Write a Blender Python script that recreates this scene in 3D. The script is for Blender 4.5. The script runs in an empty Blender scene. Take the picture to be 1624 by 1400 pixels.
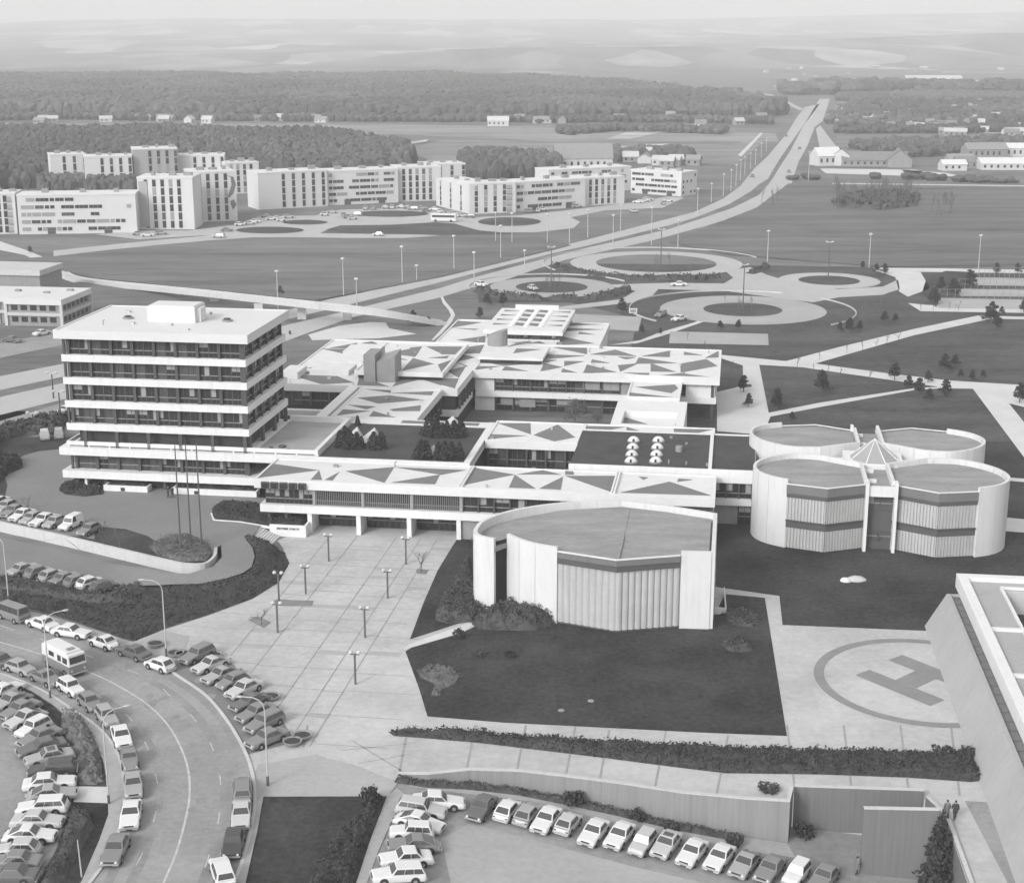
import bpy, bmesh, math, random
from mathutils import Vector, noise, geometry
random.seed(7)
R = math.radians
sc = bpy.context.scene
# ------------------------------------------------------------------ camera
CAM_H = 65.0; FPX = 2420.0; PITCH = R(15)
cam = bpy.data.objects.new('camera', bpy.data.cameras.new('camera'))
sc.collection.objects.link(cam); sc.camera = cam
cam.location = (0, 0, CAM_H); cam.rotation_euler = (R(90) - PITCH, 0, 0)
cam.data.sensor_width = 36; cam.data.lens = 36 * FPX / 1624
cam.data.clip_start = 1; cam.data.clip_end = 40000
# ------------------------------------------------------------------ sky, sun
SUN_EL, SUN_AZ = 30, -142          # overcast, softly from the front left of the buildings
world = bpy.data.worlds.new("World"); sc.world = world; world.use_nodes = True
nt = world.node_tree; bg = nt.nodes['Background']
sky = nt.nodes.new('ShaderNodeTexSky'); sky.sky_type = 'NISHITA'; sky.sun_disc = False
sky.sun_elevation = R(SUN_EL); sky.sun_rotation = R(SUN_AZ); sky.air_density = 1.0; sky.dust_density = 6.0; sky.ozone_density = 1.0
bw = nt.nodes.new('ShaderNodeRGBToBW')
mxs = nt.nodes.new('ShaderNodeMix'); mxs.data_type = 'FLOAT'; mxs.inputs[0].default_value = 0.35
mxs.inputs[3].default_value = 6.6    # even overcast layer
nt.links.new(sky.outputs[0], bw.inputs[0]); nt.links.new(bw.outputs[0], mxs.inputs[2]); nt.links.new(mxs.outputs[0], bg.inputs[0])
bg.inputs[1].default_value = 0.175
sl = bpy.data.lights.new('sun', 'SUN'); sl.energy = 1.15; sl.angle = R(10); sl.color = (1, 1, 0.99)
so = bpy.data.objects.new('sun', sl); sc.collection.objects.link(so)
az = R(SUN_AZ); el = R(SUN_EL)
sd = Vector((math.sin(az) * math.cos(el), math.cos(az) * math.cos(el), math.sin(el)))
so.rotation_euler = sd.to_track_quat('Z', 'Y').to_euler()
so.location = (0, 0, 150)
sc.view_settings.view_transform = 'Standard'; sc.view_settings.look = 'None'
sc.view_settings.exposure = 0.27; sc.view_settings.gamma = 1
sc.render.engine = 'CYCLES'
sc.cycles.max_bounces = 8; sc.cycles.diffuse_bounces = 3; sc.cycles.glossy_bounces = 2
sc.cycles.volume_bounces = 6; sc.cycles.transparent_max_bounces = 8
sc.cycles.use_denoising = True; sc.cycles.caustics_reflective = False; sc.cycles.caustics_refractive = False

# ------------------------------------------------------------------ ground model and pixel lookup
TH = R(-8.3); CT, ST = math.cos(TH), math.sin(TH)     # the campus grid is turned a little
def W(u, v, z=0.0): return Vector((u * CT - v * ST, 190 + u * ST + v * CT, z))
def toUV(X, Y): y = Y - 190; return X * CT + y * ST, -X * ST + y * CT
def ss(t): t = max(0, min(1, t)); return t * t * (3 - 2 * t)
def pit_z(X): return -0.092 * max(0, X + 10.0)
def ray(px, py):
    a = (px - 812) / FPX; b = (700 - py) / FPX
    return a, math.cos(PITCH) + b * math.sin(PITCH), -math.sin(PITCH) + b * math.cos(PITCH)
def P(px, py, z=0.0):
    a, dy, dz = ray(px, py); t = (z - CAM_H) / dz
    return Vector((a * t, dy * t, z))
def inpoly(x, y, poly):
    c = False; n = len(poly); j = n - 1
    for i in range(n):
        xi, yi = poly[i][0], poly[i][1]; xj, yj = poly[j][0], poly[j][1]
        if (yi > y) != (yj > y) and x < (xj - xi) * (y - yi) / (yj - yi) + xi: c = not c
        j = i
    return c
UPW = [(-80, 813), (-40, 821), (0, 830), (100, 852), (206, 877), (262, 890), (292, 896), (325, 896), (342, 884), (345, 870)]   # foot line of the drive's retaining wall, as seen at its top
UPPER = [P(x, y, 1.2) for x, y in UPW] + [P(400, 838, 1.2), W(-31.5, 1, 0), W(-31.5, 60, 0), W(-110, 60, 0), W(-130, 20, 0)]
def GZ(X, Y):
    if inpoly(X, Y, UPPER): return 1.2 * ss((248 - Y) / 24)
    return 1.2 * ss((X + 52) / 12) * ss((-29.0 - X) / 3.5) * ss((Y - 168) / 11) * ss((200 - Y) / 6)
def PG(px, py):
    a, dy, dz = ray(px, py); z = 2.0
    t = (z - CAM_H) / dz; step = 0.25
    for k in range(80):
        X, Y, z = a * t, dy * t, CAM_H + dz * t
        if z <= GZ(X, Y) + 0.01: break
        t += step
    return Vector((a * t, dy * t, GZ(a * t, dy * t)))
def PP(px, py):                         # on the sloping lower car park
    z = 0
    for k in range(30):
        p = P(px, py, z); z = 0.6 * z + 0.4 * pit_z(p.x)
    return P(px, py, z)
def zat(base, bz, top):
    p = P(base[0], base[1], bz); b = (700 - top) / FPX
    return CAM_H + (-math.sin(PITCH) + b * math.cos(PITCH)) * p.y / (math.cos(PITCH) + b * math.sin(PITCH))

# ------------------------------------------------------------------ materials
MATS = {}
def mat(name, v, rough=0.85, amp=0.12, scale=0.3, spec=0.3, coat=0.0, metal=0.0, bump=0.0, bscale=8.0, stretch=None, scale2=None, streak=0.0):
    if name in MATS: return MATS[name]
    m = bpy.data.materials.new(name); m.use_nodes = True; n = m.node_tree; b = n.nodes['Principled BSDF']
    b.inputs['Roughness'].default_value = rough; b.inputs['Specular IOR Level'].default_value = spec
    b.inputs['Coat Weight'].default_value = coat; b.inputs['Metallic'].default_value = metal
    geo = n.nodes.new('ShaderNodeNewGeometry'); src = geo.outputs['Position']
    if stretch:
        mp = n.nodes.new('ShaderNodeMapping'); mp.inputs['Scale'].default_value = stretch
        n.links.new(src, mp.inputs[0]); src = mp.outputs[0]
    def nz(s, det):
        t = n.nodes.new('ShaderNodeTexNoise'); t.inputs['Scale'].default_value = s; t.inputs['Detail'].default_value = det
        t.inputs['Roughness'].default_value = 0.65; n.links.new(src, t.inputs['Vector']); return t.outputs[0]
    def math_(op, a, c):
        q = n.nodes.new('ShaderNodeMath'); q.operation = op
        for i, s in ((0, a), (1, c)):
            if isinstance(s, (int, float)): q.inputs[i].default_value = s
            else: n.links.new(s, q.inputs[i])
        return q.outputs[0]
    if amp > 0:
        f = math_('ADD', math_('MULTIPLY', nz(scale, 6), 0.6), math_('MULTIPLY', nz(scale2 or scale * 9, 5), 0.4))
        f = math_('MULTIPLY', math_('SUBTRACT', f, 0.5), amp * 8.5 * v)
        f = math_('MAXIMUM', math_('ADD', f, v), v * 0.3)
        if streak > 0:
            mp2 = n.nodes.new('ShaderNodeMapping'); mp2.inputs['Scale'].default_value = (1.3, 1.3, 0.12)
            n.links.new(geo.outputs['Position'], mp2.inputs[0])
            t = n.nodes.new('ShaderNodeTexNoise'); t.inputs['Scale'].default_value = 1.4; t.inputs['Detail'].default_value = 5
            n.links.new(mp2.outputs[0], t.inputs['Vector'])
            g = math_('MULTIPLY', math_('MAXIMUM', math_('SUBTRACT', t.outputs[0], 0.5), 0.0), streak * 4)
            f = math_('MULTIPLY', f, math_('SUBTRACT', 1.0, g))
        cb = n.nodes.new('ShaderNodeCombineColor')
        for i in range(3): n.links.new(f, cb.inputs[i])
        n.links.new(cb.outputs[0], b.inputs['Base Color'])
    else: b.inputs['Base Color'].default_value = (v, v, v, 1)
    if bump > 0:
        t = n.nodes.new('ShaderNodeTexNoise'); t.inputs['Scale'].default_value = bscale; t.inputs['Detail'].default_value = 6
        n.links.new(geo.outputs['Position'], t.inputs['Vector'])
        bp = n.nodes.new('ShaderNodeBump'); bp.inputs['Strength'].default_value = bump; bp.inputs['Distance'].default_value = 0.15
        n.links.new(t.outputs[0], bp.inputs['Height']); n.links.new(bp.outputs[0], b.inputs['Normal'])
    MATS[name] = m; return m
M_white = mat('white_concrete', 0.68, amp=0.035, scale=0.25, streak=0.09)
M_wall = mat('rendered_wall', 0.61, amp=0.03, scale=0.2, streak=0.10)
M_roofw = mat('white_gravel_roof', 0.65, amp=0.06, scale=0.5, scale2=6)
M_roofg = mat('grey_gravel_roof', 0.175, amp=0.10, scale=0.4, scale2=6)
M_roofm = mat('grey_felt_roof', 0.27, amp=0.2, scale=0.25, scale2=2.2, stretch=(0.5, 1.6, 1))
M_tower_roof = mat('tower_roof_white', 0.62, amp=0.03, scale=0.2)
M_terr = mat('terrace_paving', 0.33, amp=0.16, scale=0.2, stretch=(0.6, 1.4, 1))
M_roofgrass = mat('roof_grass', 0.055, amp=0.28, scale=0.35, scale2=3, bump=0.5)
M_glass = mat('window_glass', 0.03, rough=0.12, amp=0, spec=0.45)
M_glass2 = mat('window_glass_mid', 0.075, rough=0.15, amp=0, spec=0.6)  # paler glass tone, dealt to window bays at random
M_blind = mat('window_blind', 0.30, rough=0.6, amp=0.05)
M_frame = mat('dark_frame', 0.075, rough=0.5, amp=0.05)
M_framel = mat('grey_frame', 0.28, rough=0.5, amp=0.05)
M_dark = mat('dark_recess', 0.045, amp=0.1)
M_panel = mat('grey_panel', 0.27, amp=0.08, scale=0.6, streak=0.15)
M_band = mat('grey_band', 0.09, amp=0.06)
M_ribl = mat('ribbed_cladding', 0.42, amp=0.07, streak=0.1)
M_plaza = mat('plaza_concrete', 0.44, amp=0.16, scale=0.09, scale2=1.2, bump=0.15)
M_joint = mat('paving_joint', 0.30, amp=0.12, scale=0.4)
M_pave_d = mat('paving_dark_slab', 0.37, amp=0.10, scale=0.4)
M_path = mat('path_concrete', 0.56, amp=0.08, scale=0.15)
M_asph = mat('asphalt', 0.275, amp=0.20, scale=0.08, scale2=1.6, bump=0.15)
M_asphd = mat('asphalt_dark', 0.20, amp=0.10, scale=0.1, scale2=1.6)
M_asphl = mat('asphalt_worn', 0.36, amp=0.10, scale=0.1, scale2=1.6)
M_hway = mat('highway_surface', 0.42, amp=0.07, scale=0.04, stretch=(1, 0.25, 1))
M_kerb = mat('kerb_stone', 0.50, amp=0.08)
M_mark = mat('road_paint', 0.47, amp=0.2, scale=1.5)
M_lawn = mat('lawn', 0.036, amp=0.75, scale=0.07, scale2=1.6, bump=0.3, bscale=9)
M_park = mat('park_grass', 0.062, amp=0.55, scale=0.05, scale2=0.8, stretch=(0.6, 1.6, 1), bump=0.3, bscale=4)
M_field = mat('field_grass', 0.145, amp=0.40, scale=0.02, scale2=0.22, stretch=(0.45, 1.9, 1))
M_field2 = mat('field_rough', 0.15, amp=0.20, scale=0.02, scale2=0.3, stretch=(0.35, 2.2, 1))
M_bed = mat('ground_cover', 0.050, amp=0.3, scale=0.7, scale2=5)
M_soil = mat('bare_soil', 0.20, amp=0.2, scale=0.5)
M_leafd = mat('conifer_foliage', 0.045, amp=0.35, scale=0.9, scale2=5, rough=0.9)
M_leafs = mat('shrub_foliage', 0.070, amp=0.35, scale=0.8, scale2=5, rough=0.9)
M_leafl = mat('pale_shrub_foliage', 0.14, amp=0.25, scale=0.8, scale2=5, rough=0.9)
M_bark = mat('bark', 0.11, amp=0.2, scale=3)
M_twig = mat('twigs', 0.13, amp=0.2, scale=3)
M_wood = mat('bare_woodland', 0.085, amp=0.10, scale=0.01, scale2=0.12, rough=1.0)
M_conc = mat('board_marked_concrete', 0.165, amp=0.10, scale=0.8, scale2=2.2, stretch=(3, 3, 0.12), streak=0.10)
M_conc2 = mat('pale_board_marked_concrete', 0.25, amp=0.10, scale=0.8, scale2=2.2, stretch=(3, 3, 0.12), streak=0.10)
M_wood2 = mat('bare_woodland_dark', 0.066, amp=0.10, scale=0.01, rough=1.0)
M_wood3 = mat('bare_woodland_pale', 0.11, amp=0.10, scale=0.01, rough=1.0)
M_fascia = mat('fascia_grey', 0.16, amp=0.06, streak=0.1)
M_slant = mat('smooth_grey_concrete', 0.36, amp=0.06, scale=0.25, stretch=(1, 1, 0.4), streak=0.08)
M_concl = mat('smooth_concrete', 0.50, amp=0.06, scale=0.3, stretch=(0.8, 0.8, 0.5), streak=0.12)
M_pole = mat('lamp_pole', 0.45, rough=0.5, amp=0.04)
M_poled = mat('dark_pole', 0.10, rough=0.6, amp=0.04)
M_lamp = mat('lamp_glass', 0.52, rough=0.3, amp=0)
M_tyre = mat('tyre', 0.03, amp=0, rough=0.8)
M_rim = mat('wheel_rim', 0.35, amp=0, rough=0.4, metal=0.4)
M_chrome = mat('bumper_metal', 0.50, amp=0, rough=0.3, metal=0.5)
M_carglass = mat('car_glass', 0.05, amp=0, rough=0.08, spec=0.9)
M_light = mat('headlight_glass', 0.6, amp=0, rough=0.15)
M_tail = mat('tail_light', 0.15, amp=0, rough=0.3)
M_houser = mat('tiled_roof', 0.20, amp=0.1, scale=0.5)
M_housew = mat('house_wall', 0.55, amp=0.06, scale=0.5)
M_skin = mat('skin', 0.38, amp=0, rough=0.6)
M_cloth = mat('dark_coat', 0.05, amp=0, rough=0.9)
M_cloth2 = mat('grey_coat', 0.16, amp=0, rough=0.9)
M_trous = mat('trousers', 0.07, amp=0, rough=0.9)
M_hair = mat('hair', 0.03, amp=0, rough=0.7)
PAINT = {k: mat('paint_' + k, v, rough=0.32, amp=0.03, scale=2, spec=0.5, coat=0.3) for k, v in
         dict(white=0.66, cream=0.48, silver=0.33, grey=0.20, dark=0.11, black=0.045).items()}

# ------------------------------------------------------------------ mesh helpers
COL = sc.collection
class MB:
    def __init__(s): s.v = []; s.f = []; s.m = []
    def add(s, vs, fs, mi=0):
        o = len(s.v); s.v += [tuple(p) for p in vs]
        for f in fs: s.f.append([o + i for i in f]); s.m.append(mi)
        return s
    def box(s, a0, a1, b0, b1, z0, z1, mi=0):
        return s.add([(a0,b0,z0),(a1,b0,z0),(a1,b1,z0),(a0,b1,z0),(a0,b0,z1),(a1,b0,z1),(a1,b1,z1),(a0,b1,z1)],
                     [(3,2,1,0),(4,5,6,7),(0,1,5,4),(1,2,6,5),(2,3,7,6),(3,0,4,7)], mi)
    def face(s, pts, mi=0): return s.add(pts, [range(len(pts))], mi)
    def prism(s, poly, z0, z1, mi=0, mtop=None, cap0=True):
        n = len(poly); ar = sum(poly[i][0]*poly[(i+1)%n][1]-poly[(i+1)%n][0]*poly[i][1] for i in range(n))
        if ar < 0: poly = poly[::-1]
        vs = [(p[0], p[1], z0) for p in poly] + [(p[0], p[1], z1) for p in poly]
        s.add(vs, [(i, (i+1)%n, n+(i+1)%n, n+i) for i in range(n)], mi)
        tr = geometry.tessellate_polygon([[Vector((p[0], p[1], 0)) for p in poly]])
        up = []
        for t in tr:
            a, b, c = [poly[i] for i in t]
            if (b[0]-a[0])*(c[1]-a[1])-(b[1]-a[1])*(c[0]-a[0]) < 0: t = (t[0], t[2], t[1])
            up.append(t)
        s.add([(p[0], p[1], z1) for p in poly], up, mi if mtop is None else mtop)
        if cap0: s.add([(p[0], p[1], z0) for p in poly], [t[::-1] for t in up], mi)
        return s
    def wallstrip(s, pts, th, z0, z1, mi=0, closed=False):   # a wall of thickness th to the left of a plan polyline
        n = len(pts); q = []
        for i in range(n):
            a = Vector(pts[(i-1) % n][:2]) if (i > 0 or closed) else None; b = Vector(pts[i][:2]); c = Vector(pts[(i+1) % n][:2]) if (i < n-1 or closed) else None
            d = Vector((0, 0))
            if a is not None: d += (b - a).normalized()
            if c is not None: d += (c - b).normalized()
            d.normalize(); nn = Vector((-d.y, d.x)); k = 1.0
            if a is not None and c is not None:
                k = 1 / max(0.5, nn.dot(Vector((-(b-a).normalized().y, (b-a).normalized().x))))
            q.append((b.x + nn.x*th*k, b.y + nn.y*th*k))
        f0 = z0 if callable(z0) else (lambda i: z0); f1 = z1 if callable(z1) else (lambda i: z1)
        rng = range(n) if closed else range(n-1)
        for i in rng:
            j = (i+1) % n; a, b, c, d = pts[i], pts[j], q[j], q[i]
            s.add([(a[0],a[1],f0(i)),(b[0],b[1],f0(j)),(c[0],c[1],f0(j)),(d[0],d[1],f0(i)),(a[0],a[1],f1(i)),(b[0],b[1],f1(j)),(c[0],c[1],f1(j)),(d[0],d[1],f1(i))],
                  [(3,2,1,0),(4,5,6,7),(0,1,5,4),(2,3,7,6)] + ([(3,0,4,7)] if i == 0 and not closed else []) + ([(1,2,6,5)] if i == n-2 and not closed else []), mi)
        return s
    def tube(s, p0, p1, r0, r1=None, n=8, mi=0, caps=True):
        r1 = r0 if r1 is None else r1; p0 = Vector(p0); p1 = Vector(p1); d = (p1-p0).normalized()
        x = d.orthogonal().normalized(); y = d.cross(x); vs = []
        for p, r in ((p0, r0), (p1, r1)):
            for i in range(n):
                a = 2*math.pi*i/n; vs.append(p + (x*math.cos(a) + y*math.sin(a))*r)
        fs = [(i, (i+1)%n, n+(i+1)%n, n+i) for i in range(n)]
        if caps: fs += [tuple(range(n))[::-1], tuple(range(n, 2*n))]
        return s.add(vs, fs, mi)
    def path(s, pts, r, n=6, mi=0):
        for a, b in zip(pts, pts[1:]): s.tube(a, b, r, r, n, mi)
        return s
    def cyl(s, x, y, z0, z1, r, n=16, mi=0): return s.tube((x, y, z0), (x, y, z1), r, r, n, mi)
    def ball(s, c, rx, ry, rz, n=10, m=6, mi=0):
        vs = []; fs = []
        for j in range(m+1):
            t = math.pi*j/m
            for i in range(n):
                a = 2*math.pi*i/n; vs.append((c[0]+rx*math.sin(t)*math.cos(a), c[1]+ry*math.sin(t)*math.sin(a), c[2]+rz*math.cos(t)))
        for j in range(m):
            for i in range(n): fs.append((j*n+i, (j+1)*n+i, (j+1)*n+(i+1)%n, j*n+(i+1)%n))
        return s.add(vs, fs, mi)
    def shift(s, dx, dy, dz=0): s.v = [(a+dx, b+dy, c+dz) for a, b, c in s.v]; return s
    def mesh(s, name, mats, smooth=False, bevel=0):
        me = bpy.data.meshes.new(name); me.from_pydata(s.v, [], s.f)
        for m in (mats if isinstance(mats, (list, tuple)) else [mats]): me.materials.append(m)
        me.polygons.foreach_set('material_index', s.m)
        if smooth: me.polygons.foreach_set('use_smooth', [True]*len(s.f))
        me.update()
        if bevel:
            b = bmesh.new(); b.from_mesh(me); bmesh.ops.remove_doubles(b, verts=b.verts, dist=1e-4)
            es = [e for e in b.edges if len(e.link_faces) == 2 and e.calc_face_angle(0) > 0.35]
            bmesh.ops.bevel(b, geom=es, offset=bevel, segments=2, profile=0.6, affect='EDGES', clamp_overlap=True)
            b.to_mesh(me); b.free()
        return me
    def build(s, name, mats, parent=None, smooth=False, bevel=0, loc=None):
        o = bpy.data.objects.new(name, s.mesh(name, mats, smooth, bevel)); COL.objects.link(o)
        if parent: o.parent = parent
        if loc is not None: o.location = loc
        return o
def inst(name, me, parent=None, loc=None, rz=0.0, sc_=None):
    o = bpy.data.objects.new(name, me); COL.objects.link(o)
    if parent: o.parent = parent
    if loc is not None: o.location = loc
    if rz: o.rotation_euler = (0, 0, rz)
    if sc_: o.scale = sc_
    return o
def tag(o, label, cat, group=None, kind=None):
    o['label'] = label; o['category'] = cat
    if group: o['group'] = group
    if kind: o['kind'] = kind
    return o
def thing(name, label, cat, loc=(0, 0, 0), rz=0.0, group=None):
    o = bpy.data.objects.new(name, None); COL.objects.link(o); o.location = loc; o.rotation_euler = (0, 0, rz)
    o.empty_display_size = 0.5
    return tag(o, label, cat, group)
def copy_tree(o, parent=None):
    c = o.copy(); COL.objects.link(c)
    if parent: c.parent = parent
    for ch in list(KIDS.get(o.name, [])) or [x for x in o.children]: copy_tree(ch, c)
    return c
KIDS = {}
ORD = 'first second third fourth fifth sixth seventh eighth ninth tenth eleventh twelfth thirteenth fourteenth fifteenth sixteenth seventeenth eighteenth nineteenth twentieth'.split()
ORD += ['twenty-' + x for x in ORD[:9]] + ['thirtieth'] + ['thirty-' + x for x in ORD[:9]] + ['fortieth'] + ['forty-' + x for x in ORD[:9]] + ['fiftieth'] + ['fifty-' + x for x in ORD[:9]]
def struct(name, mb, m, label=None, smooth=False):
    o = mb.build(name, m, smooth=smooth); o['kind'] = 'structure'
    if label: o['label'] = label
    return o
def sheet_mb(pts, dz, grid=None, zf=None, mb=None):
    """fills a plan polygon; with a grid step it follows the ground height function"""
    mb = mb or MB(); zf = zf or (lambda x, y: 0.0)
    pts = [Vector((p[0], p[1])) for p in pts]
    if grid:
        q = []
        for i, a in enumerate(pts):
            b = pts[(i+1) % len(pts)]; k = max(1, int((b-a).length/grid))
            for j in range(k): q.append(a.lerp(b, j/k))
        nb = len(q); x0 = min(p.x for p in q); x1 = max(p.x for p in q); y0 = min(p.y for p in q); y1 = max(p.y for p in q)
        x = x0 + grid/2; ins = []
        while x < x1:
            y = y0 + grid/2
            while y < y1:
                if inpoly(x, y, q): ins.append(Vector((x, y)))
                y += grid
            x += grid
        vs, es, fs, *_ = geometry.delaunay_2d_cdt(q + ins, [(i, (i+1) % nb) for i in range(nb)], [list(range(nb))], 1, 1e-5)
        mb.add([(p.x, p.y, zf(p.x, p.y) + dz) for p in vs], [list(f) if (vs[f[1]]-vs[f[0]]).cross(vs[f[2]]-vs[f[0]]) > 0 else list(f)[::-1] for f in fs])
    else:
        tr = geometry.tessellate_polygon([[Vector((p.x, p.y, 0)) for p in pts]]); fs = []
        for t in tr:
            a, b, c = [pts[i] for i in t]
            fs.append(t if (b-a).cross(c-a) > 0 else t[::-1])
        mb.add([(p.x, p.y, zf(p.x, p.y) + dz) for p in pts], fs)
    return mb
def smooth_line(pts, per=6):
    out = []; n = len(pts)
    for i in range(n-1):
        p0 = pts[max(0, i-1)]; p1 = pts[i]; p2 = pts[i+1]; p3 = pts[min(n-1, i+2)]
        for k in range(per):
            t = k/per
            out.append(tuple(0.5*((2*p1[j]) + (-p0[j]+p2[j])*t + (2*p0[j]-5*p1[j]+4*p2[j]-p3[j])*t*t + (-p0[j]+3*p1[j]-3*p2[j]+p3[j])*t**3) for j in range(len(p1))))
    out.append(tuple(pts[-1])); return out
def offset_line(pts, d):
    out = []
    for i, p in enumerate(pts):
        a = Vector(pts[max(0, i-1)][:2]); b = Vector(pts[min(len(pts)-1, i+1)][:2]); t = (b-a).normalized()
        out.append((p[0]-t.y*d, p[1]+t.x*d))
    return out
def strip_mb(pts, w, z, mb=None, zf=None, dash=None):
    mb = mb or MB(); zf = zf or (lambda x, y: 0.0)
    L = offset_line(pts, w/2); Rr = offset_line(pts, -w/2); acc = 0
    for i in range(len(pts)-1):
        seg = (Vector(pts[i+1][:2]) - Vector(pts[i][:2])).length
        on = True
        if dash: on = (acc % (dash[0]+dash[1])) < dash[0]
        acc += seg
        if on: mb.face([(*Rr[i], z+zf(*Rr[i])), (*Rr[i+1], z+zf(*Rr[i+1])), (*L[i+1], z+zf(*L[i+1])), (*L[i], z+zf(*L[i]))])
    return mb
def resample(pts, step):
    out = [tuple(pts[0][:2])]; acc = 0.0
    for a, b in zip(pts, pts[1:]):
        a = Vector(a[:2]); b = Vector(b[:2]); L = (b-a).length
        if L == 0: continue
        d = step - acc
        while d <= L:
            p = a.lerp(b, d/L); out.append((p.x, p.y)); d += step
        acc = (acc + L) % step
    return out
# ------------------------------------------------------------------ ground, roads, paths
def px0(L, z=0.0): return [P(x, y, z) for x, y in L]
PIT_W = [(630, 1232), (680, 1240), (746, 1243), (826, 1252), (900, 1267), (980, 1284), (1080, 1308), (1180, 1326), (1249.6, 1336)]   # foot of the long retaining wall
pitfoot = [PP(x, y) for x, y in PIT_W]
K1 = P(1258.6, 1249, 0.6); K2 = P(1466, 1256, 0.6); K3 = P(1499, 1296, 0.1); K4 = P(1536, 1400, 0.1); K5 = P(1580, 1520, 0)
PIT = [P(615, 1262), P(630, 1233)] + pitfoot[1:] + [K1, K2, K3, K4, K5, Vector((K5.x, 60, 0)), Vector((-40, 60, 0)), P(555, 1400)]
PIT = [(p.x, p.y) for p in PIT]
# one great sheet out to the horizon, open over the sunken car park
FAR = 16000
def hill_z(x, y):
    d = math.hypot(x * 0.6, y)
    if y < 2600: return 0.0
    t = ss((y - 2600) / 5200)
    z = 70 * t
    z += (62 * ss((x + 3300) / 1500) + 8) * ss((y - 6000) / 2600)
    z += 30 * ss((y - 6800) / 1800) * ss((x - 200) / 2600)
    z += (noise.noise((x * .0005, y * .0004, 3)) * 22 + noise.noise((x * .0018, y * .0012, 8)) * 9) * ss((y - 2900) / 2500)
    z += 46 * math.exp(-(((x - 1500) / 700) ** 2 + ((y - 4300) / 420) ** 2))
    z += 22 * math.exp(-(((x - 300) / 900) ** 2 + ((y - 3700) / 300) ** 2))
    return z
g = MB()
ring = [(-FAR, -2000), (FAR, -2000), (FAR, 2600), (-FAR, 2600)]
vs = [Vector(p) for p in ring] + [Vector(p) for p in PIT]; n1 = len(PIT)
V, Ed, Fc, *_ = geometry.delaunay_2d_cdt(vs, [(0,1),(1,2),(2,3),(3,0)] + [(4+i, 4+(i+1) % n1) for i in range(n1)], [], 1, 1e-6)
fs = []
for f in Fc:
    cx = sum(V[i].x for i in f)/len(f); cy = sum(V[i].y for i in f)/len(f)
    if not inpoly(cx, cy, PIT): fs.append(list(f) if (V[f[1]]-V[f[0]]).cross(V[f[2]]-V[f[0]]) > 0 else list(f)[::-1])
g.add([(p.x, p.y, 0) for p in V], fs)
struct('ground', g, M_field)
# far terrain
h = MB(); xs = [-14000 + i*160 for i in range(176)]; ys = [2590 + 120*j for j in range(66)]
for y in ys:
    for x in xs: h.v.append((x, y, hill_z(x, y) - (0.4 if y < 2700 else 0)))
nx = len(xs)
for j in range(len(ys)-1):
    for i in range(nx-1): h.f.append([j*nx+i, j*nx+i+1, (j+1)*nx+i+1, (j+1)*nx+i]); h.m.append(0)
M_hill = mat('hillside_fields', 0.17, amp=0.42, scale=0.0022, scale2=0.009, stretch=(1, .35, 1), rough=1)
hn = M_hill.node_tree; hb = hn.nodes['Principled BSDF']; oldl = hb.inputs['Base Color'].links[0].from_socket
vo = hn.nodes.new('ShaderNodeTexVoronoi'); vo.inputs['Scale'].default_value = 0.0075; vo.inputs['Randomness'].default_value = 1.0
mp = hn.nodes.new('ShaderNodeMapping'); mp.inputs['Scale'].default_value = (0.8, 0.30, 0.2); gq = hn.nodes.new('ShaderNodeNewGeometry'); hn.links.new(gq.outputs['Position'], mp.inputs[0]); 
wn = hn.nodes.new('ShaderNodeTexNoise'); wn.inputs['Scale'].default_value = 0.006; wn.inputs['Detail'].default_value = 4; hn.links.new(mp.outputs[0], wn.inputs['Vector'])
wm_ = hn.nodes.new('ShaderNodeVectorMath'); wm_.operation = 'MULTIPLY_ADD'; wm_.inputs[1].default_value = (90, 90, 0); hn.links.new(wn.outputs['Color'], wm_.inputs[0]); hn.links.new(mp.outputs[0], wm_.inputs[2]); hn.links.new(wm_.outputs[0], vo.inputs['Vector'])
rw = hn.nodes.new('ShaderNodeRGBToBW'); hn.links.new(vo.outputs['Color'], rw.inputs[0]); rp_ = hn.nodes.new('ShaderNodeValToRGB'); hn.links.new(rw.outputs[0], rp_.inputs[0])
rp_.color_ramp.interpolation = 'EASE'; ce = rp_.color_ramp.elements; ce[0].color = (.4, .4, .4, 1); ce[1].position = .42; ce[1].color = (.9, .9, .9, 1)
for ps, cv_ in ((.52, 1.5), (.60, .5), (.70, 1.0), (.8, 1.9)): e_ = ce.new(ps); e_.color = (cv_, cv_, cv_, 1)
ml = hn.nodes.new('ShaderNodeMix'); ml.data_type = 'RGBA'; ml.blend_type = 'MULTIPLY'; ml.inputs[0].default_value = 1; hn.links.new(oldl, ml.inputs[6]); hn.links.new(rp_.outputs[0], ml.inputs[7]); hn.links.new(ml.outputs[2], hb.inputs['Base Color'])
struct('hills', h, M_hill, smooth=True)
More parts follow.
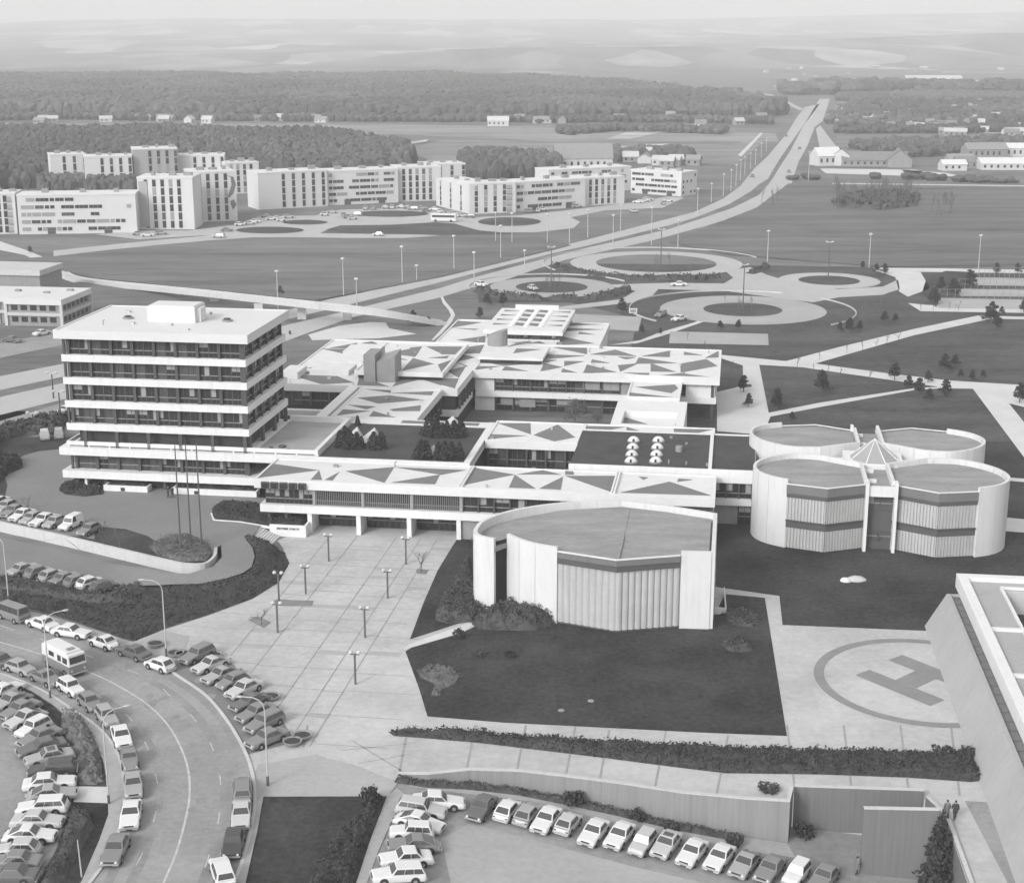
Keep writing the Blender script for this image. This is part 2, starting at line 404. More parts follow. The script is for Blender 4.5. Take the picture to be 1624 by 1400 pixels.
# park grass and lawns
PARK = px0([(1000, 560), (1010, 505), (905, 480), (760, 480), (750, 440), (860, 425), (900, 418), (1150, 420), (1400, 424), (1900, 424), (2300, 640), (2100, 1050), (1484, 1003), (1240, 993), (1136, 935), (1136, 700), (1000, 690)])
struct('park_grass', sheet_mb(PARK, 0.01), M_park)
LAWN_R = px0([(1136, 760), (1190, 700), (1640, 700), (1800, 1010), (1484, 1001), (1241, 991), (1236, 945), (1136, 931)])
struct('lawn', sheet_mb(LAWN_R, 0.035), M_lawn)
PLAZA = px0([(205, 1020), (262, 998), (330, 976), (400, 950), (440, 925), (457, 893), (449, 869), (440, 857), (480, 842), (500, 834), (560, 800), (760, 800), (745, 930), (1136, 930), (1238, 944), (1243, 990), (1484, 1000), (1600, 1003)]) + [Vector((60, 150, 0)), Vector((60, 70, 0)), K5, K4, K3, K2, K1] + pitfoot[::-1][:-1] + px0([(630, 1233), (615, 1262), (403, 1263), (399, 1233), (386, 1187), (359, 1142), (326, 1102), (292, 1076), (252, 1054), (236, 1040)])
struct('plaza', sheet_mb([(p.x, p.y) for p in PLAZA], 0.02), M_plaza)
struct('asphalt_path', sheet_mb(px0([(403, 1262), (401, 1235), (409, 1212), (500, 1197), (560, 1212), (632, 1240), (616, 1261)]), 0.035), M_asphl)
struct('parking_bay', sheet_mb(px0([(256, 1058), (262, 1032), (350, 1037), (385, 1068), (428, 1112), (462, 1165), (455, 1180), (394, 1196), (386, 1187), (359, 1142), (326, 1102), (292, 1076)]), 0.035), M_asphd)
struct('lawn', sheet_mb(px0([(643, 1033), (662, 1021), (742, 999), (770, 985), (860, 975), (1010, 982), (1133, 975), (1150, 942), (1213, 948), (1231, 1060), (1248, 1167), (1120, 1162), (960, 1154), (800, 1146), (678, 1136), (664, 1090)]), 0.035), M_lawn)
struct('lawn', sheet_mb(px0([(728, 850), (712, 875), (694, 905), (672, 955), (650, 1014), (742, 984), (800, 965), (800, 850)]), 0.035), M_lawn)
struct('lawn', sheet_mb(px0([(418, 1263), (614, 1263), (604, 1290), (588, 1330), (565, 1400), (520, 1500), (360, 1500), (388, 1400), (407, 1320)]), 0.035), M_lawn)
# paving joints of the plaza, on the campus grid
jt = MB(); inside = [(p.x, p.y) for p in PLAZA]
hole = [(p.x, p.y) for p in px0([(643, 1033), (662, 1021), (745, 984), (800, 850), (1140, 850), (1150, 942), (1213, 948), (1231, 1060), (1248, 1167), (678, 1136), (664, 1090)])]
hole2 = [(p.x, p.y) for p in px0([(728, 850), (650, 1014), (745, 984), (800, 850)])]
BAY = [(p.x, p.y) for p in px0([(256, 1058), (262, 1032), (350, 1037), (385, 1068), (428, 1112), (470, 1165), (455, 1180), (500, 1197), (632, 1240), (616, 1261), (394, 1262), (326, 1102)])]
def okp(p): return inpoly(p.x, p.y, inside) and not inpoly(p.x, p.y, hole) and not inpoly(p.x, p.y, hole2) and not inpoly(p.x, p.y, BAY)
def jline(a, b, w=0.16, mi=0, z=0.03):
    n = max(1, int((b-a).length/1.1)); d = (b-a).normalized(); s_ = Vector((-d.y, d.x, 0))*w/2
    for k in range(n):
        p, q = a.lerp(b, k/n), a.lerp(b, (k+1)/n)
        if okp(p) and okp(q): jt.face([(p-s_)+Vector((0,0,z)), (q-s_)+Vector((0,0,z)), (q+s_)+Vector((0,0,z)), (p+s_)+Vector((0,0,z))], mi)
for u in (-24.6, -21.0, -15.7, -12.4, -10.2):
    jline(W(u, 1), W(u - 0.3, -75), 0.16)
rj = random.Random(3); v = 0.5; k = 0
for v in [-2.5, -5.2, -8, -11, -14.2, -17.5, -21, -24.8, -28.8, -33, -37.5, -42.5, -48, -54, -60]:
    for a, b in ((-34, -24.6), (-24.6, -21), (-21, -15.7), (-15.7, -12.4), (-12.4, -10.2), (-10.2, -3)):
        dv = rj.uniform(-0.9, 0.9) if rj.random() < 0.6 else 0
        jline(W(a, v+dv), W(b, v+dv), 0.12)
        if rj.random() < 0.2: jline(W(a, v+dv-0.5), W(b, v+dv-0.5), 0.9, 1, 0.026)
for x in (300, 480, 640, 746, 826, 905, 960, 1050, 1150, 1240, 1330, 1420, 1500, 1560):
    jline(P(x+8, 1150), P(x-14 if x < 1200 else x+22, 1262), 0.22)
jline(P(560, 1175), P(690, 1255), .14); jline(P(540, 1190), P(660, 1178), .12); jline(P(545, 1215), P(650, 1196), .12)
struct('paving_joints', jt, [M_joint, M_pave_d])
struct('asphalt_path', sheet_mb(px0([(1530, 1270), (1573, 1272), (1640, 1400), (1700, 1520), (1640, 1520), (1598, 1400)]), 0.035), M_asph)
struct('asphalt_path', sheet_mb(px0([(1500, 1300), (1512, 1298), (1548, 1400), (1590, 1520), (1575, 1520), (1534, 1400)]), 0.035), M_asphl)
# main curving road with kerbs
OUT = [(-160, 925), (-60, 955), (0, 970), (90, 989), (143, 1010), (190, 1028), (240, 1048), (288, 1078), (326, 1105), (359, 1145), (386, 1192), (399, 1233), (402, 1266), (399, 1299), (387, 1349), (369, 1400), (338, 1470), (300, 1540)]
INN = [(-160, 1030), (-60, 1055), (0, 1068), (33, 1079), (67, 1094), (96, 1111), (126, 1131), (150, 1147), (172, 1168), (186, 1190), (196, 1216), (200, 1243), (200, 1273), (196, 1299), (188, 1328), (173, 1362), (146, 1400), (90, 1470), (30, 1540)]
outl = smooth_line([tuple(P(x, y)[:2]) for x, y in OUT], 5); inl = smooth_line([tuple(P(x, y)[:2]) for x, y in INN], 5)
struct('road', sheet_mb(outl + inl[::-1], 0.03), M_asph)
kb = MB(); kb.wallstrip(resample(outl, 1.2), 0.28, 0.0, 0.15); struct('kerb', kb, M_kerb)
kb = MB(); kb.wallstrip(resample(inl, 1.2)[::-1], 0.28, 0.0, 0.15); struct('kerb', kb, M_kerb)
midl = smooth_line([tuple(P(x/3.007, 1000+y/3.007)[:2]) for x, y in [(-300, -30), (0, 55), (200, 115), (430, 200), (560, 262), (700, 350), (800, 450), (868, 570), (900, 680), (903, 800), (880, 920), (840, 1060), (780, 1203), (700, 1380), (600, 1500)]], 8)
mk = MB(); strip_mb(resample(midl, 0.5), 0.2, 0.042, mk)
d1 = smooth_line([tuple(P(x/3.007, 1000+y/3.007)[:2]) for x, y in [(0, 140), (420, 290), (600, 400), (690, 530), (735, 660), (755, 800), (700, 1010), (610, 1190), (500, 1380)]], 8)
d2 = smooth_line([tuple(P(x/3.007, 1000+y/3.007)[:2]) for x, y in [(0, -25), (420, 120), (700, 225), (820, 320), (930, 425), (1005, 540), (1048, 690), (1050, 850), (1010, 1030), (930, 1250), (850, 1400)]], 8)
strip_mb(resample(d1, 0.5), 0.11, 0.042, mk, dash=(2.0, 5.0)); strip_mb(resample(d2, 0.5), 0.11, 0.042, mk, dash=(2.0, 5.0))
struct('road_markings', mk, M_mark)
ww = MB(); im = resample(midl, 0.9)
for o_, w_ in ((3.1, .9), (5.0, .9), (-2.6, .8), (-4.4, .8), (-7.6, .8)): strip_mb(offset_line(im, o_), w_, 0.037, ww)
struct('tyre_tracks', ww, mat('asphalt_worn_track', 0.255, amp=0.2, scale=0.15, scale2=2))
pt = MB(); rp = random.Random(8)
for i in range(26):
    s_ = im[rp.randrange(20, len(im)-20)]; o_ = rp.uniform(-9, 8); x, y = s_[0]+rp.uniform(-1, 1)+o_*.7, s_[1]+o_*.5; n_ = 9; a_ = rp.uniform(.25, 1.1)
    pt.face([(x+a_*rp.uniform(.6, 1.1)*math.cos(2*math.pi*k/n_), y+a_*1.5*rp.uniform(.6, 1.1)*math.sin(2*math.pi*k/n_), .039+i*.0004) for k in range(n_)])
struct('road_stains', pt, mat('road_patch', 0.25, amp=.2, scale=.5))
# pavements beside the road
side = [(-160, 1035), (0, 1068), (33, 1079), (67, 1094), (96, 1111), (126, 1131), (150, 1147), (172, 1168), (186, 1190), (196, 1216), (200, 1243), (200, 1273), (196, 1299), (188, 1328), (173, 1362), (146, 1400), (60, 1500), (30, 1500), (129, 1400), (158, 1333), (172, 1293), (170, 1240), (163, 1205), (145, 1178), (118, 1147), (88, 1122), (50, 1097), (0, 1080), (-160, 1046)]
struct('pavement', sheet_mb(px0(side), 0.14), M_asphl)
struct('pavement', sheet_mb(px0([(403, 1262), (418, 1263), (408, 1320), (390, 1400), (352, 1500), (318, 1500), (371, 1400), (389, 1349), (401, 1299), (404, 1266)]), 0.14), M_asphl)
struct('pavement', sheet_mb(px0([(-160, 922), (0, 965), (60, 972), (130, 992), (190, 1012), (215, 1019), (262, 1000), (300, 1010), (290, 1040), (262, 1058), (240, 1046), (190, 1026), (143, 1008), (90, 987), (0, 968)]), 0.05), M_asphl)
# left car park and its planted bank
struct('car_park', sheet_mb(px0([(-200, 1070), (0, 1092), (30, 1100), (62, 1120), (90, 1150), (110, 1190), (118, 1240), (108, 1300), (88, 1350), (60, 1400), (20, 1500), (-300, 1500)]), 0.03), M_asph)
struct('verge', sheet_mb(px0([(-160, 1047), (0, 1081), (50, 1098), (88, 1123), (118, 1148), (145, 1179), (163, 1206), (170, 1240), (172, 1293), (158, 1333), (129, 1399), (30, 1500), (20, 1500), (60, 1400), (88, 1350), (108, 1300), (118, 1240), (110, 1190), (90, 1150), (62, 1120), (30, 1100), (0, 1091), (-200, 1069)]), 0.045), M_lawn)
struct('path', sheet_mb(px0([(118, 1247), (171, 1248), (172, 1274), (117, 1272)]), 0.06), M_path)
# sunken car park on the right
pm = sheet_mb(PIT, 0.0, grid=2.5, zf=lambda x, y: pit_z(x)); struct('lower_car_park', pm, M_asph)
struct('lower_car_park_patch', sheet_mb([(p.x, p.y) for p in [PP(715, 1400), PP(700, 1330), PP(745, 1305), PP(820, 1325), PP(1010, 1375), PP(1120, 1400)]], 0.012, grid=2.5, zf=lambda x, y: pit_z(x)), M_asphl)
struct('path', sheet_mb(px0([(614, 1262), (630, 1250), (645, 1262), (622, 1300), (600, 1350), (582, 1400), (550, 1480), (520, 1500), (565, 1400), (588, 1330)]), 0.05), M_asphl)
struct('soil_verge', sheet_mb([(p.x, p.y) for p in [PP(632, 1234), PP(680, 1241), PP(746, 1244), PP(826, 1253), PP(900, 1268), PP(980, 1285), PP(1080, 1309), PP(1180, 1327), PP(1249, 1337), PP(1262, 1360), PP(1180, 1348), PP(1060, 1325), PP(960, 1300), PP(860, 1273), PP(720, 1256), PP(650, 1247)]], 0.02, grid=2.0, zf=lambda x, y: pit_z(x)), M_asphl)
# upper drive in front of the office tower
UPG = [(p[0], p[1]) for p in UPPER]
struct('upper_grass', sheet_mb(UPG, 0.0, grid=3.0, zf=GZ), M_lawn)
def gsheet(name, px, dz, m, grid=1.6):
    pts = [PG(x, y) for x, y in px]
    return struct(name, sheet_mb([(p.x, p.y) for p in pts], dz, grid=grid, zf=GZ), m)
# the ramp round the end of the wall
RAMP = [(-80, 857), (0, 872), (100, 886), (206, 903), (262, 912), (330, 914), (365, 897), (385, 880), (402, 862), (395, 852), (386, 846), (340, 838), (345, 870), (342, 884), (325, 896), (292, 896), (240, 888), (206, 877), (100, 858), (0, 838), (-80, 822)]
gsheet('ramp_road', [(-120, 880), (0, 912), (90, 925), (160, 938), (190, 931), (250, 928), (319, 926), (362, 916), (386, 909), (399, 899), (404, 882), (400, 868), (392, 858), (404, 846), (412, 836), (384, 838), (350, 860), (352, 884), (338, 899), (300, 910), (262, 909), (206, 898), (100, 874), (0, 852), (-120, 829)], 0.02, M_asphd)
gsheet('drive', [(-60, 818), (0, 828), (12, 770), (6, 752), (14, 735), (40, 722), (62, 716), (100, 712), (130, 690), (200, 690), (200, 770), (420, 790), (432, 800), (416, 832), (400, 848), (390, 856), (386, 850), (384, 843), (345, 868), (340, 880), (300, 884), (262, 868), (234, 850), (200, 840), (150, 835), (150, 855), (100, 848), (0, 829)], 0.03, M_asphd)
gsheet('planting_bed', [(150, 838), (200, 842), (238, 855), (262, 862), (300, 860), (335, 872), (338, 880), (326, 892), (292, 893), (206, 874), (150, 857)], 0.045, M_lawn)
struct('lower_side_road', sheet_mb(px0([(-60, 745), (0, 720), (60, 716), (100, 700), (160, 690), (160, 660), (110, 668), (60, 690), (0, 700), (-60, 715)]), 0.05), M_asphd)
# highway and side roads
struct('highway', sheet_mb(px0([(-60, 610), (0, 597), (106, 576), (300, 532), (526, 474), (572, 465), (636, 447), (720, 428), (800, 410), (858, 397), (930, 381), (972, 369.6), (1030, 355), (1100, 337), (1146, 316), (1174, 295.5), (1196, 268), (1218, 247.5), (1248, 212), (1266, 183), (1277, 170), (1300, 165), (1292, 176), (1275.5, 197.6), (1266, 210.5), (1240, 247.5), (1227, 268), (1218, 284), (1203, 293), (1192, 303), (1155, 325), (1100, 346.5), (1060, 358), (996, 374), (932, 390), (873, 403), (784, 426), (678, 453), (636, 463), (572, 479), (450, 508), (300, 545), (104, 597), (0, 619), (-60, 632)]), 0.05), M_hway)
struct('highway', sheet_mb(px0([(-60, 645), (0, 630), (103, 607), (449, 517), (548, 494), (592, 483), (695, 458), (750, 441), (794, 429), (898, 402), (932, 393), (996, 379), (1060, 364), (1100, 351), (1161, 330.6), (1203, 310), (1218, 293.6), (1226, 282.6), (1238.5, 262), (1253, 240), (1273.6, 201), (1300, 157), (1316, 157), (1305, 192), (1292, 202), (1281, 231), (1266, 258), (1251.5, 303), (1214.5, 327), (1174, 342), (1118, 359), (1038, 381), (996, 390.5), (898, 412), (848, 428), (800, 445), (747, 457), (695, 473), (622, 489), (558, 504), (481, 531), (449, 543), (108, 632), (6, 657), (-60, 672)]), 0.05), M_hway)
struct('slip_road', sheet_mb(px0([(1275, 174), (1268, 176), (1225, 154), (1205, 148), (1222, 150), (1240, 157)]), 0.3), M_hway)
struct('slip_road', sheet_mb(px0([(1301, 200), (1310, 212), (1330, 238), (1312, 245), (1300, 238), (1294, 205)]), 0.3), M_hway)
struct('service_road', sheet_mb(px0([(-60, 690), (0, 668), (97, 640), (108, 655), (10, 678), (-60, 705)]), 0.05), M_asph)
struct('service_road', sheet_mb(px0([(-60, 562), (0, 545), (95, 526), (106, 546), (0, 568), (-60, 582)]), 0.05), M_asph)
struct('footpath_west', sheet_mb(px0([(-60, 378), (0, 383), (50, 400), (75, 411), (100, 427), (118, 440), (135, 445), (117, 449), (95, 441), (65, 419), (40, 405), (0, 397), (-60, 400)]), 0.06), M_path)
struct('access_road', sheet_mb(px0([(85, 398), (170, 389), (250, 381), (330, 374), (400, 372), (480, 370), (560, 371), (640, 371), (700, 374), (640, 378), (560, 378), (480, 377), (400, 377), (330, 382), (250, 389), (170, 397), (85, 407)]), 0.06), M_hway)
struct('apartment_forecourt', sheet_mb(px0([(150, 372), (225, 366), (300, 366), (380, 356), (410, 344), (500, 342), (540, 333), (620, 330), (700, 332), (745, 345), (820, 342), (880, 336), (930, 330), (1000, 322), (1060, 312), (1085, 314), (1050, 330), (960, 334), (905, 345), (920, 352), (910, 362), (850, 369), (760, 369), (700, 360), (640, 362), (560, 362), (516, 366), (500, 374), (400, 374), (320, 374), (220, 380)]), 0.05), M_hway)
def ell(cx, cy, rx, ry, n=28): return px0([(cx+rx*math.cos(2*math.pi*i/n), cy+ry*math.sin(2*math.pi*i/n)) for i in range(n)])
for e in ((484, 353, 36, 3.8), (428, 365.5, 54, 5.5), (808, 352, 50, 7), (620, 339.5, 60, 5)):
    struct('grass_island', sheet_mb(ell(*e), 0.1), M_park)
struct('grass_island', sheet_mb(px0([(516, 365), (540, 358), (620, 357), (690, 353), (720, 355), (760, 366), (820, 371), (700, 373), (560, 371)]), 0.1), M_park)
struct('sandy_patch', sheet_mb(px0([(489, 531), (538, 517), (587, 511), (612, 512), (617, 521), (661, 530), (600, 537), (495, 540)]), 0.06), M_path)
struct('footpath_north', sheet_mb(px0([(702, 470), (706, 478), (718, 492), (722, 500), (716, 512), (700, 530), (688, 540), (684, 540), (704, 518), (715, 501), (712, 493), (702, 481), (699, 472)]), 0.07), M_path)
struct('gravel_field', sheet_mb(px0([(1390, 430), (1460, 432), (1475, 458), (1440, 471), (1426, 463), (1420, 440)]), 0.07), M_path)
struct('north_path', sheet_mb(px0([(1385, 425), (1500, 426), (1800, 431), (1800, 437), (1500, 432), (1390, 431)]), 0.06), M_path)
# ring roads
def ring_sheet(name, cx, cy, r1, r0, dz, m):
    q = MB(); n = 72
    for i in range(n):
        a, b = 2*math.pi*i/n, 2*math.pi*(i+1)/n
        q.face([(cx+r0*math.cos(a), cy+r0*math.sin(a), dz), (cx+r1*math.cos(a), cy+r1*math.sin(a), dz), (cx+r1*math.cos(b), cy+r1*math.sin(b), dz), (cx+r0*math.cos(b), cy+r0*math.sin(b), dz)])
    return struct(name, q, m)
def kerb_arc(cx, cy, r, a0, a1, hgt=0.35, th=0.2, m=None, name='kerb'):
    pts = [(cx+r*math.cos(R(a0+(a1-a0)*i/60)), cy+r*math.sin(R(a0+(a1-a0)*i/60))) for i in range(61)]
    q = MB(); q.wallstrip(pts, th, 0, hgt); return struct(name, q, m or M_concl)
ring_sheet('ring_road', 42, 443, 25, 17.5, 0.08, M_hway); ring_sheet('ring_road', 10.5, 400, 16.5, 9.5, 0.08, M_asphl)
ring_sheet('ring_road', 56, 366, 20, 9.5, 0.08, M_asphl); ring_sheet('ring_road', 86, 411, 13.6, 8.2, 0.08, M_hway)
kerb_arc(42, 443, 33, 20, 205); kerb_arc(10.5, 400, 22, 25, 190); kerb_arc(56, 366, 27.5, 60, 215); kerb_arc(56, 366, 27, -50, 35)
struct('link_road', sheet_mb(px0([(960, 452), (1060, 449), (1148, 450), (1163, 441), (1150, 430), (1190, 424), (1215, 436), (1260, 449), (1330, 459), (1400, 455), (1424, 444), (1427, 459), (1400, 468), (1330, 472), (1290, 480), (1240, 474), (1150, 462), (1044, 459), (1034, 470), (1005, 480), (905, 491), (860, 492), (895, 486), (985, 475), (1008, 462), (985, 458)]), 0.07), M_hway)
# park paths
for q in ([(1100, 560), (1142, 563), (1246, 573), (1255, 571), (1330, 551), (1450, 522), (1550, 501), (1640, 503), (1800, 508), (1800, 512), (1640, 507), (1572, 506), (1450, 532), (1345, 562), (1293, 577), (1412, 593), (1508, 604), (1640, 612), (1800, 625), (1800, 700), (1640, 650), (1600, 640), (1624, 670), (1720, 800), (1700, 840), (1643, 751), (1575, 660), (1543, 617), (1495, 616), (1450, 619), (1300, 646), (1222, 661), (1210, 690), (1137, 684), (1137, 622), (1179, 612), (1178, 580), (1142, 568), (1100, 566)],
          [(1590, 757), (1800, 772), (1800, 780), (1590, 762)], [(1585, 820), (1690, 830), (1690, 850), (1585, 842)],
          [(1015, 540), (1045, 528), (1100, 512), (1112, 507), (1118, 510), (1060, 530), (1010, 545), (965, 548)],
          [(1440, 481), (1470, 484), (1640, 489), (1640, 497), (1460, 494)]):
    struct('park_path', sheet_mb(px0(q), 0.06), M_path)
struct('lawn_island', sheet_mb(px0([(1204, 579), (1273, 583), (1404, 602), (1489, 614), (1450, 616), (1300, 639), (1219, 655)]), 0.075), M_park)
struct('path', sheet_mb(px0([(640, 1031), (648, 1022), (742, 988), (752, 991), (735, 1003), (660, 1025)]), 0.05), M_path)
for q in ([(1063, 526), (1218, 530), (1219, 548), (1061, 545)], [(900, 498), (1018, 503), (1012, 526), (965, 523), (902, 512)], [(1489, 473), (1700, 477), (1700, 492), (1487, 489)], [(1520, 458), (1700, 462), (1700, 472), (1522, 470)], [(1540, 440), (1700, 443), (1700, 455), (1545, 453)]):
    struct('sports_court', sheet_mb(px0(q), 0.08), M_asphl)
struct('dark_mound', sheet_mb(px0([(1470, 440), (1500, 430), (1545, 432), (1540, 456), (1520, 457), (1519, 470), (1490, 472), (1485, 488), (1462, 465)]), 0.07), M_lawn)
# distant fields
for fi_, (q, v) in enumerate((([(0, 196), (560, 197), (900, 202), (1230, 212), (1235, 225), (900, 226), (640, 214), (0, 206)], 0.24), ([(640, 240), (700, 222), (1160, 230), (1220, 216), (1170, 262), (900, 256), (700, 262)], 0.20),
             ([(1330, 212), (1700, 215), (1700, 232), (1320, 236)], 0.17), ([(1250, 292), (1700, 297), (1700, 420), (1400, 424), (1160, 405), (1060, 385), (1200, 330)], 0.125), ([(20, 412), (200, 400), (640, 380), (850, 375), (905, 390), (700, 440), (500, 478), (300, 458), (150, 442)], 0.135), ([(1000, 208), (1060, 208), (1000, 222), (960, 222)], 0.4), ([(640, 228), (680, 222), (676, 226), (642, 231)], 0.5),)):
    struct('field', sheet_mb(px0(q), (0.03 if q[0][1] > 280 else 0.12) + .05*fi_), mat('field_%d' % int(v*1000), v, amp=0.42, scale=0.03, scale2=0.2, stretch=(0.35, 2.2, 1)))
for q in ([(1320, 291), (1700, 296), (1700, 297.5), (1320, 292.5)], [(1170, 247), (1206, 211), (1210, 212), (1176, 249)], [(1300, 268), (1450, 270), (1480, 277), (1440, 280), (1310, 276)], [(1430, 270), (1500, 275), (1530, 281), (1440, 279)], [(1535, 205), (1700, 207), (1700, 213), (1560, 212)]):
    struct('farm_track', sheet_mb(px0(q), 0.2), M_path)
# helicopter pad
HC = (42.79, 146.72)
ring_sheet('helipad_ring', HC[0], HC[1], 11.25, 10.2, 0.05, mat('helipad_paint', 0.23, amp=0.12, scale=0.5))
# ------------------------------------------------------------------ campus buildings (u, v on the campus grid)
def bthing(name, label, cat, u0, v0, z0=0.0, group=None):
    t = thing(name, label, cat, W(u0, v0, z0), TH, group); t_off[t.name] = (u0, v0, z0); return t
t_off = {}
def bb(mb, name, mats, t, **k):
    u0, v0, z0 = t_off[t.name]; mb.shift(-u0, -v0, -z0); return mb.build(name, mats, t, **k)
TIL = {1: (400,470), 2: (650,470), 3: (880,470), 4: (400,640), 5: (650,640), 6: (880,640)}
def tuv(k, x, y, z):
    o = TIL[k] if k else (0, 0); s = 5.413 if k else 1.0
    p = P(o[0]+x/s, o[1]+y/s, z); return toUV(p.x, p.y)
def roof_with_pattern(t, rect, z0, z1, tris, extra=None, name='roof'):
    """white gravel roof slab with the grey triangular fields laid on it"""
    a0, a1, b0, b1 = rect; m = MB(); m.box(a0, a1, b0, b1, z0, z1, 0)
    e = 0.28
    for (p, q, r_, s_) in ((a0, a1, b0, b0+e), (a0, a1, b1-e, b1), (a0, a0+e, b0+e, b1-e), (a1-e, a1, b0+e, b1-e)): m.box(p, q, r_, s_, z1+0.002, z1+0.16, 2)
    bbs = []
    for tri in tris:
        q = [tuv(tri[0], x, y, z1) for x, y in tri[1:]]; bbs.append((min(p[0] for p in q), max(p[0] for p in q), min(p[1] for p in q), max(p[1] for p in q)))
    n = 0; rx_ = random.Random(int(a0*10+b1*7)); W_ = a1-a0; tris = list(tris)
    for k in range(int((b1-b0)*W_/14) if b0 > 35 else 0):
        u, v = rx_.uniform(a0+1, a1-4), rx_.uniform(b0+.6, b1-2.2); q = rx_.choice(([(0,0),(3.4,0),(3.4,2.4)], [(0,0),(3.4,0),(0,2.6)], [(0,2),(3.2,2),(1.6,0)], [(0,0),(3,0),(1.5,2.2)]))
        if any(u < B[1] and u+3.4 > B[0] and v < B[3] and v+2.4 > B[2] for B in bbs): continue
        bbs.append((u, u+3.4, v, v+2.4)); tris.append((None,)+tuple((u+x, v+y) for x, y in q))
    for tri in tris:
        k = tri[0]; pts = [tuv(k, x, y, z1) if k is not None else (x, y) for x, y in tri[1:]]
        pts = [(min(max(u, a0+e), a1-e), min(max(v, b0+e), b1-e)) for u, v in pts]
        ar = sum(pts[i][0]*pts[(i+1) % len(pts)][1]-pts[(i+1) % len(pts)][0]*pts[i][1] for i in range(len(pts)))
        if abs(ar) < 0.3: continue
        n += 1; m.prism(pts, z1+0.004, z1+0.018+0.0031*n, 1, cap0=False)
    return bb(m, name, [M_roofw, M_roofg, M_white], t)
rb = random.Random(11)
def window_mesh(w, h, blind=0, bars=1, glass=M_glass, tr=0.32, frame=None, fd=0.07):
    """one glazed bay, facing -y, origin at lower left of its front"""
    m = MB(); m.box(0.02, w-0.02, 0.06, 0.10, 0.02, h-0.02, 0)
    f = 0.06
    m.box(0, w, 0, 0.1, 0, f, 1); m.box(0, w, 0, 0.1, h-f, h, 1); m.box(0, f, 0.003, 0.1, f, h-f, 1); m.box(w-f, w, 0.003, 0.1, f, h-f, 1)
    for i in range(1, bars+1): m.box(w*i/(bars+1)-0.03, w*i/(bars+1)+0.03, 0.003, 0.09, f, h-f, 1)
    if tr: m.box(f, w-f, -0.01, 0.085, h*tr-0.05, h*tr+0.05, 2)
    if blind == 1: m.box(f+.02, w/2-.04, 0.045, 0.058, h*0.45, h-f, 3)
    if blind == 2: m.box(w/2+.04, w-f-.02, 0.045, 0.058, h*0.35, h-f, 3)
    if blind == 3: m.box(f+.02, w-f-.02, 0.045, 0.058, h*0.62, h-f, 3)
    return m.mesh('window', [glass, frame or M_frame, M_framel, M_blind])
WM = {}
def glaze(t, a0, a1, v, z0, z1, n, side='front', cols=None, colw=0.35, colmat=None, tr=0.32, bars=1, blinds=True, frame=None):
    """a row of window bays (one part each) with posts between them"""
    w = (a1-a0)/n; key = (round(w, 3), round(z1-z0, 3), tr, bars, frame.name if frame else 0)
    if key not in WM: WM[key] = [window_mesh(w, z1-z0, b, bars, gl, tr, frame) for b, gl in ((0, M_glass), (0, M_glass2), (1, M_glass), (2, M_glass), (3, M_glass))]
    u0, v0, zz = t_off[t.name]
    for i in range(n):
        q = rb.random(); me = WM[key][0 if q < .45 or not blinds else 1 if q < .62 else 2 if q < .75 else 3 if q < .88 else 4]
        if side == 'front': inst('window', me, t, (a0+i*w-u0, v-v0, z0-zz))
        elif side == 'right': inst('window', me, t, (v-u0, a0+i*w-v0, z0-zz), R(90))
        elif side == 'left': inst('window', me, t, (v-u0, a1-i*w-v0, z0-zz), R(-90))
        elif side == 'back': inst('window', me, t, (a1-i*w-u0, v-v0, z0-zz), R(180))
    if cols:
        for i in range(0, n+1, cols):
            p = a0+i*w
            m = MB()
            if side in ('front', 'back'): m.box(p-colw/2, p+colw/2, v-0.32, v-0.03, z0, z1)
            else: m.box(v+0.03, v+0.32, p-colw/2, p+colw/2, z0, z1)
            bb(m, 'column', colmat or M_frame, t)
# --- office tower ----------------------------------------------------
T = bthing('office_tower', 'white six storey office tower with dark window bands and a flat white roof', 'office building', -53.2, 23)
UL, UR, VF, VB = -66.8, -39.6, 13.4, 32.9
LZ = [3.85, 7.3, 10.7, 14.05, 17.45, 20.75]
m = MB(); m.box(UL-0.7, UR+0.6, VF-0.6, VB+0.4, 23.15, 24.3); 
m.box(UL-0.7, UR+0.6, VF-0.6, VF-0.3, 24.3, 24.42); m.box(UL-0.7, UR+0.6, VB+0.1, VB+0.4, 24.3, 24.42); m.box(UL-0.7, UL-0.4, VF-0.3, VB+0.1, 24.302, 24.418); m.box(UR+0.3, UR+0.6, VF-0.3, VB+0.1, 24.302, 24.418)
bb(m, 'roof', M_tower_roof, T)
m = MB(); m.box(-56.7, -49.5, 21.2, 25.6, 24.31, 26.6); m.box(-56.5, -49.7, 21.4, 25.4, 26.6, 26.72); m.box(-49.5, -48.9, 22, 24.2, 24.31, 26.3)
ph = bb(m, 'penthouse', M_tower_roof, T); 
m = MB(); m.box(-50.4, -49.46, 21.36, 21.42, 24.6, 26.4); bb(m, 'penthouse_door', M_panel, ph) if 0 else None
for (a, b) in ((-60.5, 23.2), (-45.4, 23.3)):
    m = MB(); m.cyl(a, b, 24.3, 24.55, 0.8, 14, 0); m.cyl(a, b, 24.5, 24.75, 0.5, 12, 1); bb(m, 'roof_vent', [M_framel, M_band], T)
for i, z in enumerate(LZ):
    if i in (0, 1): continue
    m = MB(); m.box(UL, UR, VF, VB, z-1.0, z); bb(m, 'spandrel', M_white, T)
core = MB()
core.box(UL+1.4, UR-1.2, VF+1.2, VB-1.2, 0.1, 23.1); bb(core, 'core', M_dark, T)
tops = [LZ[k+1]-1.0 for k in range(5)] + [23.15]
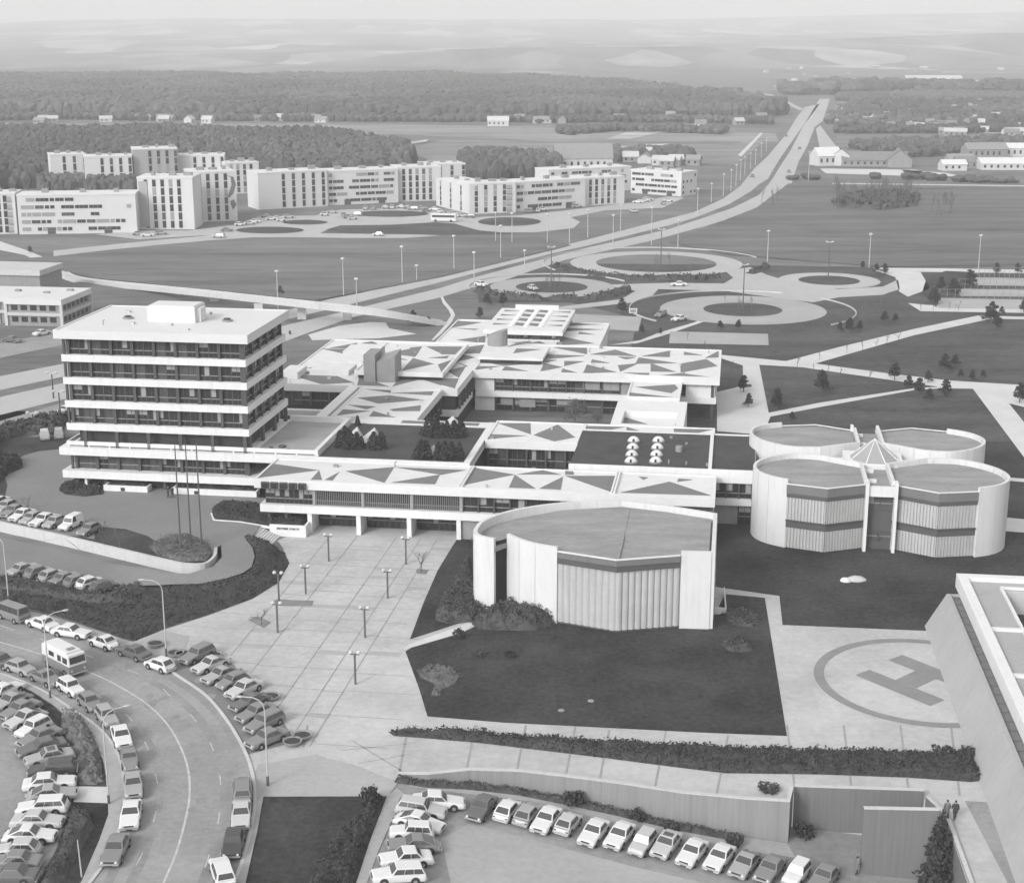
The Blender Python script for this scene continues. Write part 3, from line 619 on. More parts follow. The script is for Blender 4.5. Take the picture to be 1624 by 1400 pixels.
for i, z in enumerate(LZ):
    z1 = tops[i]-0.002; z0 = z+0.002
    if i == 0: z1 = 6.2
    ins = 0.7 if i != 1 else 2.2
    if i >= 2 or i == 0:
        glaze(T, UL+0.9, UR-0.8, VF+ins, z0, z1, 16, 'front', cols=2, colw=0.42, colmat=M_frame)
        if i > 0: glaze(T, VF+0.9, VB-0.8, UR-0.7, z0, z1, 10, 'right', cols=2, colw=0.3, colmat=M_frame)
        for (cu, cv) in ((UL+0.35, VF+0.35), (UR-0.35, VF+0.35)):
            m = MB(); m.box(cu-0.16, cu+0.16, cv-0.16, cv+0.16, z0, z1); bb(m, 'corner_post', M_frame, T)
        glaze(T, VF+0.9, VB-0.8, UL+0.7, z0, z1, 5, 'left', cols=0)
    else:
        glaze(T, UL+2.6, UR-2.0, VF+ins, z0, z1, 10, 'front', cols=0, tr=0)
        for k in range(6):
            p = UL+2.8+k*(27.2-3.4)/5; m = MB(); m.box(p-0.24, p+0.24, VF-0.2, VF+0.25, z0, z1); bb(m, 'column', M_frame, T)
        for q in (14.5, 20.6, 26.5, 32.3):
            m = MB(); m.box(UR-0.5, UR-0.05, q-0.5, q+0.3, 7.1, z1); bb(m, 'column', M_frame, T)
        m = MB(); m.box(UR-3.6, UR-2.0, VF+2.0, VB-2, z0, z1); bb(m, 'stair_wall', M_white, T)
# the two podium bands under the tower
m = MB(); m.box(-67.8, -29.6, 12.5, 33.2, 6.2, 7.3); bb(m, 'podium_band', M_white, T)
m = MB(); m.box(-67.6, -38.2, 12.6, 33.0, 2.75, 3.85); bb(m, 'podium_band', M_white, T)
m = MB(); m.box(-39.1, -30.2, 13.4, 31.8, 7.3, 7.34); bb(m, 'terrace', M_terr, T)
m = MB(); m.box(-66.9, -29.6, 13.2, 13.45, 7.55, 8.1)
for k in range(13): u = -66.6+k*3.08; m.box(u-0.1, u+0.1, 13.24, 13.41, 7.3, 7.55)
m.box(-66.9, -66.65, 13.45, 32, 7.55, 8.1); m.box(-30.2, -29.6, 13.45, 32.6, 7.3, 8.1); m.box(-39.1, -30.2, 31.9, 32.5, 7.3, 8.2)
bb(m, 'parapet', M_white, T)
for (a, b, r) in ((-35.9, 17.0, .55), (-34.5, 15.2, .4), (-37.3, 16.0, .3)):
    m = MB(); m.cyl(a, b, 7.34, 7.6, r, 14); bb(m, 'roof_vent', M_band, T)
# ground storey: glass set back, columns, entrance, planters
m = MB(); m.box(-64, -39, 17.0, 17.3, 1.2, 2.75); bb(m, 'ground_wall', M_dark, T)
glaze(T, -63, -40, 16.8, 1.2, 2.74, 12, 'front', cols=3, colw=0.5, colmat=M_framel, tr=0)
for k in range(7):
    p = -66+k*4.45; m = MB(); m.box(p-0.25, p+0.25, 13.6, 14.1, 1.1, 2.75); bb(m, 'column', M_frame, T)
for (a, b) in ((-61.2, -54.6), (-51.0, -38.4)):
    m = MB(); m.box(a, b, 11.9, 12.25, 1.0, 2.05); m.box(a, a+0.3, 12.25, 13.6, 1.0, 2.03); m.box(b-0.3, b, 12.25, 13.6, 1.0, 2.03); pl = bb(m, 'planter_wall', M_white, T)
    m = MB(); m.box(a+0.3, b-0.3, 12.25, 13.9, 1.1, 1.85); bb(m, 'planter_soil', M_bed, T)
m = MB(); m.box(-58.6, -58.0, 11.84, 11.9, 1.3, 1.8); bb(m, 'wall_grille', M_dark, T); m = MB(); m.box(-47.6, -47.0, 11.84, 11.9, 1.3, 1.8); bb(m, 'wall_grille', M_dark, T)
m = MB(); m.box(-64.6, -64.2, 13.2, 16.9, 1.1, 2.7); m.box(-64.2, -62.4, 13.2, 13.5, 1.1, 1.5); bb(m, 'porch_wall', M_white, T)
# --- entrance hall ---------------------------------------------------
E_ = bthing('entrance_hall', 'long white entrance block with grey triangles on its roof and slatted upper windows', 'entrance building', -5, 6)
tr = [(4,(150,515),(575,572),(15,635)), (4,(575,572),(600,655),(500,655)), (4,(750,585),(690,660),(620,655)), (4,(800,580),(1220,545),(1135,680)), (4,(1612,610),(1190,678),(1570,693)),
      (0,(626,741),(739,745.5),(700,753)), (5,(540,520),(900,610),(430,705)), (5,(900,610),(1080,730),(850,722)), (5,(920,608),(1150,550),(1300,610)), (5,(1315,628),(1295,740),(1110,730)),
      (6,(90,622),(535,622),(500,765)), (6,(95,555),(165,560),(165,610),(90,612)), (6,(560,765),(985,672),(1340,790)), (6,(720,628),(800,635),(760,655)), (6,(1060,645),(1180,655),(1050,672))]
roof_with_pattern(E_, (-35.1, 26.2, 1.0, 11.6), 6.05, 7.1, tr)
for a in (-7.1, 13.0):
    m = MB(); m.box(a-0.3, a-0.05, 1.3, 11.3, 7.1, 7.42); m.box(a+0.05, a+0.3, 1.3, 11.3, 7.1, 7.42); bb(m, 'roof_joint', M_white, E_)
m = MB(); m.box(-34.4, 26.0, 1.0, 11.4, 2.75, 3.8); bb(m, 'floor_band', M_white, E_)
m = MB(); m.box(-34, 25.8, 4.6, 11.2, 3.8, 6.05); bb(m, 'upper_core', M_dark, E_)
glaze(E_, -33.8, -27.2, 1.75, 3.802, 6.045, 5, 'front', cols=0, frame=M_frame)
for k in range(5):
    u = -34.0+k*1.28; m = MB(); m.box(u, u+0.98, 0.55, 1.9, 6.15, 7.0); m.box(u+0.12, u+0.86, 0.5, 0.56, 6.25, 6.9, 1); bb(m, 'sun_hood', [M_frame, M_glass], E_)
sw = 3.33
def slat_bay(w):
    q = MB(); q.box(0, w, 0.3, 0.36, 0, 2.24, 0); q.box(0, w, 0.12, 0.22, 0.0, 0.1, 1); q.box(0, w, 0.12, 0.22, 0.62, 0.7, 1); q.box(0, w, 0.12, 0.22, 2.14, 2.24, 1)
    n = int(w/0.24)
    for i in range(n): q.box(i*w/n+0.03, i*w/n+0.09, 0, 0.11, 0, 2.24, 1)
    q.box(0, w, 0.26, 0.3, 0, 0.62, 2)
    return q.mesh('slatted_window', [M_glass, M_framel, M_frame])
sbm = slat_bay(sw)
for k in range(6): inst('slatted_window', sbm, E_, (-27.0+k*sw+5, 1.5-6, 3.802))
for k in range(4):
    m = MB(); m.box(-27.2+k*6.66, -26.8+k*6.66, 1.42, 1.9, 3.802, 6.045); bb(m, 'column', M_framel, E_)
glaze(E_, -6.8, 1.6, 1.75, 3.802, 6.045, 4, 'front', cols=1, colw=0.2, frame=M_frame); glaze(E_, 1.6, 25.8, 1.75, 3.802, 6.045, 8, 'front', cols=2, frame=M_frame)
for u in (-27.6, -20.9, -14.0, -7.3):
    m = MB(); m.box(u-0.3, u+0.3, 1.1, 4.6, -0.1, 2.75); bb(m, 'pier', M_white, E_)
m = MB(); m.box(-27.3, -7.3, 4.7, 5.0, 0, 2.75); bb(m, 'lobby_wall', M_dark, E_)
for a in (-27.2, -20.5, -13.7): glaze(E_, a, a+6.2, 4.5, 0.05, 2.74, 4, 'front', cols=0, tr=0.4, frame=M_frame)
m = MB(); m.box(-7.0, -4.6, 1.5, 1.8, 0, 2.75); bb(m, 'door_panel', M_panel, E_)
m = MB(); m.box(-34, -28, 4.0, 4.4, 1.1, 2.75); bb(m, 'ground_wall', M_dark, E_)
m = MB()
for u in (-33.4, -31.0): m.box(u-0.2, u+0.2, 1.6, 2.1, 1.0, 2.75)
bb(m, 'column', M_frame, E_)
m = MB(); m.box(-7.0, 26.0, 1.9, 2.2, 0, 2.75); bb(m, 'ground_wall', M_panel, E_)
# --- planted terrace block (roof garden, left) -----------------------
G1 = bthing('roof_garden_block', 'low white block carrying the dark planted roof garden beside the office tower', 'roof garden building', -18, 12)
m = MB(); m.box(-29.5, -7.7, 12.2, 32.6, 6.2, 7.1, 0); m.box(-29.5, -7.7, 12.0, 12.5, 6.2, 7.45, 0); m.box(-8.6, -7.7, 12.5, 35.2, 6.6, 7.45, 0); m.box(-29.5, -8.6, 32.2, 35.2, 6.4, 7.4, 0); bb(m, 'roof_slab', M_white, G1)
m = MB(); m.box(-29.4, -8.6, 12.5, 32.2, 7.1, 7.3); bb(m, 'roof_lawn', M_roofgrass, G1)
m = MB(); m.box(-29.2, -8.2, 12.6, 34.5, 0, 6.2); bb(m, 'wall', M_dark, G1)
m = MB(); m.box(-22, -10, 33.0, 34.6, 7.4, 7.42); bb(m, 'roof_strip', M_roofg, G1)
# --- middle wings ----------------------------------------------------
C1 = bthing('middle_wing', 'low white wing with crowded grey triangles between tower and school block', 'wing building', -28, 45)
tr = [(1,(960,795),(1190,805),(1190,830)), (1,(1200,830),(1560,815),(1540,850)), (1,(900,870),(1180,850),(1480,890),(1080,920)), (1,(820,930),(1060,945),(980,970)), (1,(780,970),(1010,985),(720,1025)),
      (1,(1180,970),(1450,935),(1440,985),(1210,985)), (1,(1040,985),(1250,1045),(1000,1035))]
roof_with_pattern(C1, (-33.6, -19.9, 35.4, 55.6), 6.3, 7.4, tr)
m = MB(); m.box(-33.3, -20.3, 35.8, 55.4, 0, 6.3); bb(m, 'wall', M_dark, C1)
m = MB(); m.box(-36.0, -34.3, 35.4, 56.2, 6.3, 7.45); bb(m, 'link_beam', M_white, C1)
m = MB(); m.box(-46.5, -36.0, 52.5, 53.6, 2.9, 3.9); bb(m, 'floor_band', M_white, C1)
m = MB(); m.box(-46.5, -36, 34.6, 35.4, 5.2, 6.2); bb(m, 'link_beam', M_white, C1)
glaze(C1, 36, 55, -19.9-0.3, 3.4, 6.28, 6, 'right', cols=1, colw=0.3, frame=M_frame)
C2 = bthing('west_block', 'wide low white block with big grey roof triangles behind the office tower', 'wing building', -33, 70)
tr = [(1,(750,525),(985,530),(740,575),(690,590)), (1,(680,650),(890,625),(890,655)), (1,(290,670),(730,685),(870,740),(600,755)), (1,(920,690),(1180,775),(900,765)),
      (1,(1270,700),(1430,715),(1200,775)), (1,(1450,710),(1624,700),(1624,765)), (2,(110,715),(420,705),(385,790)), (2,(470,440),(640,415),(600,490),(460,490)), (2,(420,490),(560,525),(390,565)), (2,(500,600),(380,560),(480,600),(420,700),(320,640)),
      (1,(905,400),(870,450),(660,445)), (1,(560,450),(880,455),(840,505))]
roof_with_pattern(C2, (-49.0, -17.4, 56.2, 95), 6.3, 7.4, tr)
m = MB(); m.box(-48.4, -17.9, 56.9, 94.4, 0, 6.3); bb(m, 'wall', M_dark, C2)
glaze(C2, -46, -36.2, 56.6, 3.9, 6.28, 6, 'front', cols=2, frame=M_frame); glaze(C2, 57.5, 70, -17.4, 3.9, 6.28, 5, 'right', cols=1, frame=M_frame)
m = MB(); m.box(-20.6, -17.4, 56.2, 71, 2.75, 3.8); bb(m, 'floor_band', M_white, C2)
tr = [(2,(140,430),(455,432),(390,500),(280,498)), (2,(0,440),(100,430),(50,500),(0,510)), (2,(20,535),(210,580),(0,605)), (2,(240,585),(360,545),(270,650)), (1,(1130,425),(1140,490),(1050,500)), (1,(1460,430),(1400,520),(1160,490)),
      (1,(1380,530),(1560,580),(1280,640)), (1,(1560,440),(1624,450),(1624,500))]
roof_with_pattern(C2, (-36.5, -21.0, 62.0, 87.5), 8.1, 8.7, tr, name='raised_roof')
m = MB(); m.box(-36.0, -21.6, 62.8, 86.8, 7.42, 8.1); bb(m, 'clerestory', M_dark, C2)
for (a0, a1, b0, b1, z) in ((-45, -38, 64, 70, 8.3), (-44, -37.5, 72, 78, 8.3), (-43, -36.8, 79.5, 86, 8.5), (-49, -46, 60, 66, 8.6)):
    m = MB(); m.box(a0, a1, b0, b1, 7.42, z); bb(m, 'roof_step', M_roofw, C2)
m = MB(); m.box(-34.2, -32.2, 59.6, 65, 7.42, 12.2); bb(m, 'stair_shaft', M_panel, C2)
m = MB()
pts = [(-32.1, 60.0), (-28.9, 60.2), (-28.7, 64.5), (-32.1, 64.5)]
m.add([(*p, 7.42) for p in pts] + [(-32.1, 60.0, 10.9), (-28.9, 60.2, 11.9), (-28.7, 64.5, 12.4), (-32.1, 64.5, 11.4)], [(0,1,5,4), (1,2,6,5), (2,3,7,6), (3,0,4,7), (4,5,6,7)])
bb(m, 'stair_tower', M_panel, C2)
# --- school block ----------------------------------------------------
S = bthing('school_block', 'two storey white school block with a broad roof of grey triangles at the courtyard', 'school building', 4, 82)
tr = [(2,(480,630),(490,597),(790,600)), (2,(820,600),(1060,652),(780,645)), (2,(600,555),(1150,570),(800,598)), (2,(1150,570),(1310,608),(1120,645)), (3,(80,555),(255,558),(80,600)), (3,(65,620),(225,665),(50,662)),
      (3,(275,585),(530,650),(240,662)), (3,(540,592),(720,575),(560,648)), (3,(720,525),(1050,575),(690,580)), (3,(590,655),(810,660),(805,682)), (3,(822,575),(1040,650),(822,645)), (3,(1075,580),(1300,540),(1395,598),(1080,655)),
      (3,(1080,660),(1370,700),(870,685)), (3,(1290,530),(1405,470),(1405,525)), (3,(745,515),(990,468),(985,522)), (3,(520,460),(700,515),(300,500)), (3,(100,445),(275,445),(270,495)), (2,(1170,500),(1500,512),(1160,540)), (2,(1230,440),(1520,445),(1520,498))]
roof_with_pattern(S, (-17.4, 25.8, 71.3, 95.4), 6.15, 7.4, tr)
m = MB(); m.box(-17.0, 25.3, 71.6, 95, 2.75, 3.75); bb(m, 'floor_band', M_white, S)
m = MB(); m.box(-16.6, 24.6, 73.2, 94.6, 3.75, 6.15); bb(m, 'upper_core', M_dark, S)
m = MB(); m.box(-16.6, 19.6, 73.4, 94.6, 0, 2.75); bb(m, 'lower_core', M_dark, S)
glaze(S, -13.6, 8.6, 72.5, 3.76, 6.14, 14, 'front', cols=2, colw=0.22, frame=M_frame); glaze(S, -13.6, 8.6, 72.9, 0.1, 2.74, 7, 'front', cols=1, colw=0.4, tr=0.4, frame=M_frame)
for (a0, a1, z0, z1) in ((-17.2, -13.7, 3.76, 6.14), (-17.2, -13.7, 0.1, 2.74), (8.7, 11.0, 3.76, 6.14), (20.0, 25.0, 3.76, 6.14)):
    m = MB(); m.box(a0, a1, 72.3, 73.3, z0, z1); bb(m, 'wall_panel', M_white if a0 > 10 or a0 < -10 else M_panel, S)
for (a0, a1, z0, z1) in ((2.0, 5.0, 4.4, 6.0), (5.6, 8.4, 4.4, 6.0), (-12.6, -10.4, 1.2, 2.5), (-9.2, -6.4, .9, 2.5), (-2.6, 0.4, 1.5, 2.7)):
    m = MB(); m.box(a0, a1, 72.35, 72.45, z0, z1); bb(m, 'blind_panel', M_panel, S)
for (a, b) in ((24.6, 72.4), (24.6, 82), (24.6, 94)):
    m = MB(); m.box(a-0.25, a+0.25, b-0.25, b+0.25, 0, 6.15); bb(m, 'column', M_frame, S)
m = MB(); m.box(19.7, 22.0, 73, 76, 0, 2.75); bb(m, 'porch_core', M_dark, S)
m = MB(); m.box(-17.2, -6.2, 78, 88.6, 7.42, 8.1, 1); m.box(-17.6, -5.8, 77.8, 88.9, 8.1, 8.6, 0)
for k, tri in enumerate([(2,(915,448),(1130,455),(885,490)), (2,(930,398),(1000,405),(830,436))]): m.prism([tuv(k2, x, y, 8.6) for k2, (x, y) in [(tri[0], p) for p in tri[1:]]], 8.604, 8.63+0.004*k, 2)
bb(m, 'raised_roof', [M_roofw, M_glass, M_roofg], S)
m = MB(); n = 20; c = (-15.7, 88.9)
ring0 = [(c[0]+1.9*math.cos(2*math.pi*i/n), c[1]+1.9*math.sin(2*math.pi*i/n)) for i in range(n)]
m.add([(*p, 7.42) for p in ring0] + [(p[0], p[1], 11.0+0.35*(p[0]-c[0])) for p in ring0], [(i, (i+1) % n, n+(i+1) % n, n+i) for i in range(n)] + [tuple(range(n, 2*n))])
bb(m, 'round_stair_tower', M_panel, S)
# lower annexes in front of the school block
A1 = bthing('stepped_annex', 'low white annex with thin grey roof triangles in front of the school block', 'annex', 15, 58)
roof_with_pattern(A1, (10.6, 19.4, 59.2, 71.2), 5.6, 6.4, [(3,(665,705),(960,735),(660,725)), (3,(1010,745),(1075,720),(1070,745)), (3,(690,778),(1030,757),(1060,790),(1000,832)), (3,(640,825),(1040,870),(640,868)), (3,(1060,868),(1060,905),(900,905))])
m = MB(); m.box(10.9, 19.1, 59.6, 71.1, 0, 5.6); bb(m, 'wall', M_white, A1)
A2 = bthing('walled_roof_annex', 'square white box annex with a sunken roof of one large grey triangle', 'annex', 15, 44)
m = MB(); m.box(9.3, 20.7, 42.6, 59.0, 0, 5.0, 0)
for (a, b, c_, d) in ((9.3, 20.7, 42.6, 43.2), (9.3, 20.7, 51.5, 59.0), (9.3, 10.9, 43.2, 51.5), (19.4, 20.7, 43.2, 51.5)): m.box(a, b, c_, d, 5.0, 6.0, 0)
m.prism([(10.95, 43.4), (18.6, 43.3), (10.95, 51.2)], 5.005, 5.03, 1); m.prism([(18.8, 43.4), (19.35, 43.4), (19.35, 49.5)], 5.005, 5.034, 1)
bb(m, 'wall', [M_white, M_roofg], A2)
# --- sports hall and its low roofs -----------------------------------
H_ = bthing('sports_hall', 'square white sports hall roof with three rows of small skylights at the back', 'sports hall', -12, 108)
hz0, hz1 = 8.7, 9.6
m = MB(); m.box(-20.0, -4.6, 98.6, 122.5, hz0, hz1, 0)
for k in range(4):
    v = 104.5+k*5.0
    m.prism([(-19.0, v-0.9), (-15.6, v), (-19.0, v+0.9)], hz1+0.004, hz1+0.03, 1); m.prism([(-5.3, v-0.9), (-8.6, v), (-5.3, v+0.9)], hz1+0.004, hz1+0.03, 1)
    for c_ in (-13.7, -10.9): m.prism([(c_-1.1, v-0.6), (c_+1.1, v-1.6), (c_+1.0, v+1.4), (c_-0.9, v+1.9)], hz1+0.004, hz1+0.034, 1)
bb(m, 'roof', [M_roofw, M_roofg], H_)
m = MB(); m.box(-19.4, -5.2, 99.6, 121.8, 7.0, hz0); bb(m, 'clerestory', M_frame, H_)
glaze(H_, -15.4, -6.0, 99.45, 7.7, 8.62, 6, 'front', cols=0, tr=0); 
m = MB(); m.box(-19.4, -5.2, 99.3, 99.6, 7.41, 7.7); bb(m, 'sill_wall', M_white, H_)
q = MB(); q.add([(-.55,-.55,0),(.55,-.55,0),(.55,.55,0),(-.55,.55,0),(0,0,.55)], [(0,1,4),(1,2,4),(2,3,4),(3,0,4)]); skm = q.mesh('skylight', M_white)
for c_ in (-15.2, -12.3, -9.4):
    for k in range(10): inst('skylight', skm, H_, (c_+12, 102.5+k*1.95-108, hz1+0.04))
m = MB(); m.box(-17, -8, 121.6, 122.2, hz1, hz1+0.9); bb(m, 'vent_housing', M_roofw, H_)
L_ = bthing('hall_side_roofs', 'low white roofs with long grey triangles spreading around the sports hall', 'annex', -12, 97)
tr = [(2,(380,210),(620,225),(350,270)), (2,(340,270),(590,280),(560,290)), (2,(650,340),(640,405),(400,375)), (3,(110,225),(430,240),(120,255)), (3,(90,270),(420,285),(100,300)), (3,(60,345),(340,405),(20,430)), (2,(1290,340),(1555,405),(1250,425))]
roof_with_pattern(L_, (-28.8, 2.8, 95.6, 119.6), 6.4, 7.38, tr)
m = MB(); m.box(-28.4, 2.4, 96, 119, 0, 6.4); bb(m, 'wall', M_white, L_)
LP = bthing('entrance_canopy', 'small white canopy with a dark opening at the far right of the roofs', 'canopy', 7, 98)
m = MB(); m.box(3.4, 12.5, 97.5, 101.5, 2.9, 3.5, 0); m.box(3.4, 12.5, 100.8, 101.5, 0, 2.9, 1); m.box(12.1, 12.5, 97.5, 98, 0, 2.9, 1)
bb(m, 'canopy_roof', [M_white, M_frame], LP)
# --- front right wing and the two planted roofs ----------------------
F1 = bthing('courtyard_wing', 'narrow white wing with grey diamond and triangles on its roof beside the courtyard', 'wing building', 5, 30)
roof_with_pattern(F1, (-7.6, 5.98, 24.6, 36.2), 6.3, 7.4, [(5,(735,168),(1035,168),(1040,265)), (5,(665,262),(1010,275),(655,305)), (5,(1270,180),(1420,290),(1240,325),(1060,270))])
roof_with_pattern(F1, (6.0, 25.6, 32.65, 36.2), 6.3, 7.4, [(6,(205,190),(610,200),(440,238),(200,225)), (6,(615,200),(760,250),(615,240)), (6,(1020,215),(1360,220),(1200,262),(1020,265))], name='rear_roof')
m = MB(); m.box(-7.2, 5.9, 26.0, 35.8, 0, 6.3); bb(m, 'wall', M_dark, F1)
m = MB(); m.box(5.95, 25.2, 32.7, 35.8, 0, 6.3); bb(m, 'wall', M_dark, F1)
glaze(F1, -7.2, 7.0, 25.4, 3.6, 6.28, 10, 'front', cols=2, colw=0.3, frame=M_frame); glaze(F1, -7.2, 7.0, 25.4, 0.4, 3.5, 10, 'front', cols=2, colw=0.3, frame=M_frame)
F2 = bthing('planted_roof_block', 'white edged block with a dark grass roof and two rows of round white domes', 'wing building', 16, 22)
m = MB(); m.box(6.0, 31.5, 12.9, 32.6, 6.2, 7.35, 0); m.box(6.0, 31.5, 12.7, 13.1, 6.75, 7.75, 0); m.box(25.0, 25.5, 13.1, 32.6, 7.35, 7.8, 0); m.box(6.0, 31.5, 32.2, 32.6, 7.35, 7.65, 0); bb(m, 'roof_slab', M_white, F2)
m = MB(); m.box(6.05, 25.0, 13.1, 32.2, 7.35, 7.5); m.box(25.5, 31.4, 13.1, 32.2, 7.35, 7.49); bb(m, 'roof_lawn', M_roofgrass, F2)
m = MB(); m.box(6.6, 31.0, 13.6, 31.8, 0, 6.2); bb(m, 'wall', M_dark, F2)
m = MB(); m.box(25.8, 31.0, 12.3, 13.6, 2.9, 3.8); bb(m, 'floor_band', M_white, F2)
m = MB(); m.box(25.9, 31.2, 12.5, 12.9, 6.0, 7.7); bb(m, 'bridge_parapet', M_white, F2)
glaze(F2, 25.8, 31.0, 12.9, 3.81, 6.0, 3, 'front', cols=1, colw=0.2, frame=M_frame)
m = MB(); m.box(25.8, 29.2, 12.9, 13.2, 0.1, 2.9); bb(m, 'panel_wall', M_panel, F2); glaze(F2, 29.3, 31.0, 12.95, 0.1, 2.9, 1, 'front', cols=0, tr=0.4, frame=M_frame)
dm = MB(); dm.ball((0, 0, 0), 0.85, 0.85, 0.72, 16, 8, 0); dm.v = [(a, b, max(c, 0)) for a, b, c in dm.v]; dm.cyl(0, 0, -0.1, 0.12, 0.95, 16, 1); dm.box(-0.14, 0.14, -0.88, -0.6, 0.1, 0.5, 2)
dmm = dm.mesh('roof_dome', [M_white, M_panel, M_dark], smooth=False)
for i, x in enumerate((653, 865)):
    for k, y in enumerate((495, 438, 378, 318)):
        u, v = tuv(6, x + (k*8), y+8, 7.5); inst('roof_dome', dmm, F2, (u-16, v-22, 7.58))
for (x, y, r, h_) in ((1065, 410, .5, .8), (1000, 298, .25, .3), (1130, 350, .2, .3), (978, 515, .12, .6), (1128, 525, .12, .5), (1305, 535, .15, .4)):
    u, v = tuv(6, x, y, 7.5); m = MB(); m.cyl(u, v, 7.5, 7.5+h_, r, 10); bb(m, 'roof_vent', M_panel, F2)
# pyramid rooflights on the roof garden
for (x, y, s_, h_, lab) in ((870, 300, 1.2, 1.7, 'white pyramid rooflight among the conifers, nearest the office tower'), (1010, 320, 1.5, 1.9, 'larger white twin-faced pyramid rooflight between the left conifers of the roof garden')):
    u, v = tuv(4, x, y, 7.3); t = bthing('pyramid_rooflight', lab, 'rooflight', u, v, 7.28, 'pyramid rooflights of the roof garden')
    m = MB(); m.add([(u-s_, v-s_, 7.4), (u+s_, v-s_, 7.4), (u+s_, v+s_, 7.4), (u-s_, v+s_, 7.4), (u+s_*.4, v+s_*0.5, 7.3+h_)], [(0,1,4), (1,2,4), (2,3,4), (3,0,4)], 0)
    bb(m, 'glazing', M_concl, t); m = MB(); m.box(u-s_-.1, u+s_+.1, v-s_-.1, v+s_+.1, 7.28, 7.42); bb(m, 'upstand', M_panel, t)
for (x, y, s_, h_, lab) in ((350, 190, 1.3, 1.6, 'white pyramid rooflight behind the rear conifer clump of the roof garden'), (190, 440, 1.0, 1.5, 'white pyramid rooflight beside the front right conifers of the roof garden')):
    u, v = tuv(5, x, y, 7.3); t = bthing('pyramid_rooflight', lab, 'rooflight', u, v, 7.28, 'pyramid rooflights of the roof garden')
    m = MB(); m.add([(u-s_, v-s_, 7.4), (u+s_, v-s_, 7.4), (u+s_, v+s_, 7.4), (u-s_, v+s_, 7.4), (u+s_*.3, v, 7.3+h_)], [(0,1,4), (1,2,4), (2,3,4), (3,0,4)], 0)
    bb(m, 'glazing', M_concl, t); m = MB(); m.box(u-s_-.1, u+s_+.1, v-s_-.1, v+s_+.1, 7.28, 7.42); bb(m, 'upstand', M_panel, t)
# --- ribbed cladding helper -----------------------------------------
def ribbed(mb, a, b, z0, z1, pitch=0.45, depth=0.16, round_=True):
    a = Vector(a); b = Vector(b); L = (b-a).length; n = max(2, int(L/pitch)); d = (b-a)/n; nn = Vector((d.y, -d.x)).normalized()
    pts = []
    for i in range(n):
        p = a + d*i
        if round_: pts += [p, p+d*0.25+nn*depth*0.8, p+d*0.5+nn*depth, p+d*0.75+nn*depth*0.8]
        else: pts += [p+nn*depth, p+d*0.5+nn*depth, p+d*0.5, p+d*0.98]
    pts.append(b)
    for p, q_ in zip(pts, pts[1:]): mb.face([(p.x, p.y, z0), (q_.x, q_.y, z0), (q_.x, q_.y, z1), (p.x, p.y, z1)])
    return mb
def arc(cx, cy, r, a0, a1, n=28): return [(cx+r*math.cos(R(a0+(a1-a0)*i/n)), cy+r*math.sin(R(a0+(a1-a0)*i/n))) for i in range(n+1)]
def seams(mb, pts, step, z0, z1):
    q = resample(pts, step)
    for i in range(1, len(q)-1):
        d = (Vector(q[i+1])-Vector(q[i-1])).normalized(); n_ = Vector((d.y, -d.x)); p = Vector(q[i]); a, b2 = p-d*.03, p+d*.03; c2, d2 = b2+n_*.05, a+n_*.05
        mb.add([(a.x, a.y, z0), (b2.x, b2.y, z0), (c2.x, c2.y, z0), (d2.x, d2.y, z0), (a.x, a.y, z1), (b2.x, b2.y, z1), (c2.x, c2.y, z1), (d2.x, d2.y, z1)], [(0,3,2,1), (4,5,6,7), (0,1,5,4), (1,2,6,5), (2,3,7,6), (3,0,4,7)])
# --- round auditorium ------------------------------------------------
AU = bthing('auditorium', 'large white drum-shaped auditorium with ribbed faceted front and flat grey roof', 'auditorium', 13, -18)
ZR = 9.2
ctr = [(-1.35, -21.8), (-1.2, -19.0), (-0.2, -16.4), (1.6, -13.9), (4.2, -11.6), (7.2, -9.8), (10.8, -8.4), (14.9, -7.6)]
outer = smooth_line(ctr, 5) + [(20.8, -9.0), (26.6, -11.3), (26.6, -25.6)]
leftw = smooth_line([(1.5, -24.7), (0.2, -24.2), (-0.9, -23.3), (-1.35, -21.8)], 5)
curv2 = smooth_line([(2.7, -22.7), (4.6, -24.6), (6.8, -25.9), (9.0, -26.6)], 6)
shell = leftw[:-1] + outer                    # counter-clockwise from the recess round the back to the right corner, seen from above clockwise
m = MB(); m.wallstrip(shell[::-1], 0.45, 0, ZR); bb(m, 'curved_wall', M_wall, AU)
m = MB(); seams(m, shell[::-1], 2.4, 0.2, ZR-.1); seams(m, curv2, 2.4, .2, ZR-.1); bb(m, 'wall_seams', M_concl, AU)
m = MB(); m.wallstrip(curv2, 0.4, 0, ZR); bb(m, 'front_wall', M_wall, AU)
m = MB(); m.wallstrip([(22.85, -26.0), (26.2, -25.75)], 0.4, 0, ZR-0.01); bb(m, 'front_wall', M_wall, AU)
m = MB(); m.add([(2.7, -22.6, 0), (1.5, -23.9, 0), (1.5, -23.9, 8.6), (2.7, -22.6, 8.6)], [(0, 1, 2, 3), (3, 2, 1, 0)]); bb(m, 'recess_panel', M_dark, AU)
f0, f1, f2 = (9.05, -26.35), (15.85, -28.3), (22.8, -25.75)
m = ribbed(MB(), f0, f1, 0.3, 7.3, 0.72, 0.17); ribbed(m, f1, f2, 0.3, 7.3, 0.72, 0.17); bb(m, 'ribbed_cladding', M_ribl, AU)
m = MB(); m.wallstrip([(f0[0], f0[1]-.45), (f1[0], f1[1]-.5), (f2[0], f2[1]-.45)], 0.5, 8.0, 8.7); bb(m, 'fascia', M_fascia, AU)
m = MB(); m.wallstrip([(f0[0], f0[1]-.3), (f1[0], f1[1]-.35), (f2[0], f2[1]-.3)], 0.4, 7.3, 7.98); bb(m, 'fascia', M_band, AU)
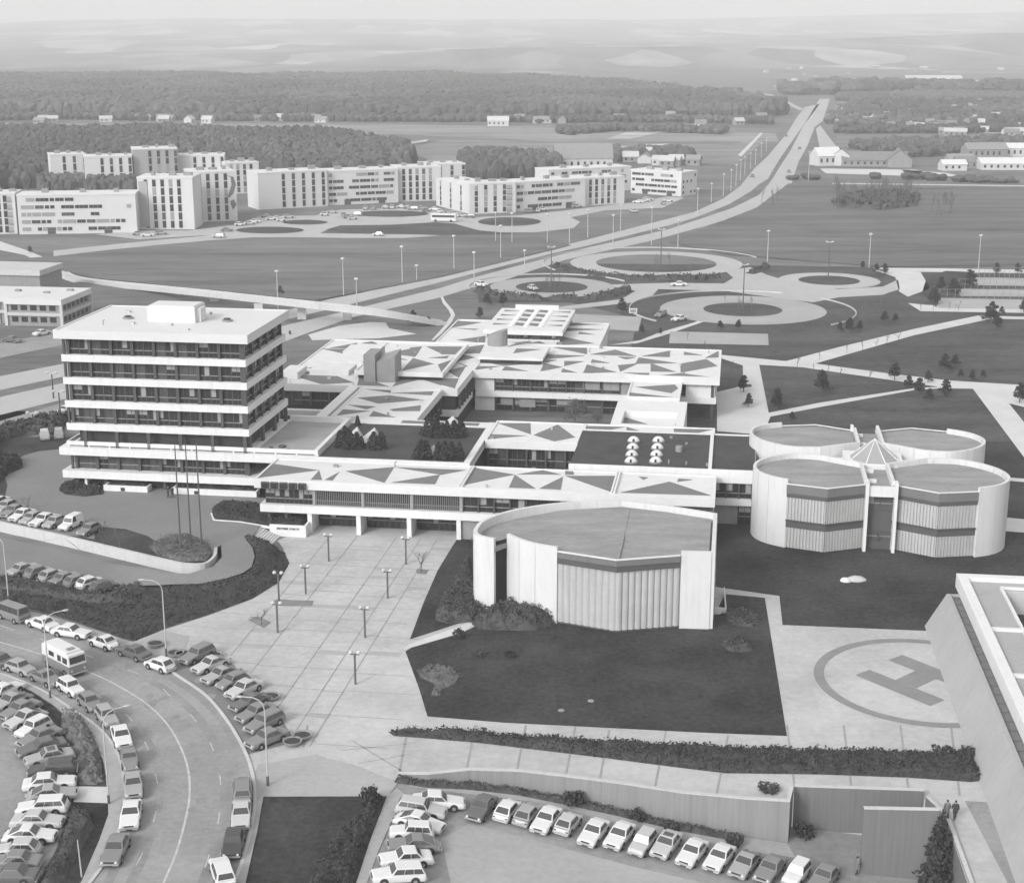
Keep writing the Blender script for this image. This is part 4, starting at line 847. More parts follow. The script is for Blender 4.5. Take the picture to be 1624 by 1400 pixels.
m = MB(); m.wallstrip([(f0[0], f0[1]-.48), (f1[0], f1[1]-.53), (f2[0], f2[1]-.48)], 0.3, 8.71, 8.82); bb(m, 'roof_edge', M_white, AU)
m = MB(); m.wallstrip([(f0[0], f0[1]+.05), (f1[0], f1[1]+.05), (f2[0], f2[1]+.05)], 0.2, 0, 0.3); bb(m, 'plinth', M_band, AU)
roof = leftw[:-1] + outer[:-1] + [(26.3, -25.5), (22.8, -25.6), (f2[0], f2[1]), f1, f0] + curv2[::-1]
inner = [(13+(p[0]-13)*.984, -18+(p[1]+18)*.984) for p in roof]
m = MB(); m.prism(inner, 7.6, 8.1); bb(m, 'lower_roof', M_roofm, AU)
main = smooth_line([(3.2, -22.6), (1.9, -19.6), (3.0, -15.6), (6.5, -11.6), (9.0, -10.2)], 6) + [(15, -8.2), (20.7, -9.6), (26.1, -11.7), (26.1, -25.3), (22.6, -25.4), (15.85, -28.1), (9.2, -26.3), (5.2, -24.9)]
main = [(13+(x-13)*.985, -18+(y+18)*.985) for x, y in main]; m = MB(); m.prism(main, 8.1, 8.55); m.wallstrip([(16.0, -26), (16.0, -9)], 0.5, 8.56, 8.60); m.box(15.7, 16.1, -27.6, -20, 8.56, 8.72); bb(m, 'roof', M_roofm, AU)
# --- clover-shaped lecture building ----------------------------------
CL = bthing('clover_lecture_building', 'white lecture building of four rounded drums around a small glass pyramid', 'lecture building', 47.4, 19)
cu, cv = 47.3, 19.1
def mir(pts, fx, fy):
    q = [((2*cu-x) if fx else x, (2*cv-y) if fy else y) for x, y in pts]
    return q[::-1] if fx != fy else q
for fx in (0, 1):
    for fy in (0, 1):
        # lobe near the front left; the others are mirror images. Plan runs counter-clockwise
        A0 = (45.6, 5.4); A1_ = (40.3, 2.7); A2_ = (35.4, 4.1)
        arc_ = smooth_line([A2_, (33.2, 5.4), (31.6, 7.4), (31.0, 10.0), (31.7, 13.0), (33.7, 15.6), (36.6, 17.2), (40.2, 17.0)], 5)
        poly = arc_[::-1]
        wall = [A2_] + arc_[1:] + [(45.6, 13.7), (45.6, 5.4)]
        roofp = [A1_, A2_] + arc_[1:] + [(45.6, 13.7), A0]
        ZT = 9.3
        wl = mir(wall, fx, fy); m = MB()
        m.wallstrip(wl if (fx != fy) else wl[::-1], 0.4, 0, ZT); bb(m, 'drum_wall', M_wall, CL)
        m = MB(); seams(m, wl if (fx != fy) else wl[::-1], 2.2, 0.2, ZT-.1); bb(m, 'wall_seams', M_concl, CL)
        rp = mir([(38.5+(x-38.5)*.982, 10+(y-10)*.982) for x, y in roofp], fx, fy); m = MB(); m.prism(rp, 8.35, 8.6); bb(m, 'drum_roof', M_roofm, CL)
        fc = mir([A2_, A1_, A0], fx, fy)
        if fx != fy: fc = fc[::-1]
        if fx != fy: fc = fc[::-1]
        s_ = [Vector(p) for p in fc]; cen = Vector((cu-9.0 if not fx else cu+9.0, cv-9.0 if not fy else cv+9.0))
        # orientation so that ribs and fascias stand outwards
        if (s_[1]-s_[0]).cross(cen-s_[0]) < 0: s_ = s_[::-1]
        def off(k): 
            out = []
            for i, p in enumerate(s_): out.append((p + (p-cen).normalized()*k)[:])
            return out
        if not fy:
            m = MB()
            for z0, z1 in ((0.15, 2.9), (3.95, 7.0)):
                for a, b in zip(s_, s_[1:]): ribbed(m, a, b, z0, z1, 0.42, 0.13, False)
            bb(m, 'ribbed_cladding', M_ribl, CL)
            m = MB(); m.wallstrip(off(.1), 0.3, 2.9, 3.95); bb(m, 'window_band', M_band, CL)
            m = MB(); m.wallstrip(off(.28), 0.12, 3.78, 3.93); bb(m, 'sun_shelf', M_frame, CL)
            m = MB(); m.wallstrip(off(.3), 0.5, 7.55, 8.7); bb(m, 'fascia', M_fascia, CL)
            m = MB(); m.wallstrip(off(.2), 0.4, 7.0, 7.52); bb(m, 'fascia', M_band, CL)
        else:
            m = MB(); m.wallstrip(off(.1), 0.4, 0, 8.6); bb(m, 'rear_wall', M_ribl, CL)
        m = MB(); m.wallstrip(off(.32), 0.25, 8.72, 8.82); bb(m, 'roof_edge', M_white, CL)
# cross passages
for (a0, a1, b0, b1, fr) in ((45.7, 49.0, 4.9, 14, 1), (45.7, 49.0, 24.2, 33.2, 0)):
    m = MB(); m.box(a0, a1, b0, b1, 7.6, 8.3); bb(m, 'passage_roof', M_roofm, CL)
    m = MB(); m.box(a0+0.1, a1-0.1, b0+0.6, b1-0.6, 0, 7.6); bb(m, 'passage_core', M_band, CL)
m = MB(); m.box(45.65, 48.95, 4.3, 4.9, 7.4, 8.7); bb(m, 'passage_beam', M_white, CL)
for u in (45.3, 48.95):
    m = MB(); m.box(u, u+0.4, 3.9, 5.4, 0, 9.35); m.box(u, u+0.4, 32.9, 34.3, 0, 9.35); bb(m, 'end_pier', M_white, CL)
for (z0, z1) in ((5.2, 7.3), (1.2, 2.4)): glaze(CL, 45.72, 48.92, 5.3, z0, z1, 2, 'front', cols=0, tr=0.5)
m = MB(); m.box(45.7, 48.9, 5.35, 5.6, 0, 7.4); bb(m, 'passage_wall', M_band, CL)
for v in (7.5, 12.2, 26, 31): 
    m = MB(); m.box(45.75, 46.9, v, v+0.4, 8.3, 8.75); bb(m, 'beam_end', M_white, CL)
m = MB(); m.box(36.5, 58.5, 16.5, 21.8, 0, 7.7); bb(m, 'centre_block', M_white, CL)
m = MB(); m.prism([(44.5, 14.2), (50.2, 14.2), (51.2, 16.4), (51.2, 21.8), (43.4, 21.8), (43.4, 16.4)], 7.7, 8.75); bb(m, 'centre_block', M_white, CL)
n = 8; ap = (47.4, 18.1, 11.5); base = [(47.4+3.5*math.cos(R(22.5+45*i)), 17.9+3.5*math.sin(R(22.5+45*i)), 8.78) for i in range(n)]
m = MB(); m.add(base+[ap], [(i, (i+1) % n, n) for i in range(n)]); py_ = bb(m, 'glass_pyramid', mat('pyramid_glazing', 0.30, rough=0.3, amp=0.1, scale=3, spec=0.6), CL)
m = MB()
for b in base: m.tube(b, ap, 0.08, 0.05, 6)
for i in range(n): m.tube(base[i], base[(i+1) % n], 0.1, 0.1, 6)
bb(m, 'pyramid_ribs', M_white, CL)
# --- building with slanting concrete wall, lower right ---------------
DW = Vector((0.12705, 0.99190)); EW = Vector((DW.y, -DW.x)); BW = P(1466, 993)
def wb(a, o, z): q = Vector(BW[:2]) + DW*a + EW*o; return (q.x, q.y, z)
RB = thing('slanted_concrete_building', 'big pale concrete building with slanting side wall and sunken roof court beside the helipad', 'building', (BW.x+8, BW.y-20, 0))
def rbb(m, name, mt): m.shift(-(BW.x+8), -(BW.y-20)); return m.build(name, mt, RB)
HB = 4.05; EN = -95
m = MB(); m.add([wb(0, 0, 0), wb(EN, 0, 0), wb(EN, 2.2, HB), wb(0, 2.2, HB), wb(0, 2.6, HB), wb(EN, 2.6, HB), wb(0, 30, 0), wb(0, 30, HB)],
    [(0, 3, 2, 1), (3, 4, 5, 2), (0, 6, 7, 4, 3)]); rbb(m, 'slanting_wall', M_slant)
m = MB(); m.add([wb(0.02, 2.6, HB-.35), wb(EN, 2.6, HB-.35), wb(EN, 5, HB-.35), wb(0.02, 5, HB-.35), wb(0.02, 2.6, HB), wb(EN, 2.6, HB)], [(0, 3, 2, 1)])
for k in range(34):
    a = -0.4-k*2.0; m.add([wb(a, 2.62, HB-.34), wb(a-.14, 2.62, HB-.34), wb(a-.14, 4.2, HB-.3), wb(a, 4.2, HB-.3)], [(0, 1, 2, 3)], 1)
rbb(m, 'gutter_ledge', [M_conc, M_band])
def bar(a0, a1, o0, o1, z0, z1, mi=0, mb=None):
    mb.add([wb(a0, o0, z0), wb(a1, o0, z0), wb(a1, o1, z0), wb(a0, o1, z0), wb(a0, o0, z1), wb(a1, o0, z1), wb(a1, o1, z1), wb(a0, o1, z1)], [(0,1,2,3), (7,6,5,4), (0,4,5,1), (1,5,6,2), (2,6,7,3), (3,7,4,0)], mi)
m = MB(); bar(3.2, EN, 3.6, 4.7, 3.8, 5.4, 0, m); bar(3.2, 2.0, 4.7, 30, 3.8, 5.4, 0, m); rbb(m, 'parapet', M_white)
m = MB(); bar(2.0, EN, 4.7, 8.0, 3.8, 4.9, 0, m); bar(2.0, 0.0, 8.0, 30, 3.8, 4.9, 0, m); rbb(m, 'roof_walk', M_slant)
m = MB(); bar(0.1, EN, 7.9, 8.15, 4.9, 5.2, 0, m); bar(0.0, -.3, 8.15, 30, 4.9, 5.2, 0, m)
for a in (-12.5, -24.5, -36.5): bar(a, a-.5, 4.7, 7.9, 4.9, 5.2, 0, m)
rbb(m, 'kerb_rail', M_white)
m = MB(); bar(-0.3, EN, 8.15, 30, 0, 2.2, 0, m); rbb(m, 'roof_court', M_roofgrass)
m = MB(); bar(-.3, -.6, 8.15, 30, 2.2, 4.85, 0, m); rbb(m, 'court_wall', M_concl)
# H of the landing pad
hp = MB()
def dirp(p, q_, w):
    a = Vector(p); b = Vector(q_); d = (b-a).normalized(); s2 = Vector((-d.y, d.x))*w/2
    return [(*(a-s2), .055), (*(b-s2), .055), (*(b+s2), .055), (*(a+s2), .055)]
b1a, b1b = Vector((36.86, 148.71)), Vector((42.68, 141.15)); b2a = Vector((41.27, 152.66)); b2b = b2a + (b1b-b1a)
hp.face(dirp(b1a, b1b, 2.28)); hp.face(dirp(b2a, b2b, 2.28))
c1 = b1a.lerp(b1b, .5); c2 = b2a.lerp(b2b, .5); dd = (c2-c1).normalized(); hp.face(dirp(c1+dd*1.16, c2-dd*1.16, 2.6))
struct('helipad_letter', hp, MATS['helipad_paint'])
# --- retaining walls -------------------------------------------------
RW = thing('retaining_wall', 'long board marked concrete retaining wall above the lower car park', 'retaining wall', (pitfoot[4].x, pitfoot[4].y, 0))
m = MB(); pf = [(p.x-pitfoot[4].x, p.y-pitfoot[4].y) for p in pitfoot]; pzs = [pit_z(p.x)-0.1 for p in pitfoot]
topz = [0.25 + 0.55*min(1, i/2) for i in range(len(pf))]
m.wallstrip(pf, 0.35, lambda i: pzs[i], lambda i: topz[i]); m.build('wall', M_conc2, RW)
m = MB(); m.wallstrip([(p[0], p[1]) for p in offset_line(pf, -0.04)], 0.43, lambda i: topz[i]+.003, lambda i: topz[i]+0.09); m.build('coping', M_concl, RW)
def cwall(label, a, b, th, z0, z1, cop=True):
    t = thing('concrete_wall', label, 'retaining wall', (a.x, a.y, 0)); q = MB(); d = (b-a); q.wallstrip([(0, 0), (d.x, d.y)], th, z0, z1); q.build('wall', M_conc, t)
    q = MB(); q.wallstrip([(0, 0), (d.x, d.y)], th+.05, z1+.003, z1+.1); q.build('coping', M_concl, t)
K0 = pitfoot[-1]
cwall('short concrete return wall at the corner of the sunken court', Vector((K0.x, K0.y, 0)), Vector((K1.x, K1.y, 0)), 0.3, -3.4, 0.72)
cwall('board marked concrete wall at the back of the sunken court', Vector((K1.x+.1, K1.y, 0)), Vector((K2.x, K2.y, 0)), 0.35, -3.6, 0.7)
KA = PP(1364, 1385); KB = PP(1481, 1397)
zk = zat((1364, 1385), pit_z(KA.x), 1283)
cwall('free standing board marked wall nearest the two walking people', Vector((KA.x, KA.y, 0)), Vector((KB.x, KB.y, 0)), 0.35, -5.5, zk)
cwall('concrete side wall of the sunken court below the walking people', Vector((K2.x+.05, K2.y-.3, 0)), Vector((K3.x, K3.y, 0)), 0.3, -4.2, 0.3)
cwall('long concrete side wall below the paved path in the lower right corner', Vector((K3.x+.02, K3.y-.35, 0)), Vector((K5.x, K5.y, 0)), 0.3, -5.5, 0.12)
# retaining wall of the upper drive
wl = [P(x, y, 1.2) for x, y in UPW]
DR = thing('drive_retaining_wall', 'pale curved retaining wall below the upper drive and its row of parked cars', 'retaining wall', (wl[4].x, wl[4].y, 0))
pf = [(p.x-wl[4].x, p.y-wl[4].y) for p in wl]; pf = smooth_line(pf, 4)
m = MB(); m.wallstrip(pf, 0.4, -0.1, 1.42); m.build('wall', M_concl, DR)
# white planter wall with lettering and steps by the entrance
PL = bthing('entrance_planter', 'low white planter wall with a small line of grey lettering beside the plaza steps', 'planter', -30, 0, 0)
pw = [PG(334, 815), PG(338, 826), PG(380, 829), PG(440, 834)]; pu = [toUV(p.x, p.y) for p in pw]
m = MB(); m.wallstrip([pu[0], pu[1], pu[2], (-32.6, -0.9)], 0.2, 1.0, 1.33); m.wallstrip([(-32.6, -0.9), (-27.6, -0.9), (-27.6, 1.1)], 0.3, -0.05, 1.6)
bb(m, 'wall', M_white, PL)
m = MB(); m.prism([(pu[0][0]+.2, pu[0][1]+4.5), (pu[0][0]+.3, pu[0][1]), (pu[1][0]+.3, pu[1][1]+.3), (pu[2][0], pu[2][1]+.3), (-32.6, -.55), (-27.95, -.55), (-27.95, 3.6), (-33, 7)], 0.9, 1.3); bb(m, 'soil', M_bed, PL)
m = MB(); m.box(-31.7, -28.4, -0.955, -0.93, 0.93, 1.35); sg = bb(m, 'nameplate', M_white, PL)
def text(body, size, name, mt, parent, loc, rot, ext=0.01):
    c = bpy.data.curves.new(name, 'FONT'); c.body = body; c.size = size; c.extrude = ext; c.align_x = 'CENTER'; c.align_y = 'CENTER'
    o = bpy.data.objects.new(name, c); COL.objects.link(o); dg = bpy.context.evaluated_depsgraph_get(); me = bpy.data.meshes.new_from_object(o.evaluated_get(dg)); bpy.data.objects.remove(o)
    me.materials.clear(); me.materials.append(mt); o = bpy.data.objects.new(name, me); COL.objects.link(o); o.parent = parent; o.location = loc; o.rotation_euler = rot; return o
rl = random.Random(4); lt = MB(); uu = -31.55
for grp in (10, 9):
    for k in range(grp):
        lt.box(uu, uu+0.05, -0.985, -0.96, 1.0, 1.28); lt.box(uu+0.05, uu+0.12, -0.985, -0.96, rl.choice((1.0, 1.12, 1.23)), 1.28); uu += 0.155
    uu += 0.14
bb(lt, 'lettering', M_band, PL)
ST_ = bthing('plaza_steps', 'broad pale steps climbing from the plaza to the upper drive', 'steps', -33, -2)
m = MB(); s0 = PG(404, 832); s1 = PG(395, 847)
a0 = P(410, 833, 1.2); a1 = P(396, 846, 1.2); b0 = P(444, 851, 0); b1 = P(432, 863, 0)
a0, a1, b0, b1 = [Vector(toUV(p.x, p.y)) for p in (a0, a1, b0, b1)]
for k in range(9):
    t0, t1 = k/9, (k+1)/9; z = 1.2*(1-t1)+0.13
    m.prism([tuple(a0.lerp(b0, t0)), tuple(a1.lerp(b1, t0)), tuple(a1.lerp(b1, t1)), tuple(a0.lerp(b0, t1))], -0.1, z, 0)
bb(m, 'step_flight', M_path, ST_)

# roof clutter: vents, hatches and pipes spread over the flat roofs
rv = random.Random(12)
for t, (a0, a1, b0, b1), z, n in ((C2, (-36, -22, 63, 86), 8.7, 5), (C2, (-47, -20, 57, 61), 7.4, 3), (C1, (-33, -20.5, 36, 55), 7.4, 3), (S, (-16, 25, 72.5, 77), 7.4, 3), (S, (-4, 25, 79, 94), 7.4, 7), (E_, (-33, 25, 2, 10.5), 7.1, 4), (F1, (-7, 5, 25.5, 35), 7.4, 2), (L_, (-28, 2, 96, 98), 7.38, 4), (T, (-65, -41, 15, 20), 24.3, 4), (T, (-65, -41, 26, 32), 24.3, 3)):
    for k in range(n):
        x, y = rv.uniform(a0, a1), rv.uniform(b0, b1); m = MB(); q = rv.random()
        if q < .4: m.cyl(x, y, z, z+rv.uniform(.25, .5), rv.uniform(.12, .25), 10)
        elif q < .7: w_ = rv.uniform(.4, .8); m.box(x, x+w_, y, y+w_*.8, z, z+.28); m.box(x-.05, x+w_+.05, y-.05, y+w_*.8+.05, z+.28, z+.33)
        else: m.tube((x, y, z), (x, y, z+.7), .07, .07, 8); m.tube((x, y, z+.7), (x+.25, y, z+.8), .07, .07, 8)
        bb(m, 'roof_vent', rv.choice([M_panel, M_framel, M_concl]), t)
# ------------------------------------------------------------------ vehicles
def car_spec(kind):
    """returns a list of (part name, mesh, material slot is paint?) in car space: x forward, z up"""
    D = dict(
        sedan=dict(L=4.35, Wd=1.66, hood=.80, belt=.88, deck=.86, prof=[(.80,.88),(.30,1.36),(-.75,1.37),(-1.28,.90)], nw=2),
        saloon=dict(L=4.55, Wd=1.72, hood=.78, belt=.86, deck=.84, prof=[(.72,.86),(.15,1.33),(-.95,1.34),(-1.55,.88)], nw=2),
        hatch=dict(L=3.55, Wd=1.54, hood=.80, belt=.88, deck=.80, prof=[(.72,.88),(.28,1.36),(-1.05,1.37),(-1.62,.86)], nw=2),
        wagon=dict(L=4.3, Wd=1.66, hood=.80, belt=.90, deck=.88, prof=[(.70,.90),(.25,1.42),(-1.75,1.42),(-2.05,.90)], nw=3),
        boxy=dict(L=3.65, Wd=1.50, hood=.86, belt=.92, deck=.88, prof=[(.62,.92),(.34,1.46),(-1.40,1.46),(-1.70,.90)], nw=3),
        beetle=dict(L=3.95, Wd=1.54, hood=.82, belt=.90, deck=.72, prof=[(.62,.90),(.30,1.32),(-.2,1.46),(-.75,1.38),(-1.35,.98)], nw=2, round=1),
        fastback=dict(L=4.35, Wd=1.66, hood=.76, belt=.84, deck=.66, prof=[(.78,.84),(.18,1.31),(-.55,1.32),(-1.75,.80)], nw=2),
        van=dict(L=4.3, Wd=1.75, hood=1.05, belt=1.1, deck=1.05, prof=[(2.0,1.1),(1.75,1.88),(-1.9,1.9),(-2.05,1.08)], nw=4),
        panelvan=dict(L=3.9, Wd=1.6, hood=.86, belt=.92, deck=.9, prof=[(.75,.92),(.42,1.55),(.1,1.74),(-1.75,1.74),(-1.9,.92)], nw=1),
    )[kind]
    L, Wd, hood, belt, deck, prof = D['L'], D['Wd'], D['hood'], D['belt'], D['deck'], D['prof']
    h = L/2; w = Wd/2; parts = []
    zb = .24; rd = D.get('round')
    if rd: st = [(-h, .55, .62), (-h+.25, .78, .80), (-h+.7, .92, .90), (prof[-1][0], .98, prof[-1][1]), (prof[0][0], 1.0, belt), (h-.7, .95, hood), (h-.25, .80, .68), (h, .55, .50)]
    else: st = [(-h, .90, deck-.16), (-h+.10, .96, deck-.03), (-h+.35, .985, deck), (prof[-1][0], 1.0, max(deck, prof[-1][1]-.02)), (prof[0][0], 1.0, belt), (h-.55, .99, hood-.03), (h-.12, .96, hood-.08), (h, .90, hood-.20)]
    m = MB(); n = 8
    for x, k, zt in st:
        for y, z in ((-w*k*.90, zb), (-w*k*.985, zb+.12), (-w*k, (zb+zt)/2), (-w*k*.965, zt-.08), (-w*k*.86, zt)): m.v.append((x, y, z))
        for y, z in ((w*k*.86, zt), (w*k*.965, zt-.08), (w*k, (zb+zt)/2), (w*k*.985, zb+.12), (w*k*.90, zb)): m.v.append((x, y, z))
    for i in range(len(st)-1):
        for j in range(10):
            a = i*10+j; b = i*10+(j+1) % 10; m.f.append([a, b, b+10, a+10]); m.m.append(0)
    m.f.append(list(range(10))[::-1]); m.m.append(0); m.f.append([(len(st)-1)*10+j for j in range(10)]); m.m.append(0)
    m.f = [f[::-1] for f in m.f]
    # cabin shell
    zr = max(p[1] for p in prof)
    def yw(z): return w*(.955 - .21*(z-belt)/(zr-belt)) if z > belt else w*.93
    c0 = [(x, -yw(z), z) for x, z in prof]; c1 = [(x, yw(z), z) for x, z in prof]; k = len(prof)
    drop = [(prof[-1][0], -w*.93, belt-.12), (prof[0][0], -w*.93, belt-.12)]
    m.add(c0+c1, [tuple(range(k)), tuple(range(k, 2*k))[::-1]] + [(i, k+i, k+i+1, i+1) for i in range(k-1)])
    if zr > 1.5 and kind != 'panelvan': pass
    body = m.mesh('body_'+kind, [PAINT['white']], smooth=False, bevel=0.035); parts.append(('body', body, 1))
    def lerp(a, b, t): return tuple(a[i]+(b[i]-a[i])*t for i in range(3))
    def pane(a, b, c, d, nv):     # glass quad lifted off the shell
        q = MB(); nv = Vector(nv)*.018; q.face([tuple(Vector(p)+nv) for p in (a, b, c, d)]); return q
    A, B = c0[0], c0[1]; A2, B2 = c1[0], c1[1]
    ws = pane(lerp(lerp(A, B, .10), lerp(A2, B2, .10), .06), lerp(lerp(A, B, .10), lerp(A2, B2, .10), .94), lerp(lerp(A, B, .90), lerp(A2, B2, .90), .93), lerp(lerp(A, B, .90), lerp(A2, B2, .90), .07), (.7, 0, .7))
    parts.append(('windscreen', ws.mesh('windscreen', M_carglass), 0))
    if kind != 'panelvan':
        A, B = c0[-1], c0[-2]; A2, B2 = c1[-1], c1[-2]
        rw = pane(lerp(lerp(A, B, .14), lerp(A2, B2, .14), .92), lerp(lerp(A, B, .14), lerp(A2, B2, .14), .08), lerp(lerp(A, B, .88), lerp(A2, B2, .88), .09), lerp(lerp(A, B, .88), lerp(A2, B2, .88), .91), (-.7, 0, .7))
        parts.append(('rear_window', rw.mesh('rear_window', M_carglass), 0))
    zt_, zl = zr-.085, belt+.07
    def xat(z, front):
        if front: (x0, z0), (x1, z1) = prof[0], prof[1]
        else: (x0, z0), (x1, z1) = prof[-1], prof[-2]
        t = min(1, (z-z0)/(z1-z0)); return x0+(x1-x0)*t
    fb, ft, rb_, rt = xat(zl, 1)-.10, xat(zt_, 1)-.06, xat(zl, 0)+.12, xat(zt_, 0)+.10
    nw = D['nw']
    if kind == 'panelvan': rb_, rt = fb-.85, fb-.85; ft = fb-.25
    for s_ in (-1, 1):
        for i in range(nw):
            g_ = .045; t0, t1 = i/nw, (i+1)/nw
            xb0 = fb+(rb_-fb)*t0-(g_ if i else 0); xb1 = fb+(rb_-fb)*t1; xt0 = ft+(rt-ft)*t0-(g_ if i else 0); xt1 = ft+(rt-ft)*t1
            y0, y1 = s_*(yw(zl)+.014), s_*(yw(zt_)+.014)
            pts = [(xb0, y0, zl), (xt0, y1, zt_), (xt1, y1, zt_), (xb1, y0, zl)]
            q = MB(); q.face(pts if s_ < 0 else pts[::-1]); parts.append(('side_window', q.mesh('side_window', M_carglass), 0))
    for s_ in (-1, 1):
        q = MB(); x = (h+.03)*s_; q.box(min(x-.07*s_, x+.05*s_), max(x-.07*s_, x+.05*s_), -w*.93, w*.93, .38, .50); parts.append(('bumper', q.mesh('bumper', M_chrome), 0))
    for s_ in (-1, 1):
        q = MB(); q.tube((h-.05, s_*w*.66, .60), (h+.015, s_*w*.66, .60), .10, .10, 10); parts.append(('headlight', q.mesh('headlight', M_light), 0))
        q = MB(); q.box(-h-.012, -h+.05, s_*w*.70-.12, s_*w*.70+.12, .56, .68); parts.append(('tail_light', q.mesh('tail_light', M_tail), 0))
    wb_ = L*.29; 
    arch = MB()
    for x in (-wb_, wb_):
        for s_ in (-1, 1): arch.tube((x, s_*(w*.93), .34), (x, s_*(w+.006), .34), .37, .37, 16)
    parts.append(('wheel_arch', arch.mesh('wheel_arch', M_dark), 0))
    for x in (-wb_, wb_):
        for s_ in (-1, 1):
            q = MB(); q.tube((x, s_*(w*.80), .30), (x, s_*(w+.02), .30), .30, .30, 16); parts.append(('wheel', q.mesh('wheel', M_tyre), 0, [('rim', (x, s_*(w+.022), .30), s_)]))
    q = MB(); q.box(h+.005, h+.06, -.26, .26, .26, .37) ; parts.append(('number_plate', q.mesh('number_plate', M_dark), 0))
    if kind in ('sedan', 'saloon', 'wagon', 'fastback'):
        q = MB(); q.box(h-.03, h+.012, -w*.48, w*.48, .53, .66); parts.append(('grille', q.mesh('grille', M_dark), 0))
    return parts
SPEC = {}
RIM = MB(); RIM.tube((0, -.004, 0), (0, .004, 0), .17, .17, 12); RIMM = RIM.mesh('rim', M_rim)
BODYC = {}
def make_car(kind, paint, label, loc, rz, group, cat='car', slope=None, sunroof=False):
    if kind not in SPEC: SPEC[kind] = car_spec(kind)
    t = thing({'van': 'minibus', 'panelvan': 'delivery_van', 'wagon': 'estate_car', 'beetle': 'rounded_car'}.get(kind, 'parked_car'), label, cat, loc, rz, group)
    if slope: t.rotation_euler = (0, slope, rz)
    for p in SPEC[kind]:
        me = p[1]
        if p[2]:
            key = (kind, paint)
            if key not in BODYC:
                me2 = me.copy(); me2.materials[0] = PAINT[paint]; BODYC[key] = me2
            me = BODYC[key]
        o = inst(p[0], me, t)
        if len(p) > 3:
            for nm, lc, s_ in p[3]: inst(nm, RIMM, o, lc)
    if sunroof:
        q = MB(); q.box(-.55, .15, -.42, .42, 1.375, 1.40); q.build('sunroof', M_carglass, t)
    return t
def heading(a, b): d = b-a; return math.atan2(d.y, d.x)
COLN = dict(white='white', cream='pale', silver='light grey', grey='mid grey', dark='dark', black='black')
KN = dict(sedan='saloon car', saloon='long saloon car', hatch='small hatchback', wagon='estate car', boxy='small boxy car', beetle='rounded beetle-shaped car', fastback='fastback car', van='minibus', panelvan='delivery van')
def row(cars, place, where, group, look=GZ, fn=None, hd=None):
    """cars: (px, py, kind, paint[, heading px offset]) ; place words the row's own spot"""
    for i, c in enumerate(cars):
        p = fn(c[0], c[1]) if fn else PG(c[0], c[1])
        dx, dy = (c[4] if len(c) > 4 else hd)
        q = fn(c[0]+dx, c[1]+dy) if fn else PG(c[0]+dx, c[1]+dy)
        k, pc = c[2], c[3]
        lab = '%s %s, %s %s' % (COLN[pc], KN[k], ORD[i], where)
        t = make_car(k, pc, lab, (p.x, p.y, p.z+(.035 if not fn else 0.02)), heading(p, q), group, 'van' if k in ('van', 'panelvan') else 'car', sunroof=(len(c) > 5))
        if fn:
            rz = heading(p, q); t.rotation_euler = (Vector((0.092, 0, 1)).to_track_quat('Z', 'Y').to_euler())
            from mathutils import Matrix
            nrm = Vector((0.092, 0, 1)).normalized(); fw = Vector((math.cos(rz), math.sin(rz), 0)); fw = (fw - nrm*fw.dot(nrm)).normalized(); lf = nrm.cross(fw)
            t.rotation_euler = Matrix((fw, lf, nrm)).transposed().to_euler()
row([(22, 983, 'van', 'grey'), (68, 997, 'sedan', 'white'), (114, 1009, 'saloon', 'white', (20, 3)), (165, 1027, 'beetle', 'white'), (213, 1043, 'sedan', 'dark'), (254, 1062, 'hatch', 'white')],
    0, 'from left along the kerb below the hedge bank', 'cars parked along the upper kerb of the curving road', hd=(-22, -8))
row([(2, 1056, 'sedan', 'dark', (20, 6)), (33, 1067, 'hatch', 'silver', (20, 7)), (73, 1083, 'fastback', 'grey', (20, 9)), (113, 1100, 'boxy', 'white', (18, 10)), (143, 1122, 'hatch', 'grey', (14, 13)), (170, 1146, 'boxy', 'silver', (13, 15)), (193, 1176, 'sedan', 'white', (6, 18)), (206, 1213, 'beetle', 'grey', (3, 20)), (212, 1253, 'sedan', 'silver', (1, 20)), (208, 1300, 'saloon', 'white', (-3, 20)), (184, 1357, 'saloon', 'grey', (-10, 22))],
    0, 'from top along the inner kerb of the curving road', 'cars parked along the inner kerb of the curving road')
row([(385, 1262, 'wagon', 'grey', (0, -20)), (383, 1300, 'sedan', 'cream', (-1, 20)), (371, 1346, 'sedan', 'black', (-4, 20)), (353, 1392, 'wagon', 'white', (-7, -20))],
    0, 'from top along the outer kerb beside the lower lawn', 'cars parked along the outer kerb beside the lower lawn')
row([(313, 1047, 'wagon', 'grey'), (335, 1061, 'fastback', 'cream'), (351, 1078, 'fastback', 'silver'), (370, 1089, 'hatch', 'grey'), (388, 1101, 'sedan', 'cream'), (397, 1121, 'fastback', 'dark'), (408, 1139, 'sedan', 'grey'), (420, 1155, 'wagon', 'grey'), (424, 1179, 'sedan', 'grey')],
    0, 'from top in the slanting row beside the plaza', 'cars in the slanting row beside the plaza', hd=(-20, 8))
